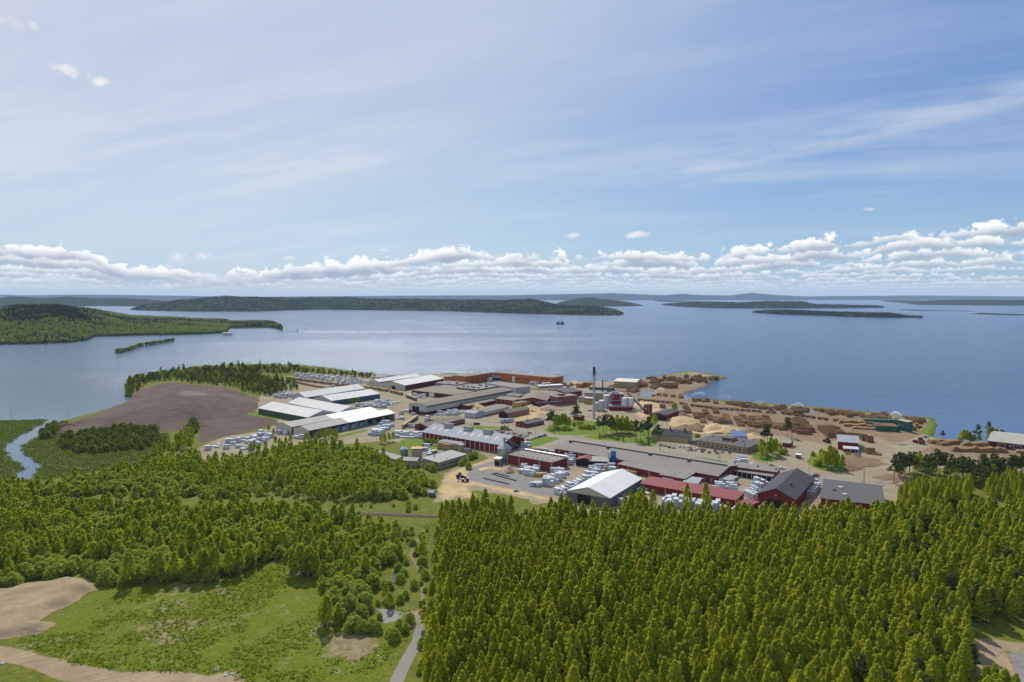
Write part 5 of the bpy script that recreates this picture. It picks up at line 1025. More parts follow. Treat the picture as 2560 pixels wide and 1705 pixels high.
# boiler house group
BH, Lb, wb, rob = bld('boiler_house', 'tall dark red boiler house with pale corner strips', 3, (568, 478), (724, 480), (735, 470), 17, 0, mat('crimson_sheet', (.20, .012, .022), .6, .1, .2), gsteel, style='flat', cat='building', depth=16, over=.1, openings=[('F', .0, 0, .5, 16.8, 'post'), ('F', 1.0, 0, .5, 16.8, 'post'), ('F', .78, 3, .35, 13.8, 'post'), ('F', .14, 3, .3, 13.8, 'post'), ('F', .5, 9.8, 17.4, .35, 'post'), ('F', .22, 13.2, 2.2, 1.8, 'window')])
bld('boiler_annex', 'low crimson annexe at the foot of the boiler house', 3, (560, 612), (820, 616), (825, 600), 5, 0, mat('crimson_sheet', (1, 1, 1)), gsteel, style='flat', cat='annexe', depth=14, openings=[('F', .5, 4.1, 30, .5, 'post')])
sg = thing('sign_box', (BH.location.x + 1.5, BH.location.y + 3, GZ + 17.4), BH.rotation_euler.z, 'white sign box with a dark tick mark and pale lettering on the boiler house roof', 'sign')
MB().box(0, 9, 0, .5, 0, 2.7).build('panel', white, sg)

nb = mat('dark_blue_letters', (.01, .04, .14), .6, .02)
b = MB(); b.beam((.7, -.08, 2.2), (1.5, -.08, .7), .18, n=4); b.beam((1.5, -.08, .7), (2.5, -.08, 2.3), .18, n=4); b.build('emblem', nb, sg)
b = MB()
for i in range(4): x = 3.6 + i * 1.25; b.box(x, x + .28, -.06, 0, .9, 2.0); b.box(x + .28, x + .85, -.06, 0, 1.7 if i % 2 else .9, 1.95 if i % 2 else 1.15)
b.build('lettering', mgrey, sg)
def tank(name, label, k, u, v, r, h, m_, cat='tank', base=GZ, group=None, z0=0):
    x, y = P(*K(k, u, v), base + z0); t = thing(name, (x, y, base + z0), 0, label, cat, group)
    MB().lathe(0, 0, [(r, -.2), (r, h), (r * .96, h + .15), (r * .3, h + .5)], 20).build('shell', m_, t); return t
# cream silos stand on the low annexe roof
for i, (u, lab) in enumerate(((985, 'stout white boiler house silo nearest the crimson wall'), (1045, 'middle white silo beside the boiler house'), (1145, 'white silo at the conveyor end of the boiler house'))):
    tank('silo', lab, 'D', u, 1118, 2.9, 8.8, lgrey if i == 1 else white, 'silo', GZ + 5.45)
tank('tank', 'tall grey tank left standing against the crimson boiler wall', 'D', 575, 1150, 5.4, 14, lgrey)
bld('filter_house', 'pale grey filter house in front of the boiler house', 'D', (360, 1010), (470, 1015), (545, 990), 11, 0, lgrey, lgrey, style='flat', cat='building', depth=9, over=.1)
tank('tank', 'slim pale tank beside the tall chimney', 'D', 310, 1240, 2.0, 9, lgrey)
# chimney and dark stack
x, y = PK('D', 240, 1425); ch = thing('chimney', (x, y, GZ), 0, 'very tall slim grey chimney with a black top', 'chimney')
MB().lathe(0, 0, [(1.35, -.3), (1.2, 6), (1.1, 46)], 16).build('shaft', lgrey, ch); MB().lathe(0, 0, [(1.3, 46), (1.3, 55.5), (1.0, 55.7)], 16).build('black_top', dsteel, ch)
b = MB(); b.lathe(0, 0, [(1.9, 50.8), (1.9, 51.0)], 16); b.beam((1.5, 0, 2), (1.5, 0, 51), .1)
b.build('platform', dsteel, ch)
x, y = PK('D', 455, 950, GZ); st_ = thing('chimney', (x, y, GZ), 0, 'dark brown steel stack behind the boiler house', 'chimney')
MB().lathe(0, 0, [(.85, -.3), (.75, 25)], 14).build('shaft', dsteel, st_)
def sloped(name, label, p0, p1, w_, hh, m_, cat='conveyor', legs=2):
    """inclined conveyor bridge between two points (x, y, z)"""
    t = thing(name, (p0[0], p0[1], GZ), 0, label, cat); a = np.array(p0, float); b_ = np.array(p1, float); d = b_ - a
    sd_ = np.array([-d[1], d[0], 0]); sd_ /= np.linalg.norm(sd_); o_ = np.array([p0[0], p0[1], GZ]); q = MB(); v = []
    for e in (a, b_):
        for s1_, z_ in ((-1, 0), (1, 0), (1, hh), (-1, hh)): v.append(tuple(e - o_ + sd_ * s1_ * w_ / 2 + np.array([0, 0, z_])))
    q.v = v; q.f = [(0, 1, 2, 3), (7, 6, 5, 4), (0, 4, 5, 1), (1, 5, 6, 2), (2, 6, 7, 3), (3, 7, 4, 0)]; q.mi = [0] * 6; q.build('gallery', m_, t)
    for i in range(legs):
        e = a + d * (i + .6) / (legs + .4) - o_; MB().beam((e[0], e[1], -.3), (e[0], e[1], e[2] + .1), .3).build('leg', gsteel, t)
    return t
def P3(k, u, v, z): x, y = P(*K(k, u, v), GZ + z); return (x, y, GZ + z)
bx, by = BH.location.x, BH.location.y
c_, s_ = math.cos(BH.rotation_euler.z), math.sin(BH.rotation_euler.z)
sloped('conveyor', 'long grey inclined conveyor climbing to the boiler house silos', P3('D', 1500, 1270, 1.0), (bx + c_ * 22, by + s_ * 22 + 8, GZ + 16.5), 2.2, 2.4, mgrey)
sloped('conveyor', 'tan covered conveyor running before the yellow hall', P3('D', 820, 600, 9), P3('D', 1150, 665, 4), 2.2, 2.4, tan)
sloped('conveyor', 'brown conveyor rising towards the yellow hall', P3('D', 530, 700, 3), P3('D', 800, 610, 8), 2, 2.2, bark2)
sloped('conveyor', 'dark blue conveyor bridge before the brick building', P3(2, 1545, 590, 3.5), P3(2, 1825, 578, 7), 2, 2.2, mat('dark_blue_sheet', (.05, .06, .14), .6, .1), legs=3)
sloped('conveyor', 'thin grey blower pipe from the steel silo to the red hall', P3(5, 1790, 462, 8.5), P3(5, 2210, 470, 7.5), .5, .5, steel, legs=1)
bld('crimson_tower', 'small square crimson tower with a dark cap below the conveyor', 3, (948, 600), (1002, 606), (1055, 594), 9.5, 0, mat('crimson_sheet', (1, 1, 1)), darkroof, style='flat', cat='tower', depth=9, openings=[('R', .0, 0, .4, 9.3, 'post'), ('F', .5, 4.5, 1.2, 2.0, 'lightdoor')])
bld('log_yard_shed', 'open-ended red shed with a dark roof by the log yard', 3, (1196, 718), (1348, 668), (1040, 692), 5.6, 1.6, red, darkroof, near='A', cat='shed', openings=[('L', .5, -.1, 17, 4.6, 'gate')])
bld('log_yard_shed', 'little red lean-to at the back of the open-ended red shed', 3, (1310, 708), (1362, 694), (1370, 688), 3.2, .4, red, darkroof, cat='lean-to', depth=6)
bld('debarking_hall', 'tan debarking hall with a pale gabled roof by the lake', 3, (612, 332), (868, 344), (888, 308), 8.5, 2.0, tan, cream, cat=H, near='B', over=.3)
bld('kiln_building', 'tan kiln building with a grey roof behind the tall chimney', 3, (278, 466), (505, 474), (541, 442), 8.5, 0, tan, feltroof, style='flat', cat='building', openings=[('F', .5, 7.9, 38, .5, 'fascia')])
bld('kiln_building', 'lower tan block in front of the kiln building', 3, (275, 520), (372, 528), (395, 505), 7, 0, ochre, lgrey, style='flat', cat='building', depth=7)
bld('shed', 'grey block beside the kiln building', 3, (205, 510), (275, 516), (280, 498), 6, 0, lgrey, feltroof, style='flat', cat='building', depth=9)
bld('lake_shed', 'small orange shed on the shore behind the kilns', 2, (1995, 362), (2060, 366), (2075, 352), 5, 1.2, orange, feltroof, cat='shed', depth=12)
bld('lake_shed', 'orange gabled shed on the shore left of the chimney', 2, (2075, 348), (2180, 352), (2190, 335), 6, 1.4, orange, brownfelt, cat='shed', depth=14)
bld('flat_store', 'low grey flat roofed store between the orange sheds and the yellow hall', 3, (330, 398), (590, 408), (600, 380), 5, 0, mgrey, feltroof, style='flat', cat='building', depth=22)
bld('flat_store', 'low grey shed with a white canopy before the orange mill end', 2, (1580, 385), (1845, 372), (1840, 358), 5, 0, lgrey, white, style='flat', cat='canopy', depth=9)
bld('flat_store', 'low dark roofed shed by the shore right of the orange mill', 2, (1750, 350), (1950, 352), (1960, 338), 4, 0, brick, brownfelt, style='flat', cat='shed', depth=14)
for q, (u, v) in enumerate(((1600, 375), (1650, 372), (1880, 385))): bld('stair_tower', 'grey concrete bin beside the white canopy', 2, (u, v - 20), (u + 38, v - 18), (u + 40, v - 30), 7, 0, concrete, lgrey, style='flat', cat='bin', depth=5, group='concrete bins')
# white tents and cabins near the chimney
bld('white_cabin', 'white site cabin on the lawn edge near the chimney', 2, (1935, 700), (1995, 706), (2000, 690), 3, 0, white, white, style='flat', cat='cabin', depth=5)
bld('red_cabin', 'small red cabin with a dark roof near the chimney', 2, (1965, 728), (2050, 738), (2060, 715), 3.4, 1.2, red, darkroof, cat='cabin', depth=7)
# log yard house, teal sorting house, far right shed
tg, Lg, wg, rog = bld('red_house', 'red house with a pale grey metal roof in the log yard', 'G', (240, 372), (1035, 437), (1090, 195), 6.5, 3.2, mat('crimson_sheet', (1, 1, 1)), greyroof, cat='house', over=.7)
bld('red_house', 'low white roofed front lean-to of the red log yard house', 'G', (470, 655), (1035, 697), (1040, 600), 2.9, .8, mat('crimson_sheet', (1, 1, 1)), lgrey, style='shed', cat='lean-to', depth=6, openings=[('F', .45, 0, .5, 2.8, 'post'), ('F', 1.0, 0, .4, 2.8, 'post')])
bld('red_shed', 'small red shed with a grey roof by the pines', 7, (1160, 392), (1250, 402), (1262, 345), 3.6, 1.4, red, oldroof, cat='shed', depth=11)
tt, Lt, wt, rot = bld('sorting_house', 'tall teal boarded sorting house with a pale slanting roof', 'F', (455, 320), (740, 388), (775, 320), 9.5, .6, tealp, tan, style='shed', cat='building', over=.3, depth=6, openings=[('F', .22, 4.5, 1.2, 1.6, 'lightdoor'), ('F', .52, 4.2, 2.2, 1.8, 'window')])
x, y = PK('F', 330, 635); inf = thing('log_deck', (x, y, GZ), math.radians(-15), 'green framed infeed deck piled with logs beside the teal sorting house', 'log deck')
b = MB(); b.box(-14, 6, 0, 1, 0, 4.6); b.box(-14, 6, 15, 16, 0, 5.4); b.box(-14, -13, 0, 16, 0, 4.8); b.box(5, 6, 0, 16, 0, 5); b.build('frame', greenp, inf); b = MB()
for i in range(18): b.beam((-13, .9 + i * .8, 5 + .2 * math.sin(i * 2)), (5, .9 + i * .8, 5.1), .42, n=6)
b.build('logs', bark2, inf)
x, y = PK(8, 555, 185); gr_ = thing('log_sorter', (x, y, GZ), math.radians(-9), 'long green sorting line by the shore', 'log sorter')
b = MB(); b.box(0, 36, 0, 6, 2, 5.2); b.build('frame', greenp, gr_); b = MB(); b.box(30, 38, -2, 4, 0, 7.5); b.build('cabin', mgrey, gr_)
b = MB()
for i in range(5): b.beam((i * 7 + 1, 0, -.3), (i * 7 + 1, 0, 2.2), .3); b.beam((i * 7 + 1, 6, -.3), (i * 7 + 1, 6, 2.2), .3)
b.build('legs', gsteel, gr_)
bld('maroon_shed', 'long maroon shed with a pale ribbed roof at the lake shore', 8, (1948, 372), (2620, 448), (2640, 330), 5.2, 3.2, mat('maroon_board', (.12, .012, .03), .8, .1), mat('pale_ribbed_roof', (.40, .37, .30), .55, .08, .1, stripe=(XA, 1.2, .2)), cat='shed', over=.6, openings=[('F', .24, 1.0, 5.5, 3.2, 'window'), ('F', .39, 2.4, 2.2, 1.2, 'window'), ('F', .51, 1.0, 5.5, 3.2, 'window')])
bld('guard_hut', 'small grey guard hut at the junction in the log yard', 4, (632, 1072), (680, 1078), (684, 1065), 2.9, 0, mgrey, white, style='flat', cat='hut', depth=3.5, openings=[('F', .5, 1.2, 1.4, 1.2, 'dwindow')])
# ------------------------------------------------------------------ yard objects
def dup(root, loc, rz, label=None, group=None, sc=None, col=None):
    r = root.copy(); C.objects.link(r); r.location = loc; r.rotation_euler = (0, 0, rz)
    if label: r['label'] = label
    if group: r['group'] = group
    if sc: r.scale = sc
    if col: r.color = col
    for ch in list(root.children):
        c = ch.copy(); C.objects.link(c); c.parent = r
        if col: c.color = col
        for g in list(ch.children):
            d = g.copy(); C.objects.link(d); d.parent = c
    return r
# lumber stacks: columns of wrapped packs with bearers between them
def stack_mesh(nl, seed, m_, w_=5.6, d_=1.25, nb=2, ph=1.15):
    rs = random.Random(seed); b = MB()
    for r_ in range(nb):
        top = nl - (1 if rs.random() < .25 and nl > 1 else 0)
        for l in range(top):
            z = .15 + l * (ph + .14); jx = rs.uniform(-.12, .12); ww = w_ * rs.uniform(.86, 1.0)
            b.box(-ww / 2 + jx, ww / 2 + jx, (r_ - nb / 2) * (d_ + .12) , (r_ - nb / 2) * (d_ + .12) + d_, z, z + ph)
            if l < 0: pass
            for xx in (-ww * .33, ww * .33): b.box(xx - .08, xx + .08, (r_ - nb / 2) * (d_ + .12) + .05, (r_ - nb / 2) * (d_ + .12) + d_ - .05, z - .14, z)
    return b.mesh('lumber_stack', m_)
SM = [stack_mesh(n, n * 7 + s, [wrap, wrap, wrap2][s % 3]) for n in (1, 2, 3, 4) for s in range(3)]
SY = [stack_mesh(n, n * 5, lumber) for n in (2, 3)]
QUE = []
def stack(x, y, rz, nl, label, group, yel=False, sc=1):
    QUE.append((math.hypot(x, y), x, y, rz, nl, label, group, yel, sc, R.randrange(3)))
def flush_stacks():
    QUE.sort(key=lambda t: t[0]); VS = []; FS = []; n = 0
    for i, (_, x, y, rz, nl, label, group, yel, sc, q) in enumerate(QUE):
        me = SY[min(max(nl - 2, 0), 1)] if yel else SM[(nl - 1) * 3 + q]; z = max(GZ, hz(x, y))
        if i < 300: tag(link('lumber_stack', me, None, (x, y, z), rz, sc), label, 'lumber stack', group)
        elif not yel:
            V = np.array([v.co[:] for v in me.vertices]); F = np.array([p.vertices[:] for p in me.polygons]); c, s_ = math.cos(rz), math.sin(rz)
            VS.append(np.stack([V[:, 0] * c - V[:, 1] * s_ + x, V[:, 0] * s_ + V[:, 1] * c + y, V[:, 2] + z], 1)); FS.append(F + n); n += len(V)
    tag(link('stacked_lumber', np_mesh('stacked_lumber', np.concatenate(VS), np.concatenate(FS), wrap)), 'far fields of white wrapped lumber stacks', kind='stuff')
NST = [0]; EXTRA = []
def field(k, quad_, n, m_, label, group, hmin=1, hmax=4, skip=.12, rot=0.0, yel=0.0, sc=1):
    """fill a four cornered patch of yard (corners read from the photograph) with n x m stacks"""
    q = [PK(k, *p) for p in quad_]
    ang = math.atan2(q[1][1] - q[0][1], q[1][0] - q[0][0])
    for i in range(n):
        for j in range(m_):
            if R.random() < skip: continue
            u = (i + .5) / n; v = (j + .5) / m_
            x = (q[0][0] * (1 - u) + q[1][0] * u) * (1 - v) + (q[3][0] * (1 - u) + q[2][0] * u) * v; y = (q[0][1] * (1 - u) + q[1][1] * u) * (1 - v) + (q[3][1] * (1 - u) + q[2][1] * u) * v
            yl = R.random() < yel
            lab = label if not yl else 'bare yellow sawn ' + label.split(' ', 2)[2]; grp = group if not yl else 'bare yellow ' + group
            NST[0] += 1
            jj = .5 if n * m_ < 40 else 2.6
            stack(x + R.uniform(-jj, jj), y + R.uniform(-jj, jj) * 1.6, ang + rot + R.uniform(-.03, .03) + (1.57 if jj > 1 and R.random() < .3 else 0), R.randint(hmin, hmax), lab, grp, yl, sc)
field(6, [(400, 980), (480, 1010), (960, 720), (870, 705)], 3, 13, 'white wrapped lumber stack in the diagonal row leading to the tent hall', 'stacks beside the tent hall', 2, 3, .05, 0)
field(6, [(60, 920), (160, 900), (300, 880), (220, 830)], 3, 1, 'white wrapped lumber stack at the open corner of the sawdust yard', 'stacks at the yard corner', 1, 3, .1)
field(6, [(215, 890), (340, 905), (560, 740), (420, 700)], 3, 5, 'white wrapped lumber stack behind the corner of the flat roofed red hall', 'stacks behind the red hall corner', 2, 4, .08)
field(6, [(0, 745), (190, 760), (225, 690), (40, 660)], 4, 2, 'white wrapped lumber stack along the front of the flat roofed red hall', 'stacks along the flat roofed red hall', 2, 3, .0)
field(5, [(1790, 755), (1960, 790), (2040, 720), (1850, 670)], 3, 2, 'white wrapped lumber stack before the chimney capped red hall', 'stacks before the capped red hall', 2, 4, .05)
field(5, [(1975, 790), (2090, 795), (2100, 760), (1990, 755)], 2, 1, 'white wrapped lumber stack beside the flat red hall corner', 'stack by the red hall corner', 2, 2, 0, 0, 1.0)
field(6, [(470, 650), (600, 640), (640, 560), (500, 560)], 2, 5, 'white wrapped lumber stack between the flat red hall and the red canopy', 'stacks by the red canopy', 2, 4, .05)
field(6, [(790, 720), (1060, 730), (1060, 690), (800, 680)], 6, 2, 'white wrapped lumber stack at the foot of the blue filter tower', 'stacks below the filter tower', 2, 4, .05, 0, .15)
field(6, [(1150, 740), (1310, 770), (1310, 740), (1170, 720)], 3, 1, 'white wrapped lumber stack behind the tent hall roof', 'stacks behind the tent hall', 1, 2, 0, 0, 1.0)
field(6, [(1290, 950), (1440, 990), (1440, 930), (1320, 900)], 4, 2, 'white wrapped lumber stack between the tent hall and the long red shed', 'stacks beside the tent hall side', 1, 3, .1)
field(6, [(1090, 1090), (1180, 1120), (1240, 1060), (1150, 1030)], 2, 2, 'white wrapped lumber stack under the aspens beside the tent hall', 'stacks under the aspens', 2, 3, 0)
field(6, [(1610, 1110), (2240, 1180), (2260, 1120), (1640, 1040)], 14, 2, 'white wrapped lumber stack in the long row before the red shed', 'long row of stacks before the red shed', 3, 4, .03, 1.57)
field(7, [(470, 1200), (690, 1230), (700, 1170), (490, 1140)], 4, 1, 'white wrapped lumber stack below the stubby red shed end', 'stacks below the stubby shed', 2, 3, 0)
field(7, [(380, 930), (620, 950), (620, 860), (440, 850)], 5, 3, 'white wrapped lumber stack in the courtyard behind the long red shed', 'stacks in the courtyard', 2, 3, .1)
field(7, [(740, 1010), (840, 1060), (1010, 860), (860, 850)], 3, 6, 'white wrapped lumber stack along the side of the charcoal roofed hall', 'stacks beside the charcoal roofed hall', 2, 4, .08)
field(7, [(1400, 1005), (1480, 1010), (1560, 900), (1500, 870)], 2, 5, 'white wrapped lumber stack on the lake side of the charcoal roofed hall', 'stacks behind the charcoal roofed hall', 3, 4, .0)
field(7, [(1730, 1210), (1790, 1215), (1800, 1180), (1740, 1170)], 1, 2, 'white wrapped lumber stack at the corner of the flat dark hall', 'stacks by the flat dark hall', 2, 3, 0)
field(7, [(630, 635), (740, 640), (740, 590), (650, 580)], 3, 2, 'white wrapped lumber stack by the car park end of the large hall', 'stacks near the car park', 2, 3, 0)
field(7, [(750, 650), (835, 655), (835, 630), (755, 630)], 2, 1, 'white wrapped lumber stack lying low beside the red wing', 'low stacks by the red wing', 1, 1, 0)
field(2, [(1355, 1090), (1460, 1095), (1465, 1060), (1370, 1050)], 3, 2, 'white wrapped lumber stack beside the end of the metal roofed hall', 'stacks by the metal roofed hall', 2, 4, 0)
field(2, [(1500, 1125), (1760, 1150), (1750, 1110), (1520, 1100)], 5, 1, 'white wrapped lumber stack behind the flat roofed red hall', 'stacks behind the flat hall', 1, 2, 0, 0, .2)
field(1, [(20, 1100), (120, 1120), (380, 960), (230, 925)], 4, 6, 'white wrapped lumber stack in the yard beside the mound of bark', 'stacks in the west yard', 2, 4, .08)
field(1, [(-440, 1110), (60, 1110), (200, 930), (0, 980)], 6, 7, 'white wrapped lumber stack at the western tip of the lumber yard', 'stacks at the western tip of the yard', 1, 3, .45)
field(1, [(420, 930), (520, 950), (560, 920), (460, 890)], 2, 2, 'white wrapped lumber stack at the gable of the half grey shed', 'stacks at the shed gable', 2, 4, 0)
field(1, [(610, 1000), (730, 1005), (735, 960), (620, 960)], 4, 1, 'white wrapped lumber stack beside the open-fronted shed gable', 'stacks by the open shed gable', 2, 3, 0)
field(1, [(1455, 950), (1560, 955), (1750, 840), (1620, 800)], 3, 6, 'white wrapped lumber stack in the diagonal block by the open shed', 'diagonal block of stacks by the open shed', 2, 4, .0)
field(1, [(1750, 980), (2080, 990), (2060, 920), (1770, 900)], 6, 3, 'white wrapped lumber stack on the grass edge beside the metal roofed hall', 'stacks left of the metal roofed hall', 1, 3, .15)
field(1, [(1270, 620), (1640, 640), (1830, 570), (1560, 550)], 7, 5, 'white wrapped lumber stack in the yard by the dusty blue warehouses', 'stacks by the blue warehouses', 1, 3, .15)
field(1, [(1755, 775), (1860, 780), (1860, 745), (1770, 740)], 2, 1, 'white wrapped lumber stack beside the bright roofed shed end', 'stacks at the bright roof end', 1, 2, 0)
field(1, [(1800, 720), (1990, 730), (1960, 670), (1830, 660)], 4, 2, 'white wrapped lumber stack at the gable of the very long hall', 'stacks by the long hall gable', 2, 3, 0, 0, .25)
field(1, [(1915, 870), (1990, 870), (1990, 840), (1925, 835)], 2, 1, 'white wrapped lumber stack beside the yellow loaded wagons', 'stacks beside the wagons', 2, 3, 0)
field(1, [(1900, 520), (2110, 530), (2100, 495), (1960, 470)], 5, 3, 'white wrapped lumber stack before the dark red sawmill hall', 'stacks before the sawmill hall', 1, 3, .1)
field(1, [(1640, 410), (1840, 440), (1830, 405), (1640, 385)], 4, 2, 'white wrapped lumber stack at the gable of the cream lake warehouse', 'stacks by the cream gable', 1, 3, .1)
field(1, [(360, 525), (590, 540), (600, 480), (450, 470)], 4, 3, 'white wrapped lumber stack behind the grey-green warehouse', 'stacks behind the grey-green warehouse', 2, 4, .1)
field(1, [(600, 285), (1250, 385), (1290, 300), (640, 250)], 11, 6, 'white wrapped lumber stack in the big field of stacks near the shore trees', 'field of stacks near the shore trees', 2, 4, .1)
field(1, [(1220, 370), (1480, 375), (1480, 330), (1260, 310)], 5, 4, 'white wrapped lumber stack in the far yard beside the lake warehouses', 'stacks beside the lake warehouses', 1, 3, .1)
field(1, [(1480, 310), (1850, 285), (1850, 265), (1500, 285)], 7, 2, 'white wrapped lumber stack behind the far white warehouse', 'stacks behind the far warehouse', 1, 2, 0)
field(1, [(900, 405), (1080, 400), (1070, 385), (920, 390)], 3, 1, 'white wrapped lumber stack beside the reddish timber piles', 'stacks by the reddish timber', 1, 2, 0)
field(2, [(280, 790), (335, 795), (340, 770), (285, 765)], 1, 2, 'white wrapped lumber stack at the side of the small red shed', 'stacks by the small red shed', 3, 4, 0)
field(2, [(370, 720), (640, 720), (735, 680), (500, 670)], 6, 4, 'white wrapped lumber stack along the side of the very long hall', 'stacks along the very long hall', 1, 3, .1)
field(2, [(1145, 815), (1280, 800), (1275, 785), (1150, 790)], 3, 1, 'white wrapped lumber stack standing alone in the open yard', 'lone block of stacks in the open yard', 3, 4, 0)
field(2, [(260, 1130), (330, 1130), (330, 1080), (270, 1070)], 2, 2, 'white wrapped lumber stack in the beige shed courtyard', 'stacks in the beige courtyard', 1, 3, 0, 0, .3)
field(2, [(310, 1180), (420, 1150), (400, 1110), (320, 1130)], 2, 2, 'white wrapped lumber stack lying low between the beige sheds', 'low stacks between the beige sheds', 1, 1, 0, 0, .5)
for (u, v) in ((475, 1090), (540, 1105), (620, 1105)): x, y = PK(2, u, v); stack(x, y, -.2, 4, 'tall bare yellow lumber stack in the grey rack shed', 'yellow stacks in the rack', True, 1.3)
# stacks standing inside the open-fronted shed
to, Lo, wo = OPEN
for i in range(26):
    u = .05 + .9 * i / 25; c_, s_ = math.cos(to.rotation_euler.z), math.sin(to.rotation_euler.z); xx, yy = u * Lo, 2.6 + (i % 3) * 1.4
    yl = u > .62 and i % 3 != 2
    stack(to.location.x + xx * c_ - yy * s_, to.location.y + xx * s_ + yy * c_, to.rotation_euler.z + 1.57, R.randint(3, 4), ('bare yellow' if yl else 'white wrapped') + ' lumber stack under the roof of the open-fronted shed', ('yellow' if yl else 'white') + ' stacks under the open shed roof', yl, (.9, .9, .95))

flush_stacks()
# log piles: cut logs laid side by side in a long heap
def pile_mesh(n, h, L, r, seed, m_):
    """n logs wide at the foot, h high; each log L long, lying along local x; the heap runs along local y"""
    rs = random.Random(seed); b = MB()
    for row_ in range(int(h / (r * 1.72)) + 1):
        off = row_ * r * 1.15
        k = int((n * 2 * r - 2 * off) / (2 * r)); z = r + row_ * r * 1.72
        for i in range(max(1, k)):
            y = -n * r + off + r + i * 2 * r
            if row_ and z > h * (.60 + .48 * float(vnoise(y + 99.0, seed * 7.0, 3.2, seed))): continue
            j = rs.uniform(-.35, .35); rr = r * rs.uniform(.88, 1.08)
            m0 = len(b.f); b.beam((-L / 2 + j, y, z + rs.uniform(-.05, .05)), (L / 2 + j, y + rs.uniform(-.06, .06), z), rr, 0, 6); b.mi[-1] = 1; b.mi[-2] = 1
    return b.mesh('log_pile', [m_, logend])
PMX = {}
def pile(k, u, v, Lp, h, rz, label, group, L=5.2, pale=False, r=.26):
    key = (round(Lp), round(h * 2), pale, round(L))
    if key not in PMX: PMX[key] = [pile_mesh(int(Lp / (2 * r)), h, L, r, s, bark2 if pale else bark) for s in (1, 2)]
    x, y = PK(k, u, v); return tag(link('log_pile', R.choice(PMX[key]), None, (x, y, max(GZ, hz(x, y)) - .05), rz), label, 'log pile', group)
AX = math.radians(-12)                       # logs in the yard lie roughly across the view, heaps run away from it
G1 = 'log piles along the lake edge'; L1_ = 'brown log pile in the row along the lake edge'
for (u, v, Lp, h) in ((560, 600, 30, 4), (610, 590, 20, 4), (660, 592, 26, 4.4), (730, 585, 16, 3), (1010, 612, 22, 4), (1060, 605, 22, 3.5), (1150, 608, 22, 3.5), (1225, 638, 18, 4.5), (1275, 620, 18, 4), (1370, 630, 22, 4), (1480, 680, 26, 4.5), (1540, 670, 30, 5), (1600, 668, 30, 5), (1650, 650, 24, 5), (1750, 720, 16, 4), (1850, 670, 16, 3.5), (1935, 690, 22, 4), (1990, 700, 26, 4.5), (2040, 690, 20, 4),
                      (30, 525, 20, 5), (100, 505, 18, 4), (165, 515, 14, 3), (250, 550, 16, 3), (340, 560, 18, 4), (420, 555, 22, 4), (490, 545, 22, 4.5), (860, 560, 10, 1.6), (920, 566, 10, 1.4)):
    pile(4, u, v, Lp, h, AX, L1_, G1, 5.2, R.random() < .3)
for i in range(26):
    u = 560 + i * 62; 
    if u < 1350 and R.random() < .75: pile(4, u + R.uniform(-15, 15), 545 + (u - 560) * .085 + R.uniform(0, 10), R.choice((14, 18, 22)), R.choice((2.5, 3.5)), AX, L1_, G1, 5.2, R.random() < .4)
for i in range(20):
    u = 1480 + i * 46
    if R.random() < .8: pile(3, u + R.uniform(-12, 12), 535 + (u - 1480) * .115 + R.uniform(-4, 14), R.choice((14, 18, 22)), R.choice((3, 4)), AX, L1_, G1, 5.2, R.random() < .4)
G2 = 'log piles in the middle of the log yard'; L2_ = 'brown log pile between the log wagons and the wood chip heaps'
for (u, v, Lp, h) in ((1545, 735, 30, 4), (1600, 735, 34, 4.2), (1650, 700, 26, 4), (1700, 755, 26, 3.6), (1760, 780, 30, 4), (1830, 790, 30, 4), (1900, 790, 30, 4.5), (1760, 680, 26, 4.6), (1390, 690, 16, 3.4), (1450, 680, 22, 3.6), (1420, 630, 24, 4), (1160, 625, 20, 4), (2070, 745, 24, 3.2), (2040, 820, 22, 3.6), (2110, 800, 20, 3), (2150, 820, 26, 3), (2210, 835, 26, 4.2), (2260, 830, 30, 4), (2300, 800, 30, 4), (2240, 770, 26, 3.5)):
    pile(3, u, v, Lp, h, AX, L2_, G2, 6, R.random() < .35)
for (u, v, Lp, h) in ((330, 730, 26, 4), (40, 700, 20, 3), (400, 760, 20, 4), (450, 770, 28, 4.5), (560, 730, 26, 5), (610, 740, 30, 5), (660, 720, 34, 5.4), (710, 720, 34, 5.4), (600, 800, 20, 5), (660, 815, 24, 5), (745, 820, 26, 5.2), (790, 800, 22, 4.5), (720, 760, 22, 5), (500, 770, 20, 4)):
    pile(4, u, v, Lp, h, AX, 'brown log pile in the tight block in mid log yard', 'tight block of log piles', 6, R.random() < .4)
for (u, v, Lp, h, n_) in ((975, 830, 46, 5.2, 'first'), (1080, 815, 46, 5.4, 'second')): pile(4, u, v, Lp, h, AX, f'very long dark log pile, the {n_} from the middle block, behind the red house', None, 6.4)
for (u, v) in ((1150, 850), (1240, 862), (1330, 868)): pile(4, u, v, 12, 4, AX, 'short log pile behind the roof of the red log yard house', 'short piles behind the red house', 5.4, True)
for (u, v) in ((1400, 905), (1463, 925)): pile(4, u, v, 12, 5.6, AX, 'tall square log pile right beside the red log yard house', 'tall square piles by the red house', 5.0)
for (u, v, h) in ((1470, 1055, 5), (1540, 1065, 1.6)): pile(4, u, v, 10, h, AX, ('tall' if h > 2 else 'low') + ' untidy log pile on the road side of the red log yard house', None, 6.5, True)
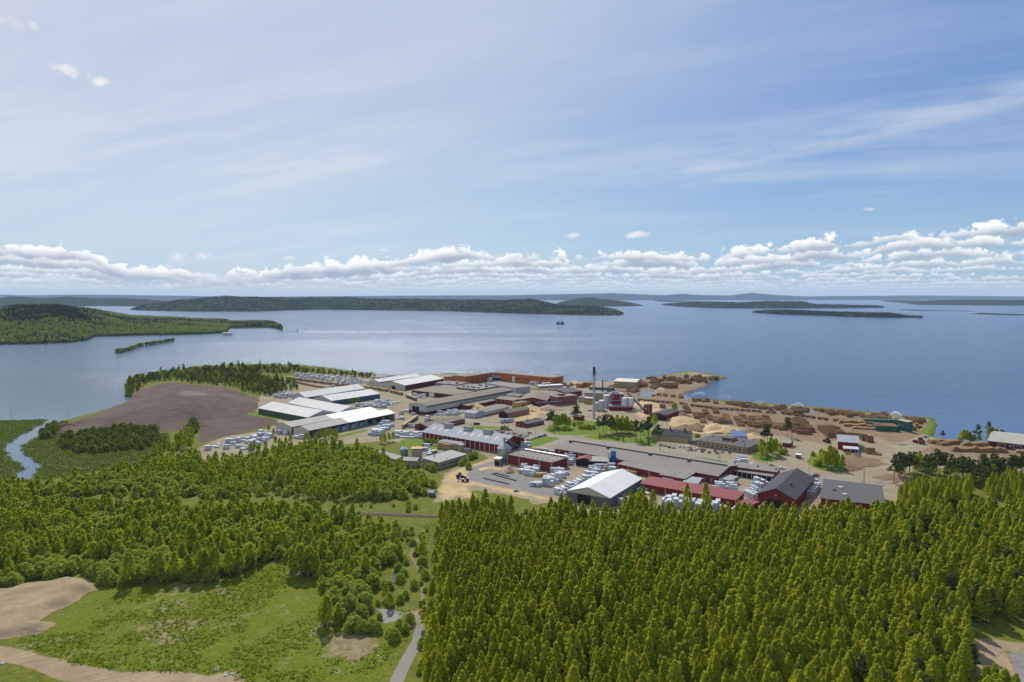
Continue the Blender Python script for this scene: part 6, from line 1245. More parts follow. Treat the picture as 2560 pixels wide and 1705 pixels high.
for (u, v, Lp, h) in ((1100, 370, 22, 3), (1140, 330, 22, 4), (1180, 300, 22, 4), (1230, 310, 22, 4), (1280, 300, 24, 4), (950, 390, 16, 3), (1060, 350, 20, 3), (1430, 285, 24, 4.5), (1560, 290, 20, 3), (1580, 275, 16, 3), (1380, 350, 26, 5), (1440, 350, 26, 5), (1500, 320, 26, 5), (1560, 340, 26, 5), (1620, 335, 26, 5), (1700, 310, 20, 4), (1740, 300, 20, 4), (1780, 300, 16, 3), (1180, 400, 20, 5), (1240, 405, 24, 6), (1290, 400, 24, 5), (1000, 300, 16, 3), (1060, 300, 20, 3)):
    pile(3, u, v, Lp, h, AX + R.uniform(-.4, .4), 'reddish brown log pile on the headland that juts into the lake', 'log piles on the headland', 5.2)
for (u, v, Lp, h) in ((1060, 495, 8, 1.5), (1120, 490, 14, 3), (1190, 495, 14, 3), (1280, 505, 14, 3), (1370, 515, 18, 3.5), (830, 450, 24, 4), (870, 440, 20, 4.5), (780, 440, 20, 3)): pile(3, u, v, Lp, h, AX, 'pale brown log pile beside the wet ground near the boiler house', 'log piles by the wet ground', 5.2, True)
for (u, v, Lp) in ((600, 330, 14), (660, 345, 14), (720, 360, 18), (780, 372, 18), (840, 385, 18), (900, 390, 14), (1160, 365, 12), (1110, 372, 12)): pile(1, u + 20, v + 10, Lp, 2, .8, 'low reddish timber pile before the far lumber train', 'low timber piles by the far train', 5, True)
for i in range(34):
    u, v = R.uniform(960, 1640), 0; v = 395 - (u - 960) * .12 + R.uniform(-55, 30)
    if not (1140 < u < 1400 and v < 300): pile(3, u, v, R.choice((12, 16, 20)), R.choice((2, 3, 4)), AX + R.uniform(-.6, .6), 'reddish brown log pile on the headland that juts into the lake', 'log piles on the headland', 5.2, R.random() < .3)
for (u, v, Lp, h) in ((1330, 700, 18, 3), (1880, 740, 20, 3), (2010, 770, 20, 3), (1620, 790, 18, 3), (2330, 760, 24, 4), (2340, 840, 20, 3), (2180, 770, 20, 3.5)): pile(3, u, v, Lp, h, AX, L2_, G2, 6, R.random() < .5)
# long pulpwood ricks on the right
for i, (A_, B_, h, lab) in enumerate((((1270, 400), (1560, 385), 3.2, 'near pale end of the pulpwood ricks beside the red vehicle'), ((1390, 425), (1640, 392), 3.4, 'low rust brown pulpwood rick behind the pines'), ((1520, 485), (2170, 500), 4.2, 'longest rust brown pulpwood rick with pale log ends on top'), ((1640, 420), (2080, 440), 3.8, 'second long pulpwood rick between the longest one and the lake'), ((2250, 500), (2500, 520), 3.0, 'short pulpwood rick before the maroon shed'))):
    a = PK(8, *A_); b_ = PK(8, *B_); Lr = math.hypot(b_[0] - a[0], b_[1] - a[1]); rz = math.atan2(b_[1] - a[1], b_[0] - a[0])
    tag(link('log_pile', pile_mesh(int(Lr / .6), h, 5, .3, 9 + i, bark2 if i != 2 else bark2), None, ((a[0] + b_[0]) / 2, (a[1] + b_[1]) / 2, GZ), rz - math.pi / 2), lab, 'log pile')
for i, (u, v, Lp, h) in enumerate(((1345, 725, 40, 4), (1370, 755, 34, 3.4), (1400, 780, 22, 2))): tag(pile(4, u, v, Lp, h, AX + 1.45, ('backmost', 'middle', 'frontmost low')[i] + ' of the fanned log heaps with bright cut ends', None, 6, True), None)
# heaps of sawdust, chips and bark
def heap(name, k, u, v, rx, ry, h, m_, label, cat, rz=0, seed=0):
    x, y = PK(k, u, v); n = 26; V = []; g = np.linspace(-1, 1, n); XX, YY = np.meshgrid(g, g); rr = np.sqrt(XX ** 2 + YY ** 2)
    lob = .75 + .5 * vnoise((XX + seed) * 4, (YY + seed) * 4, 1.6, seed); zz = h * np.clip(1 - rr / np.clip(lob, .3, 1.15), 0, 1) ** .85 * (1 + .35 * (vnoise(XX * 9, YY * 9, 1.5, seed + 1) - .5))
    V = np.stack([XX * rx, YY * ry, zz - .06], -1).reshape(-1, 3); I = np.arange(n * n).reshape(n, n)
    F = np.stack([I[:-1, :-1], I[:-1, 1:], I[1:, 1:], I[1:, :-1]], -1).reshape(-1, 4); F = F[(V[F][:, :, 2].max(1) > -.03)]
    return tag(link(name, np_mesh(name, V, F, m_, smooth=True), None, (x, y, GZ), rz), label, cat)
heap('sawdust_heap', 3, 1760, 885, 19, 17, 7, sawd, 'bright yellow sawdust heap behind the office', 'sawdust heap', 0, 3); heap('sawdust_heap', 3, 1870, 895, 14, 13, 5.5, sawd, 'bright sawdust heap beside the tallest one behind the office', 'sawdust heap', 0, 5)
heap('bark_heap', 3, 1560, 870, 14, 16, 6, sawd2, 'brown bark heap against the bright sawdust behind the office', 'bark heap', 0, 7); heap('bark_heap', 3, 1430, 865, 13, 12, 4, sawd2, 'low brown bark heap behind the yellow house roof', 'bark heap', 0, 9)
heap('chip_heap', 3, 1390, 775, 17, 13, 5, sawd, 'ochre wood chip heap beside the open-ended red shed', 'chip heap', 0, 2); heap('chip_heap', 3, 1370, 730, 12, 12, 6, sawd2, 'brown topped chip heap behind the red shed', 'bark heap', 0, 4)
heap('bark_heap', 3, 2170, 925, 14, 14, 5, sawd2, 'brown bark heap beside the blue roofed shed', 'bark heap', 0, 6); heap('sawdust_heap', 3, 2190, 965, 11, 10, 4.5, sawd, 'small bright sawdust heap next to the blue roofed shed', 'sawdust heap', 0, 8)
heap('chip_heap', 5, 1690, 720, 6.5, 6, 5, sandm, 'neat cone of pinkish wood chips beside the timber bin', 'chip heap', 0, 11); heap('sawdust_heap', 5, 1480, 690, 9, 5, 1.6, sawd, 'low spread of sawdust by the timber bin', 'sawdust heap', .3, 12)
heap('chip_heap', 2, 1675, 655, 13, 12, 6.5, sandm, 'pinkish chip heap behind the park trees', 'chip heap', 0, 13); heap('sawdust_heap', 2, 1480, 655, 12, 14, 6, sawd, 'yellow sawdust heap at the end of the orange walled shed', 'sawdust heap', 0, 14); heap('sawdust_heap', 2, 870, 635, 10, 12, 6, sawd, 'sawdust heap in the corner by the very long hall', 'sawdust heap', 0, 15)
heap('sawdust_heap', 3, 1010, 600, 16, 16, 4, sawd, 'yellow chip heap behind the crimson tower', 'sawdust heap', 0, 16); heap('chip_heap', 3, 870, 650, 13, 12, 4, sandm, 'chip heap under the long conveyor', 'chip heap', 0, 17); heap('sawdust_heap', 2, 1960, 358, 14, 12, 5, sawd, 'chip heap on the shore between orange sheds', 'chip heap', 0, 18)
heap('bark_heap', 4, 1330, 1140, 20, 20, 2.6, sawd2, 'broad brown heap of bark and roots beside the birch clump', 'bark heap', 0, 19); heap('root_heap', 4, 1330, 1120, 5, 6, 4.2, sawd2, 'dark root pile on top of the broad brown heap', 'bark heap', 0, 20)
heap('bark_heap', 2, 1650, 420, 34, 16, 3, sawd2, 'red brown bark spread behind the grey roofed mill hall', 'bark heap', 0, 21); heap('bark_heap', 8, 870, 790, 14, 10, 1.5, sawd2, 'brown bark under the pines beside the road', 'bark heap', 0, 22); heap('soil_heap', 5, 1110, 1010, 8, 5, 1.6, sandm, 'low pile of wood scraps on the sandy ground', 'scrap heap', 0, 23)
heap('soil_heap', 'L', 560, 712, 9, 4, 1.6, mat('dark_red_soil', (.11, .05, .045), .95, .2), 'low dark red soil bank beside the ditch', 'soil bank', 0, 24); heap('soil_heap', 1, 380, 215, 34, 14, 4, mat('dark_red_soil', (1, 1, 1)), 'red soil clearing among the shore trees', 'soil bank', 0, 25)
# cars
def car_proto():
    t = thing('parked_car', (0, 0, 0), 0, 'x', 'car', 'x')
    prof = [(-2.15, .35), (-2.18, .72), (-2.05, .92), (-1.2, 1.0), (-.55, 1.0), (1.35, .98), (1.75, .95), (2.12, .86), (2.2, .5), (2.15, .35)]
    b = MB(); n = len(prof)
    for y in (-.88, .88): b.v += [(x, y * (.97 if z < .5 else 1), z) for x, z in prof]
    for i in range(n): j = (i + 1) % n; b.f.append((i, n + i, n + j, j)); b.mi.append(0)
    b.f.append(tuple(range(n))); b.f.append(tuple(reversed(range(n, 2 * n)))); b.mi += [0, 0]; b.build('body', carpaint, t)
    g = MB(); a = [(-1.75, .98, .86), (1.05, .98, .86), (.35, 1.42, .70), (-1.3, 1.42, .70)]
    g.v = [(x, -y, z) for x, z, y in a] + [(x, y, z) for x, z, y in a]; g.f = [(0, 1, 2, 3), (7, 6, 5, 4), (1, 5, 6, 2), (4, 0, 3, 7), (3, 2, 6, 7)]; g.mi = [0] * 5; gl = g.build('window', glass, t)
    MB().box(-1.25, .3, -.69, .69, 1.42, 1.47).build('roof', carpaint, t)
    for x in (-1.35, 1.35):
        for y in (-.86, .72):
            w_ = MB().beam((x, y, .32), (x, y + .14, .32), .32, n=12).build('wheel', rubber, t)
            MB().beam((x, y - .01 if y < 0 else y + .13, .32), (x, y + .01 if y < 0 else y + .16, .32), .19, n=10).build('rim', steel, w_)
    for y in (-.62, .62): MB().box(2.1, 2.2, y - .16, y + .16, .6, .76).build('headlight', white, t)
    return t
CP0 = car_proto(); used_car = [False]
COLS = {'white': (.75, .75, .75), 'silver': (.38, .39, .41), 'dark grey': (.06, .065, .075), 'black': (.02, .02, .025), 'blue': (.03, .08, .28), 'red': (.30, .02, .03), 'beige': (.45, .40, .30)}
def car(k, u, v, rz, c, where, sc=1.0, lab=None, grp=None):
    x, y = PK(k, u, v); z = max(GZ, hz(x, y)) + .01; rz = math.radians(rz); col = (*COLS[c], 1)
    if not used_car[0]:
        used_car[0] = True; r = CP0; r.location = (x, y, z); r.rotation_euler = (0, 0, rz); r.color = col
        for ch in r.children: ch.color = col
    else: r = dup(CP0, (x, y, z), rz, col=col)
    r.scale = (sc, sc, sc)
    r['label'] = lab or f'{c} car parked {where}'; r['group'] = grp or f'{c} cars {where}'; return r
Wk = 'in the big yellow office car park'
for (u, v, c) in ((1240, 1085, 'black'), (1285, 1092, 'silver'), (1355, 1078, 'white'), (1395, 1082, 'white'), (1438, 1088, 'white'), (1474, 1086, 'silver'), (1448, 1112, 'white'), (1488, 1114, 'dark grey'), (1530, 1118, 'silver'), (1556, 1102, 'white'), (1600, 1104, 'silver'), (1634, 1112, 'red'), (1610, 1132, 'dark grey'), (1690, 1142, 'dark grey'), (1757, 1126, 'dark grey'), (1777, 1150, 'blue'), (1840, 1136, 'silver'), (1922, 1144, 'dark grey')):
    car(3, u, v, 62, c, Wk)
W2k = 'in the row along the lawn by the metal roofed hall'
for i, (u, v) in enumerate(((1490, 985), (1508, 982), (1526, 980), (1546, 974), (1566, 970), (1588, 962), (1606, 956), (1622, 950), (1640, 946))): car(2, u, v, 55, ('white', 'white', 'silver', 'white', 'dark grey', 'blue', 'white', 'black', 'dark grey')[i], W2k, 1.0)
W3k = 'in the double row behind the metal roofed hall'
for i, (u, v) in enumerate(((1140, 905), (1156, 910), (1172, 915), (1188, 912), (1205, 920), (1222, 925), (1240, 922), (1255, 928), (1275, 925), (1295, 930), (1150, 918), (1218, 930), (1270, 938), (1345, 940), (1360, 946), (1378, 942), (1395, 952), (1370, 955), (1410, 960), (1440, 950))): car(2, u, v, 50, ('red', 'red', 'red', 'dark grey', 'white', 'silver', 'red', 'white', 'dark grey', 'red', 'dark grey', 'silver', 'white', 'dark grey', 'white', 'black', 'silver', 'dark grey', 'white', 'beige')[i], W3k)
car(2, 1258, 888, 5, 'silver', '', 1, 'silver car parked alone beside the grass strip behind the hall', None); car(2, 1468, 922, 5, 'dark grey', '', 1, 'dark car parked alone near the low red house', None); car(2, 1448, 1000, 10, 'beige', '', 1, 'beige car at the near corner of the lawn', None); car(2, 1100, 892, 20, 'silver', '', 1, 'silver car half behind the roof house of the hall', None)
car(7, 1040, 662, -20, 'black', '', 1, 'black car parked behind the grey roofed red wing', None); car(7, 1150, 692, -10, 'white', '', 1.25, 'white van parked behind the charcoal roofed hall', None); car(7, 1530, 778, -20, 'blue', '', 1, 'bright blue car by the corner of the charcoal roofed hall', None); car(7, 1545, 766, -20, 'red', '', 1, 'red car behind the bright blue one', None)
car(7, 1990, 528, -15, 'silver', '', 1, 'silver car in front of the red log yard house', None); car(7, 2015, 540, -15, 'blue', '', 1, 'dark blue car in front of the red log yard house', None); car(7, 668, 545, 80, 'white', '', 1, 'white car standing alone at the end of the car park', None)
car('F', 1230, 790, -10, 'blue', '', 1, 'dark blue car on the shore by the grassy bank', None); car(7, 900, 535, -20, 'silver', '', 1, 'silver car half hidden on the lawn by the birches', None); car(2, 2155, 670, 0, 'dark grey', '', 1.1, 'dark pickup beside the tall chimney', None); car(2, 400, 1062, 0, 'white', '', 1, 'white car beside the timber rack shed', None); car(2, 355, 1058, 20, 'dark grey', '', 1, 'dark car at the edge of the beige courtyard', None)
car(5, 1768, 945, 10, 'beige', '', .9, 'small pale vehicle on the sandy verge of the sawdust yard', None)
# wheel loaders and trucks
def loader(k, u, v, rz, col, label, sc=1):
    x, y = PK(k, u, v); t = thing('wheel_loader', (x, y, GZ), math.radians(rz), label, 'wheel loader'); t.scale = (sc,) * 3
    MB().box(-3, -.2, -1.2, 1.2, .9, 2.4).box(.1, 1.6, -1.0, 1.0, .8, 1.7).build('body', col, t); MB().box(-1.4, .2, -1.0, 1.0, 2.4, 3.6).build('cab', glass, t); MB().box(-1.5, .3, -1.1, 1.1, 3.6, 3.75).build('roof', col, t)
    b = MB(); b.beam((1.2, -.7, 1.5), (3.6, -.7, 1.0), .2); b.beam((1.2, .7, 1.5), (3.6, .7, 1.0), .2); b.build('arm', col, t)
    b = MB(); b.quad((3.4, -1.6, .1), (3.4, 1.6, .1), (3.6, 1.6, 1.5), (3.6, -1.6, 1.5)); b.quad((3.4, -1.6, .1), (4.8, -1.6, .1), (4.8, 1.6, .1), (3.4, 1.6, .1)); b.build('bucket', dsteel, t)
    for wx in (-2.0, 1.0):
        for wy in (-1.5, 1.0): MB().beam((wx, wy, .8), (wx, wy + .5, .8), .8, n=14).build('wheel', rubber, t)
cy_ = mat('machine_yellow', (.55, .28, .03), .5, .1); 
loader('F', 850, 590, 150, cy_, 'yellow wheel loader in front of the teal sorting house', 1.3); loader('F', 1000, 530, 20, cy_, 'orange wheel loader behind the yellow one by the teal sorting house', 1.2); loader('F', 1060, 950, 100, mat('machine_red', (.30, .05, .03), .5, .1), 'red machine with a white cab roof beside the pulpwood ricks', 1.5)
loader(5, 1140, 790, 20, dsteel, 'dark machine on the sandy edge of the sawdust yard', 1.1); loader(5, 1180, 830, 190, mat('machine_beige', (.4, .36, .28), .5, .1), 'pale machine beside the dark one on the sandy ground', 1.1); loader(7, 1665, 390, 90, dsteel, 'dark loader beside the red log yard house', 1.2)
bx_ = thing('container', (*PK(2, 868, 822), GZ), -.1, 'small rust red skip on the road edge by the grass strip', 'skip'); MB().box(-3, 3, -1.2, 1.2, .1, 2.2).box(-3.1, 3.1, -1.3, -1.2, 1.9, 2.3).build('body', mat('rust_red_steel', (.20, .05, .03), .7, .2), bx_)
# timber frames lying in the sawdust yard
for i, (A_, B_) in enumerate((((1395, 800), (1680, 865)), ((1490, 752), (1765, 828)))):
    a = PK(5, *A_); b_ = PK(5, *B_); t = thing('timber_beam', (a[0], a[1], GZ), math.atan2(b_[1] - a[1], b_[0] - a[0]), ('longer straight timber kerb lying in the sawdust yard', 'timber frame open at one end lying in the sawdust yard')[i], 'timber'); L = math.hypot(b_[0] - a[0], b_[1] - a[1])
    b = MB(); b.box(0, L, 0, .6, 0, .7)
    if i: b.box(0, .6, .6, 4.5, 0, .7); b.box(.6, L * .55, 4, 4.6, 0, .7)
    b.build('beam', wood_p, t)
# wagons
def wagon(name, L, load, m_load, m_bed, label, group, x, y, rz):
    t = thing(name, (x, y, GZ), rz, label, 'wagon', group)
    MB().box(-L / 2, L / 2, -1.35, 1.35, 1.0, 1.35).build('bed', m_bed, t)
    if load == 'lumber':
        b = MB(); b.box(-L / 2 + .2, L / 2 - .2, -1.3, 1.3, 1.4, 3.1); b.box(-L / 2 + .3, L / 2 - .3, -1.25, 1.25, 3.2, 4.1); b.build('load', m_load, t)
        MB().box(-L / 2 + .1, L / 2 - .1, -1.4, -1.32, 1.0, 2.3).build('side_board', m_bed, t)
    else:
        b = MB(); k = 5
        for i in range(k):
            xx = -L / 2 + .6 + (L - 1.2) * i / (k - 1); b.box(xx - .12, xx + .12, -1.4, -1.25, 1.3, 3.4); b.box(xx - .12, xx + .12, 1.25, 1.4, 1.3, 3.4)
        b.build('stakes', dsteel, t)
        if load == 'logs':
            b = MB()
            for zz in (1.6, 2.1):
                for yy in (-.95, -.3, .3, .95): b.beam((-L / 2 + .8, yy, zz), (L / 2 - .8, yy, zz), .27, n=6)
            b.build('load', bark, t)
    for bx2 in (-L / 2 + 1.8, L / 2 - 1.8):
        b = MB()
        for wx in (-.9, .9):
            for wy in (-.85, .7): b.beam((bx2 + wx, wy, .46), (bx2 + wx, wy + .13, .46), .46, n=10)
        b.box(bx2 - 1.3, bx2 + 1.3, -.6, .6, .5, 1.0); b.build('bogie', dsteel, t)
    return t
def train(name, k, line, L, load, ml, mbd, label, group, gap=.9, offset=0):
    pts = [PK(k if len(p) == 2 else p[2], p[0], p[1]) for p in line]; proto = None; i = 0; rem = offset; n = 0
    for a, b_ in zip(pts, pts[1:]):
        seg = math.hypot(b_[0] - a[0], b_[1] - a[1]); rz = math.atan2(b_[1] - a[1], b_[0] - a[0]); d = rem
        while d + L <= seg + L * .4:
            m_ = d + L / 2; x = a[0] + math.cos(rz) * m_; y = a[1] + math.sin(rz) * m_
            if proto is None: proto = wagon(name, L, load, ml, mbd, label, group, x, y, rz)
            else: dup(proto, (x, y, GZ), rz)
            d += L + gap; n += 1
        rem = max(0, d - seg)
    return n
train('lumber_wagon', 1, [(530, 305), (1130, 385)], 18, 'lumber', lumber, greenp, 'timber loaded wagon of the far train beside the field of stacks', 'wagons of the far lumber train')
train('lumber_wagon', 1, [(1395, 410), (1560, 432), (1700, 455), (1845, 492)], 18, 'lumber', lumber, tealp, 'wagon with yellow lumber on the curve by the blue warehouses', 'lumber wagons on the curve')
train('lumber_wagon', 1, [(1885, 510), (2015, 560)], 18, 'lumber', lumber, tealp, 'wagon with yellow lumber before the sawmill hall', 'lumber wagons before the sawmill hall')
train('lumber_wagon', 1, [(1845, 868), (2012, 752)], 18, 'lumber', lumber, tealp, 'wagon with a long yellow load by the small red shed', 'lumber wagons by the small red shed')
nlog = train('log_wagon', 3, [(880, 550), (1360, 590), (1480, 612), (1800, 650), (2120, 672), (2330, 690), (470, 608, 4), (620, 632, 4), (740, 648, 4), (880, 668, 4), (1050, 692, 4), (1290, 705, 4)], 11, 'logs', bark, dsteel, 'dark stake-sided log wagon in the long line through the log yard', 'log wagons through the log yard')
# railway on the near side
def track(name, pts, label, k=0):
    P_ = [PK(k, *p) for p in pts]; b = MB(); r_ = MB(); s_ = MB()
    for a, c in zip(P_, P_[1:]):
        L = math.hypot(c[0] - a[0], c[1] - a[1]); ang = math.atan2(c[1] - a[1], c[0] - a[0]); mx, my = (a[0] + c[0]) / 2, (a[1] + c[1]) / 2
        b.rbox(mx, my, L + .2, 4.4, -.4, .30, ang)
        for o_ in (-.76, .76): r_.rbox(mx - math.sin(ang) * o_, my + math.cos(ang) * o_, L + .05, .12, .42, .60, ang)
        for i in range(int(L / .9)):
            d = -L / 2 + .9 * (i + .5); s_.rbox(mx + math.cos(ang) * d, my + math.sin(ang) * d, .26, 2.6, .30, .42, ang)
    t = thing(name, (0, 0, GZ), 0, label, 'railway')
    b.build('ballast', mat('brown_ballast', (.155, .115, .095), .95, .2, 1.5), t); s_.build('sleepers', wood_p, t); r_.build('rails', mat('worn_rail', (.30, .24, .21), .35, .2, .5, metal=.6), t)
track('railway_track', [(-150, 1240), (0, 1246), (150, 1253), (300, 1262), (450, 1269), (600, 1273), (750, 1277), (900, 1284), (1050, 1290), (1165, 1294), (1300, 1299), (1420, 1303), (1600, 1312), (1800, 1322)], 'single railway track running through the greenery below the mill')
track('railway_track', [(-150, 1232), (0, 1236), (120, 1241), (250, 1250), (320, 1258)], 'second track joining the railway at the far left of the wood')
# gravel roads laid as thin sheets on the ground
def road(name, pts, w_, m_, label, k=0, wend=None):
    q = [PK(k, *p) for p in pts]; C_ = []
    for a, c in zip(q, q[1:]):
        n = max(1, int(math.hypot(c[0] - a[0], c[1] - a[1]) / 3))
        for i in range(n): C_.append((a[0] + (c[0] - a[0]) * i / n, a[1] + (c[1] - a[1]) * i / n))
    C_.append(q[-1]); V = []; n = len(C_)
    for i, (x, y) in enumerate(C_):
        a = C_[max(0, i - 2)]; c = C_[min(n - 1, i + 2)]; L = math.hypot(c[0] - a[0], c[1] - a[1]); nx_, ny_ = -(c[1] - a[1]) / L, (c[0] - a[0]) / L
        hw = (w_ + ((wend or w_) - w_) * i / n) / 2
        for s_ in (-1, -.5, 0, .5, 1): jx = hw * s_ * (1 + .12 * (vnoise(x, y, 5, 3) - .5)); V.append((x + nx_ * jx, y + ny_ * jx, hz(x + nx_ * jx, y + ny_ * jx) + .07 - .05 * abs(s_)))
    I = np.arange(n * 5).reshape(n, 5); F = np.stack([I[:-1, :-1], I[:-1, 1:], I[1:, 1:], I[1:, :-1]], -1).reshape(-1, 4)
    return tag(link(name, np_mesh(name, np.array(V, float), F, m_, smooth=True)), label, kind='structure')
gravm = mat('grey_gravel', (.235, .225, .205), .95, .16, .15, col2=(.30, .275, .235), bump=.1); pavm = mat('worn_asphalt', (.26, .245, .22), .9, .10, .06)
road('gravel_road', [(1045, 1540), (1052, 1570), (1046, 1600), (1022, 1640), (1002, 1680), (985, 1720), (955, 1800), (900, 1950)], 4.6, gravm, 'grey gravel road along the plantation edge')
road('footpath', [(1060, 1325), (1042, 1352), (1026, 1385), (1040, 1410), (1058, 1450), (1056, 1500), (1050, 1540)], 1.6, mat('trodden_path', (.24, .19, .12), .95, .15, .3), 'narrow trodden path through the grass')
road('mill_road', [(1160, 1050), (1230, 1060), (1290, 1072), (1345, 1082), (1380, 1090), (1420, 1096), (1470, 1103), (1560, 1112), (1640, 1122), (1720, 1134), (1800, 1148), (1900, 1163), (1990, 1178), (2060, 1190), (2130, 1205), (2200, 1215)], 8, pavm, 'worn road through the mill between lawns and halls')
road('mill_road', [(1420, 1094), (1390, 1108), (1350, 1118), (1310, 1126), (1270, 1132)], 9, pavm, 'side road down to the flat roofed red hall')
road('ditch_water', [(1000, 1410), (988, 1432), (984, 1456), (978, 1470)], 1.6, mat('still_ditch_water', (.03, .05, .07), .08, .02, .3, spec=.8), 'narrow water filled ditch in the grass')
# poles, masts
def pole(k, u, v, h, label, group, lamp=True, m_=wood_p):
    x, y = PK(k, u, v); t = thing('lamp_post' if lamp else 'pole', (x, y, max(GZ, hz(x, y))), R.uniform(0, 6), label, 'lamp post' if lamp else 'pole', group)
    MB().beam((0, 0, -.3), (0, 0, h), .14, n=6, r2=.09).build('shaft', m_, t)
    if lamp: MB().beam((0, 0, h), (1.0, 0, h + .25), .06, n=4).box(.8, 1.6, -.15, .15, h + .15, h + .3).build('lamp_head', lgrey, t)
for (k, u, v, h) in ((5, 1770, 260, 10), (5, 1985, 295, 10), (5, 2200, 325, 9), (6, 950, 400, 9), (6, 1585, 490, 10), (3, 1255, 1050, 9), (3, 1480, 1052, 8), (3, 1725, 1095, 8), (3, 1972, 1130, 8), (3, 2090, 1140, 10), (7, 985, 660, 11), (7, 1462, 750, 12), (4, 580, 930, 9), (7, 725, 505, 9), (7, 738, 508, 9)): pole(k, u, v, h, 'slender lamp post beside the mill road and car park', 'lamp posts along the mill roads')
for (u, v) in ((1800, 1240), (1812, 1240)): pole(3, u, v, 11, 'timber pole of the leaning pair before the office', 'paired timber poles', False)
for (u, v) in ((2085, 900), (2078, 905)): pole(7, u, v, 12, 'pole rising behind the flat dark roof', 'poles behind the flat roof', False)
for (k, u, v, h, l) in ((4, 1443, 610, 24, 'tall floodlight mast on the lake edge'), (4, 728, 530, 10, 'short mast beside a water jet on the lake edge'), (3, 1027, 300, 17, 'thin mast at the root of the headland'), (3, 862, 305, 16, 'thin mast behind the yellow hall'), (3, 1293, 440, 14, 'thin mast on the wet ground'), (3, 1135, 1120, 12, 'pole behind the grey roof at the road'), (2, 1914, 320, 10, 'mast on the shore behind the orange mill'), ('L', 605, 1340, 8, 'lone pole in the wood by the railway'), ('L', 97, 685, 14, 'pole standing in the shallow marsh edge'), ('L', 578, 668, 12, 'pole at the mouth of the stream')):
    pole(k, u, v, h, l, None, k == 4 and u > 1000, dsteel if k in (3, 4) else wood_p)
x, y = PK(4, 295, 1200); gs = thing('road_sign', (x, y, GZ), .1, 'green information board on two legs at the lawn corner', 'sign'); MB().box(-1.3, 1.3, -.05, .05, 4.6, 6.3).build('panel', greenp, gs); b = MB(); b.beam((-1, 0, -.2), (-1, 0, 5), .08); b.beam((1, 0, -.2), (1, 0, 5), .08); b.build('legs', gsteel, gs)
for u in (374, 385, 398): x, y = PK(4, u, 1150); t = thing('flagpole', (x, y, GZ), 0, 'bare white flagpole on the round lawn', 'flagpole', 'flagpoles on the round lawn'); MB().beam((0, 0, -.2), (0, 0, 8.5), .09, n=6, r2=.05).build('shaft', white, t); MB().lathe(0, 0, [(.12, 8.5), (.12, 8.65), (.02, 8.75)], 8).build('finial', white, t)
# sprinklers watering the logs
sp = bpy.data.materials.new('water_spray'); sp.use_nodes = True; sp.node_tree.nodes.clear(); T = NT(sp.node_tree)
co = T.add('ShaderNodeTexCoord').outputs['Object']; al = T.m('MULTIPLY', T.add('ShaderNodeAttribute', attribute_name='den').outputs['Fac'], T.rng(T.noise(T.vmul(co, (1, 1, 2)), .9, 4, .7), .3, .7, .35, 1))
T.l.new(T.add('ShaderNodeMixShader', {0: al, 1: T.add('ShaderNodeBsdfTransparent').outputs[0], 2: T.add('ShaderNodeBsdfTranslucent', {0: (.9, .92, .95, 1)}).outputs[0]}).outputs[0], T.add('ShaderNodeOutputMaterial').inputs[0])
def spray(k, u0, v0, u1, v1, h, label, z0=4.0):
    """jet thrown in an arc from a nozzle, dropping a veil of drops: several curtains side by side give it depth"""
    a = PK(k, u0, v0, GZ + z0); b_ = PK(k, u1, v1, GZ); n = 18; V = []; D = []; F = []
    L = math.hypot(b_[0] - a[0], b_[1] - a[1]); t = thing('water_jet', (a[0], a[1], GZ), math.atan2(b_[1] - a[1], b_[0] - a[0]), label, 'sprinkler')
    MB().beam((0, 0, -.3), (0, 0, z0), .12).build('nozzle_pipe', dsteel, t)
    for s_ in range(5):
        base = len(V)
        for i in range(n + 1):
            q = i / n; x = L * q; z = z0 * (1 - q) + 2.6 * h * q * (1 - q); y = (s_ - 2) * .9 * q
            for j in range(5): V.append((x - j * .3 * q, y, max(.2, z * (1 - .22 * j)))); D.append((.34, .07, .045, .025, .0)[j] * (1 if s_ == 2 else .3) * (1 - .35 * q))
        for i in range(n):
            for j in range(4): c = base + i * 5 + j; F.append((c, c + 5, c + 6, c + 1))
    link('spray', np_mesh('spray', np.array(V, float), np.array(F), sp, {'den': np.array(D)}), t)
for (k, u0, v0, u1, v1, h, l) in ((4, 728, 520, 560, 545, 8, 'white arc of water over the log piles beside the short mast'), (4, 1840, 640, 1650, 690, 12, 'broad white water jet beside the teal sorting house'), (4, 270, 480, 140, 500, 5, 'faint water arc over the lake edge log piles'), (3, 1190, 440, 1060, 470, 9, 'domed water spray before the headland piles'), (3, 1950, 520, 1770, 530, 7, 'thin water arc over the open lake edge'), (3, 1640, 400, 1470, 400, 8, 'wide water spray at the foot of the headland'), (3, 1650, 470, 1480, 500, 5, 'low water arc above the inner bay')): spray(k, u0, v0, u1, v1, h, l)
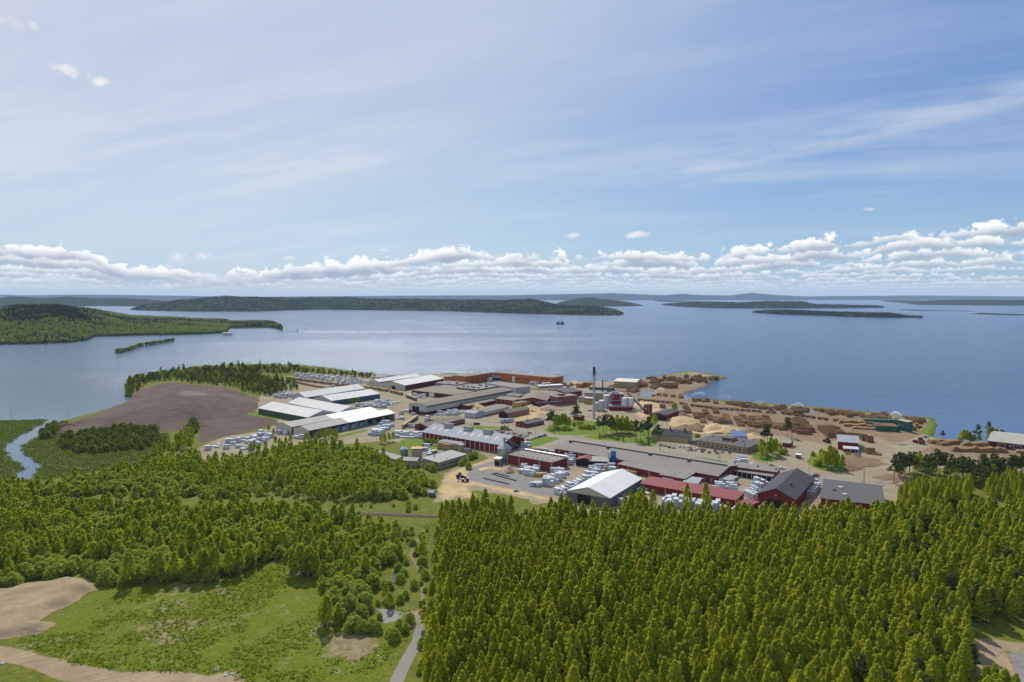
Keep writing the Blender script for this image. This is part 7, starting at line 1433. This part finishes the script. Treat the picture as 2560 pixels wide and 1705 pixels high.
# boats and jetties on the far left shore, dolphins in the water
x0_, y0_ = P(12, 866, 0)
for i, (u, v) in enumerate(((20, 868), (62, 866), (125, 858), (105, 863))):
    x, y = P(u, v, 0); t = thing('motor_boat', (x, y, .1), R.uniform(-.6, .6), 'small white boat moored at the peninsula shore', 'boat', 'white boats at the peninsula shore')
    b = MB(); b.face([(-3.5, -1.2, 0), (2, -1.2, 0), (4, 0, .3), (2, 1.2, 0), (-3.5, 1.2, 0)][::-1]); b.face([(-3.6, -1.4, 1.3), (2, -1.4, 1.3), (4.6, 0, 1.6), (2, 1.4, 1.3), (-3.6, 1.4, 1.3)])
    lo = [(-3.5, -1.2, 0), (2, -1.2, 0), (4, 0, .3), (2, 1.2, 0), (-3.5, 1.2, 0)]; hi = [(-3.6, -1.4, 1.3), (2, -1.4, 1.3), (4.6, 0, 1.6), (2, 1.4, 1.3), (-3.6, 1.4, 1.3)]
    for j in range(5): b.quad(lo[j], lo[(j + 1) % 5], hi[(j + 1) % 5], hi[j])
    b.build('hull', white, t); MB().box(-1.5, 1, -.8, .8, 1.3, 2.4).build('cabin', white, t)
# rubble and stones in the weedy meadow, bushes of tall weeds
st_m = [pile_mesh(2, .5, .9, .25, 1, concrete)]
def stone_mesh(seed):
    rs = np.random.RandomState(seed); bm = MB(); bm.lathe(0, 0, [(.5, -.1), (.62, .2), (.4, .42), (.1, .5)], 7); V = np.array(bm.v) * (1 + rs.uniform(-.25, .25, (len(bm.v), 3))); bm.v = [tuple(p) for p in V]; return bm.mesh('stone', lgrey)
SMs = [stone_mesh(i) for i in range(3)]
for (u, v, n_, s_) in ((290, 620, 1, 1.0), (330, 740, 1, .8), (700, 845, 3, .6), (990, 870, 9, .7), (960, 775, 2, .6), (1050, 900, 3, .9), (1430, 780, 2, .6), (330, 800, 3, .6), (1790, 573, 1, 1.6), (870, 860, 2, .7), (1750, 815, 2, .8), (5, 848, 1, 1.6), (450, 700, 2, .5), (690, 630, 2, .5), (895, 800, 3, .6), (1165, 740, 1, .6), (560, 830, 2, .6), (1715, 855, 1, .8), (1110, 425, 1, .7)):
    for _ in range(n_):
        x, y = PK('B', u + R.uniform(-18, 18) * (n_ > 1), v + R.uniform(-12, 12) * (n_ > 1)); tag(link('stone', R.choice(SMs), None, (x, y, hz(x, y)), R.uniform(0, 6), s_ * R.uniform(.5, 1.1)), 'pale lump of rubble lying in the weedy meadow' if u < 1600 else 'pale boulder near the track junction', 'stone', 'rubble in the meadow' if u < 1600 else 'boulders near the junction')
# tufts of tall weeds: one mass over the meadow and verges
rs = np.random.RandomState(5); N = 64000; xs = rs.uniform(-330, 60, N); ys = rs.uniform(195, 420, N)
inm = inpoly(xs, ys, MEADOW) | (rs.uniform(0, 1, N) < .35) & inpoly(xs, ys, W2([(950, 1300), (1090, 1300), (1085, 1480), (1060, 1600), (1020, 1705), (960, 1705), (1010, 1560), (960, 1480)], GZ))
inm &= segdist(xs, ys, [P(*q) for q in ((1060, 1325), (1026, 1385), (1058, 1450), (1050, 1540), (1052, 1570), (1046, 1600), (1022, 1640), (1002, 1680), (985, 1720), (955, 1800))], False) > 3.4
den = .5 * vnoise(xs, ys, 9, 3) + .5 * vnoise(xs, ys, 31, 6); inm &= den > .36 + rs.uniform(0, .26, N)
xs, ys = xs[inm], ys[inm]; zs = np.array([hz(a, b_) for a, b_ in zip(xs, ys)]); k = 5; n_ = len(xs)
p = np.repeat(np.stack([xs, ys, zs], 1), k, 0) + rs.normal(size=(n_ * k, 3)) * [.35, .35, .12] + [0, 0, .25]
nn = rs.normal(size=(n_ * k, 3)); nn[:, 2] = np.abs(nn[:, 2]) + .3; V, F = quads(p, nn, rs.uniform(.12, .30, n_ * k), rs)
tag(link('weeds', np_mesh('weeds', V, F, LEAF['weed_mass'], {'tint': np.repeat(rs.uniform(0, 1, n_ * k), 4)})), 'tufts of lush weeds over the meadow', kind='stuff')
# reed beds in the marsh
N = 16000; rp = MARSH; xs = rs.uniform(-560, -290, N); ys = rs.uniform(470, 720, N); inm = inpoly(xs, ys, rp); xs, ys = xs[inm], ys[inm]; zs = np.array([hz(a, b_) for a, b_ in zip(xs, ys)]); g = zs > -.15; xs, ys, zs = xs[g], ys[g], zs[g]
n_ = len(xs); p = np.repeat(np.stack([xs, ys, zs], 1), 3, 0) + rs.normal(size=(n_ * 3, 3)) * [.8, .8, .2] + [0, 0, .45]; nn = rs.normal(size=(n_ * 3, 3)); nn[:, 2] = np.abs(nn[:, 2]) * .6
V, F = quads(p, nn, rs.uniform(.3, .6, n_ * 3), rs); tag(link('reeds', np_mesh('reeds', V, F, LEAF['marsh_mass'], {'tint': np.repeat(rs.uniform(0, 1, n_ * 3), 4)})), 'green reed beds in the marsh by the stream', kind='stuff')
# ------------------------------------------------------------------ air
hzm = bpy.data.materials.new('pale_air'); hzm.use_nodes = True; hzm.node_tree.nodes.clear(); T = NT(hzm.node_tree)
T.l.new(T.add('ShaderNodeVolumePrincipled', {'Color': (.55, .72, 1.0, 1), 'Density': 2.3e-5, 'Anisotropy': 0.0}).outputs[0], T.add('ShaderNodeOutputMaterial').inputs['Volume'])
b = MB(); b.box(-43000, 43000, -3000, 43000, -6, 420); tag(b.build('haze', hzm), 'thin bluish summer air', kind='stuff')
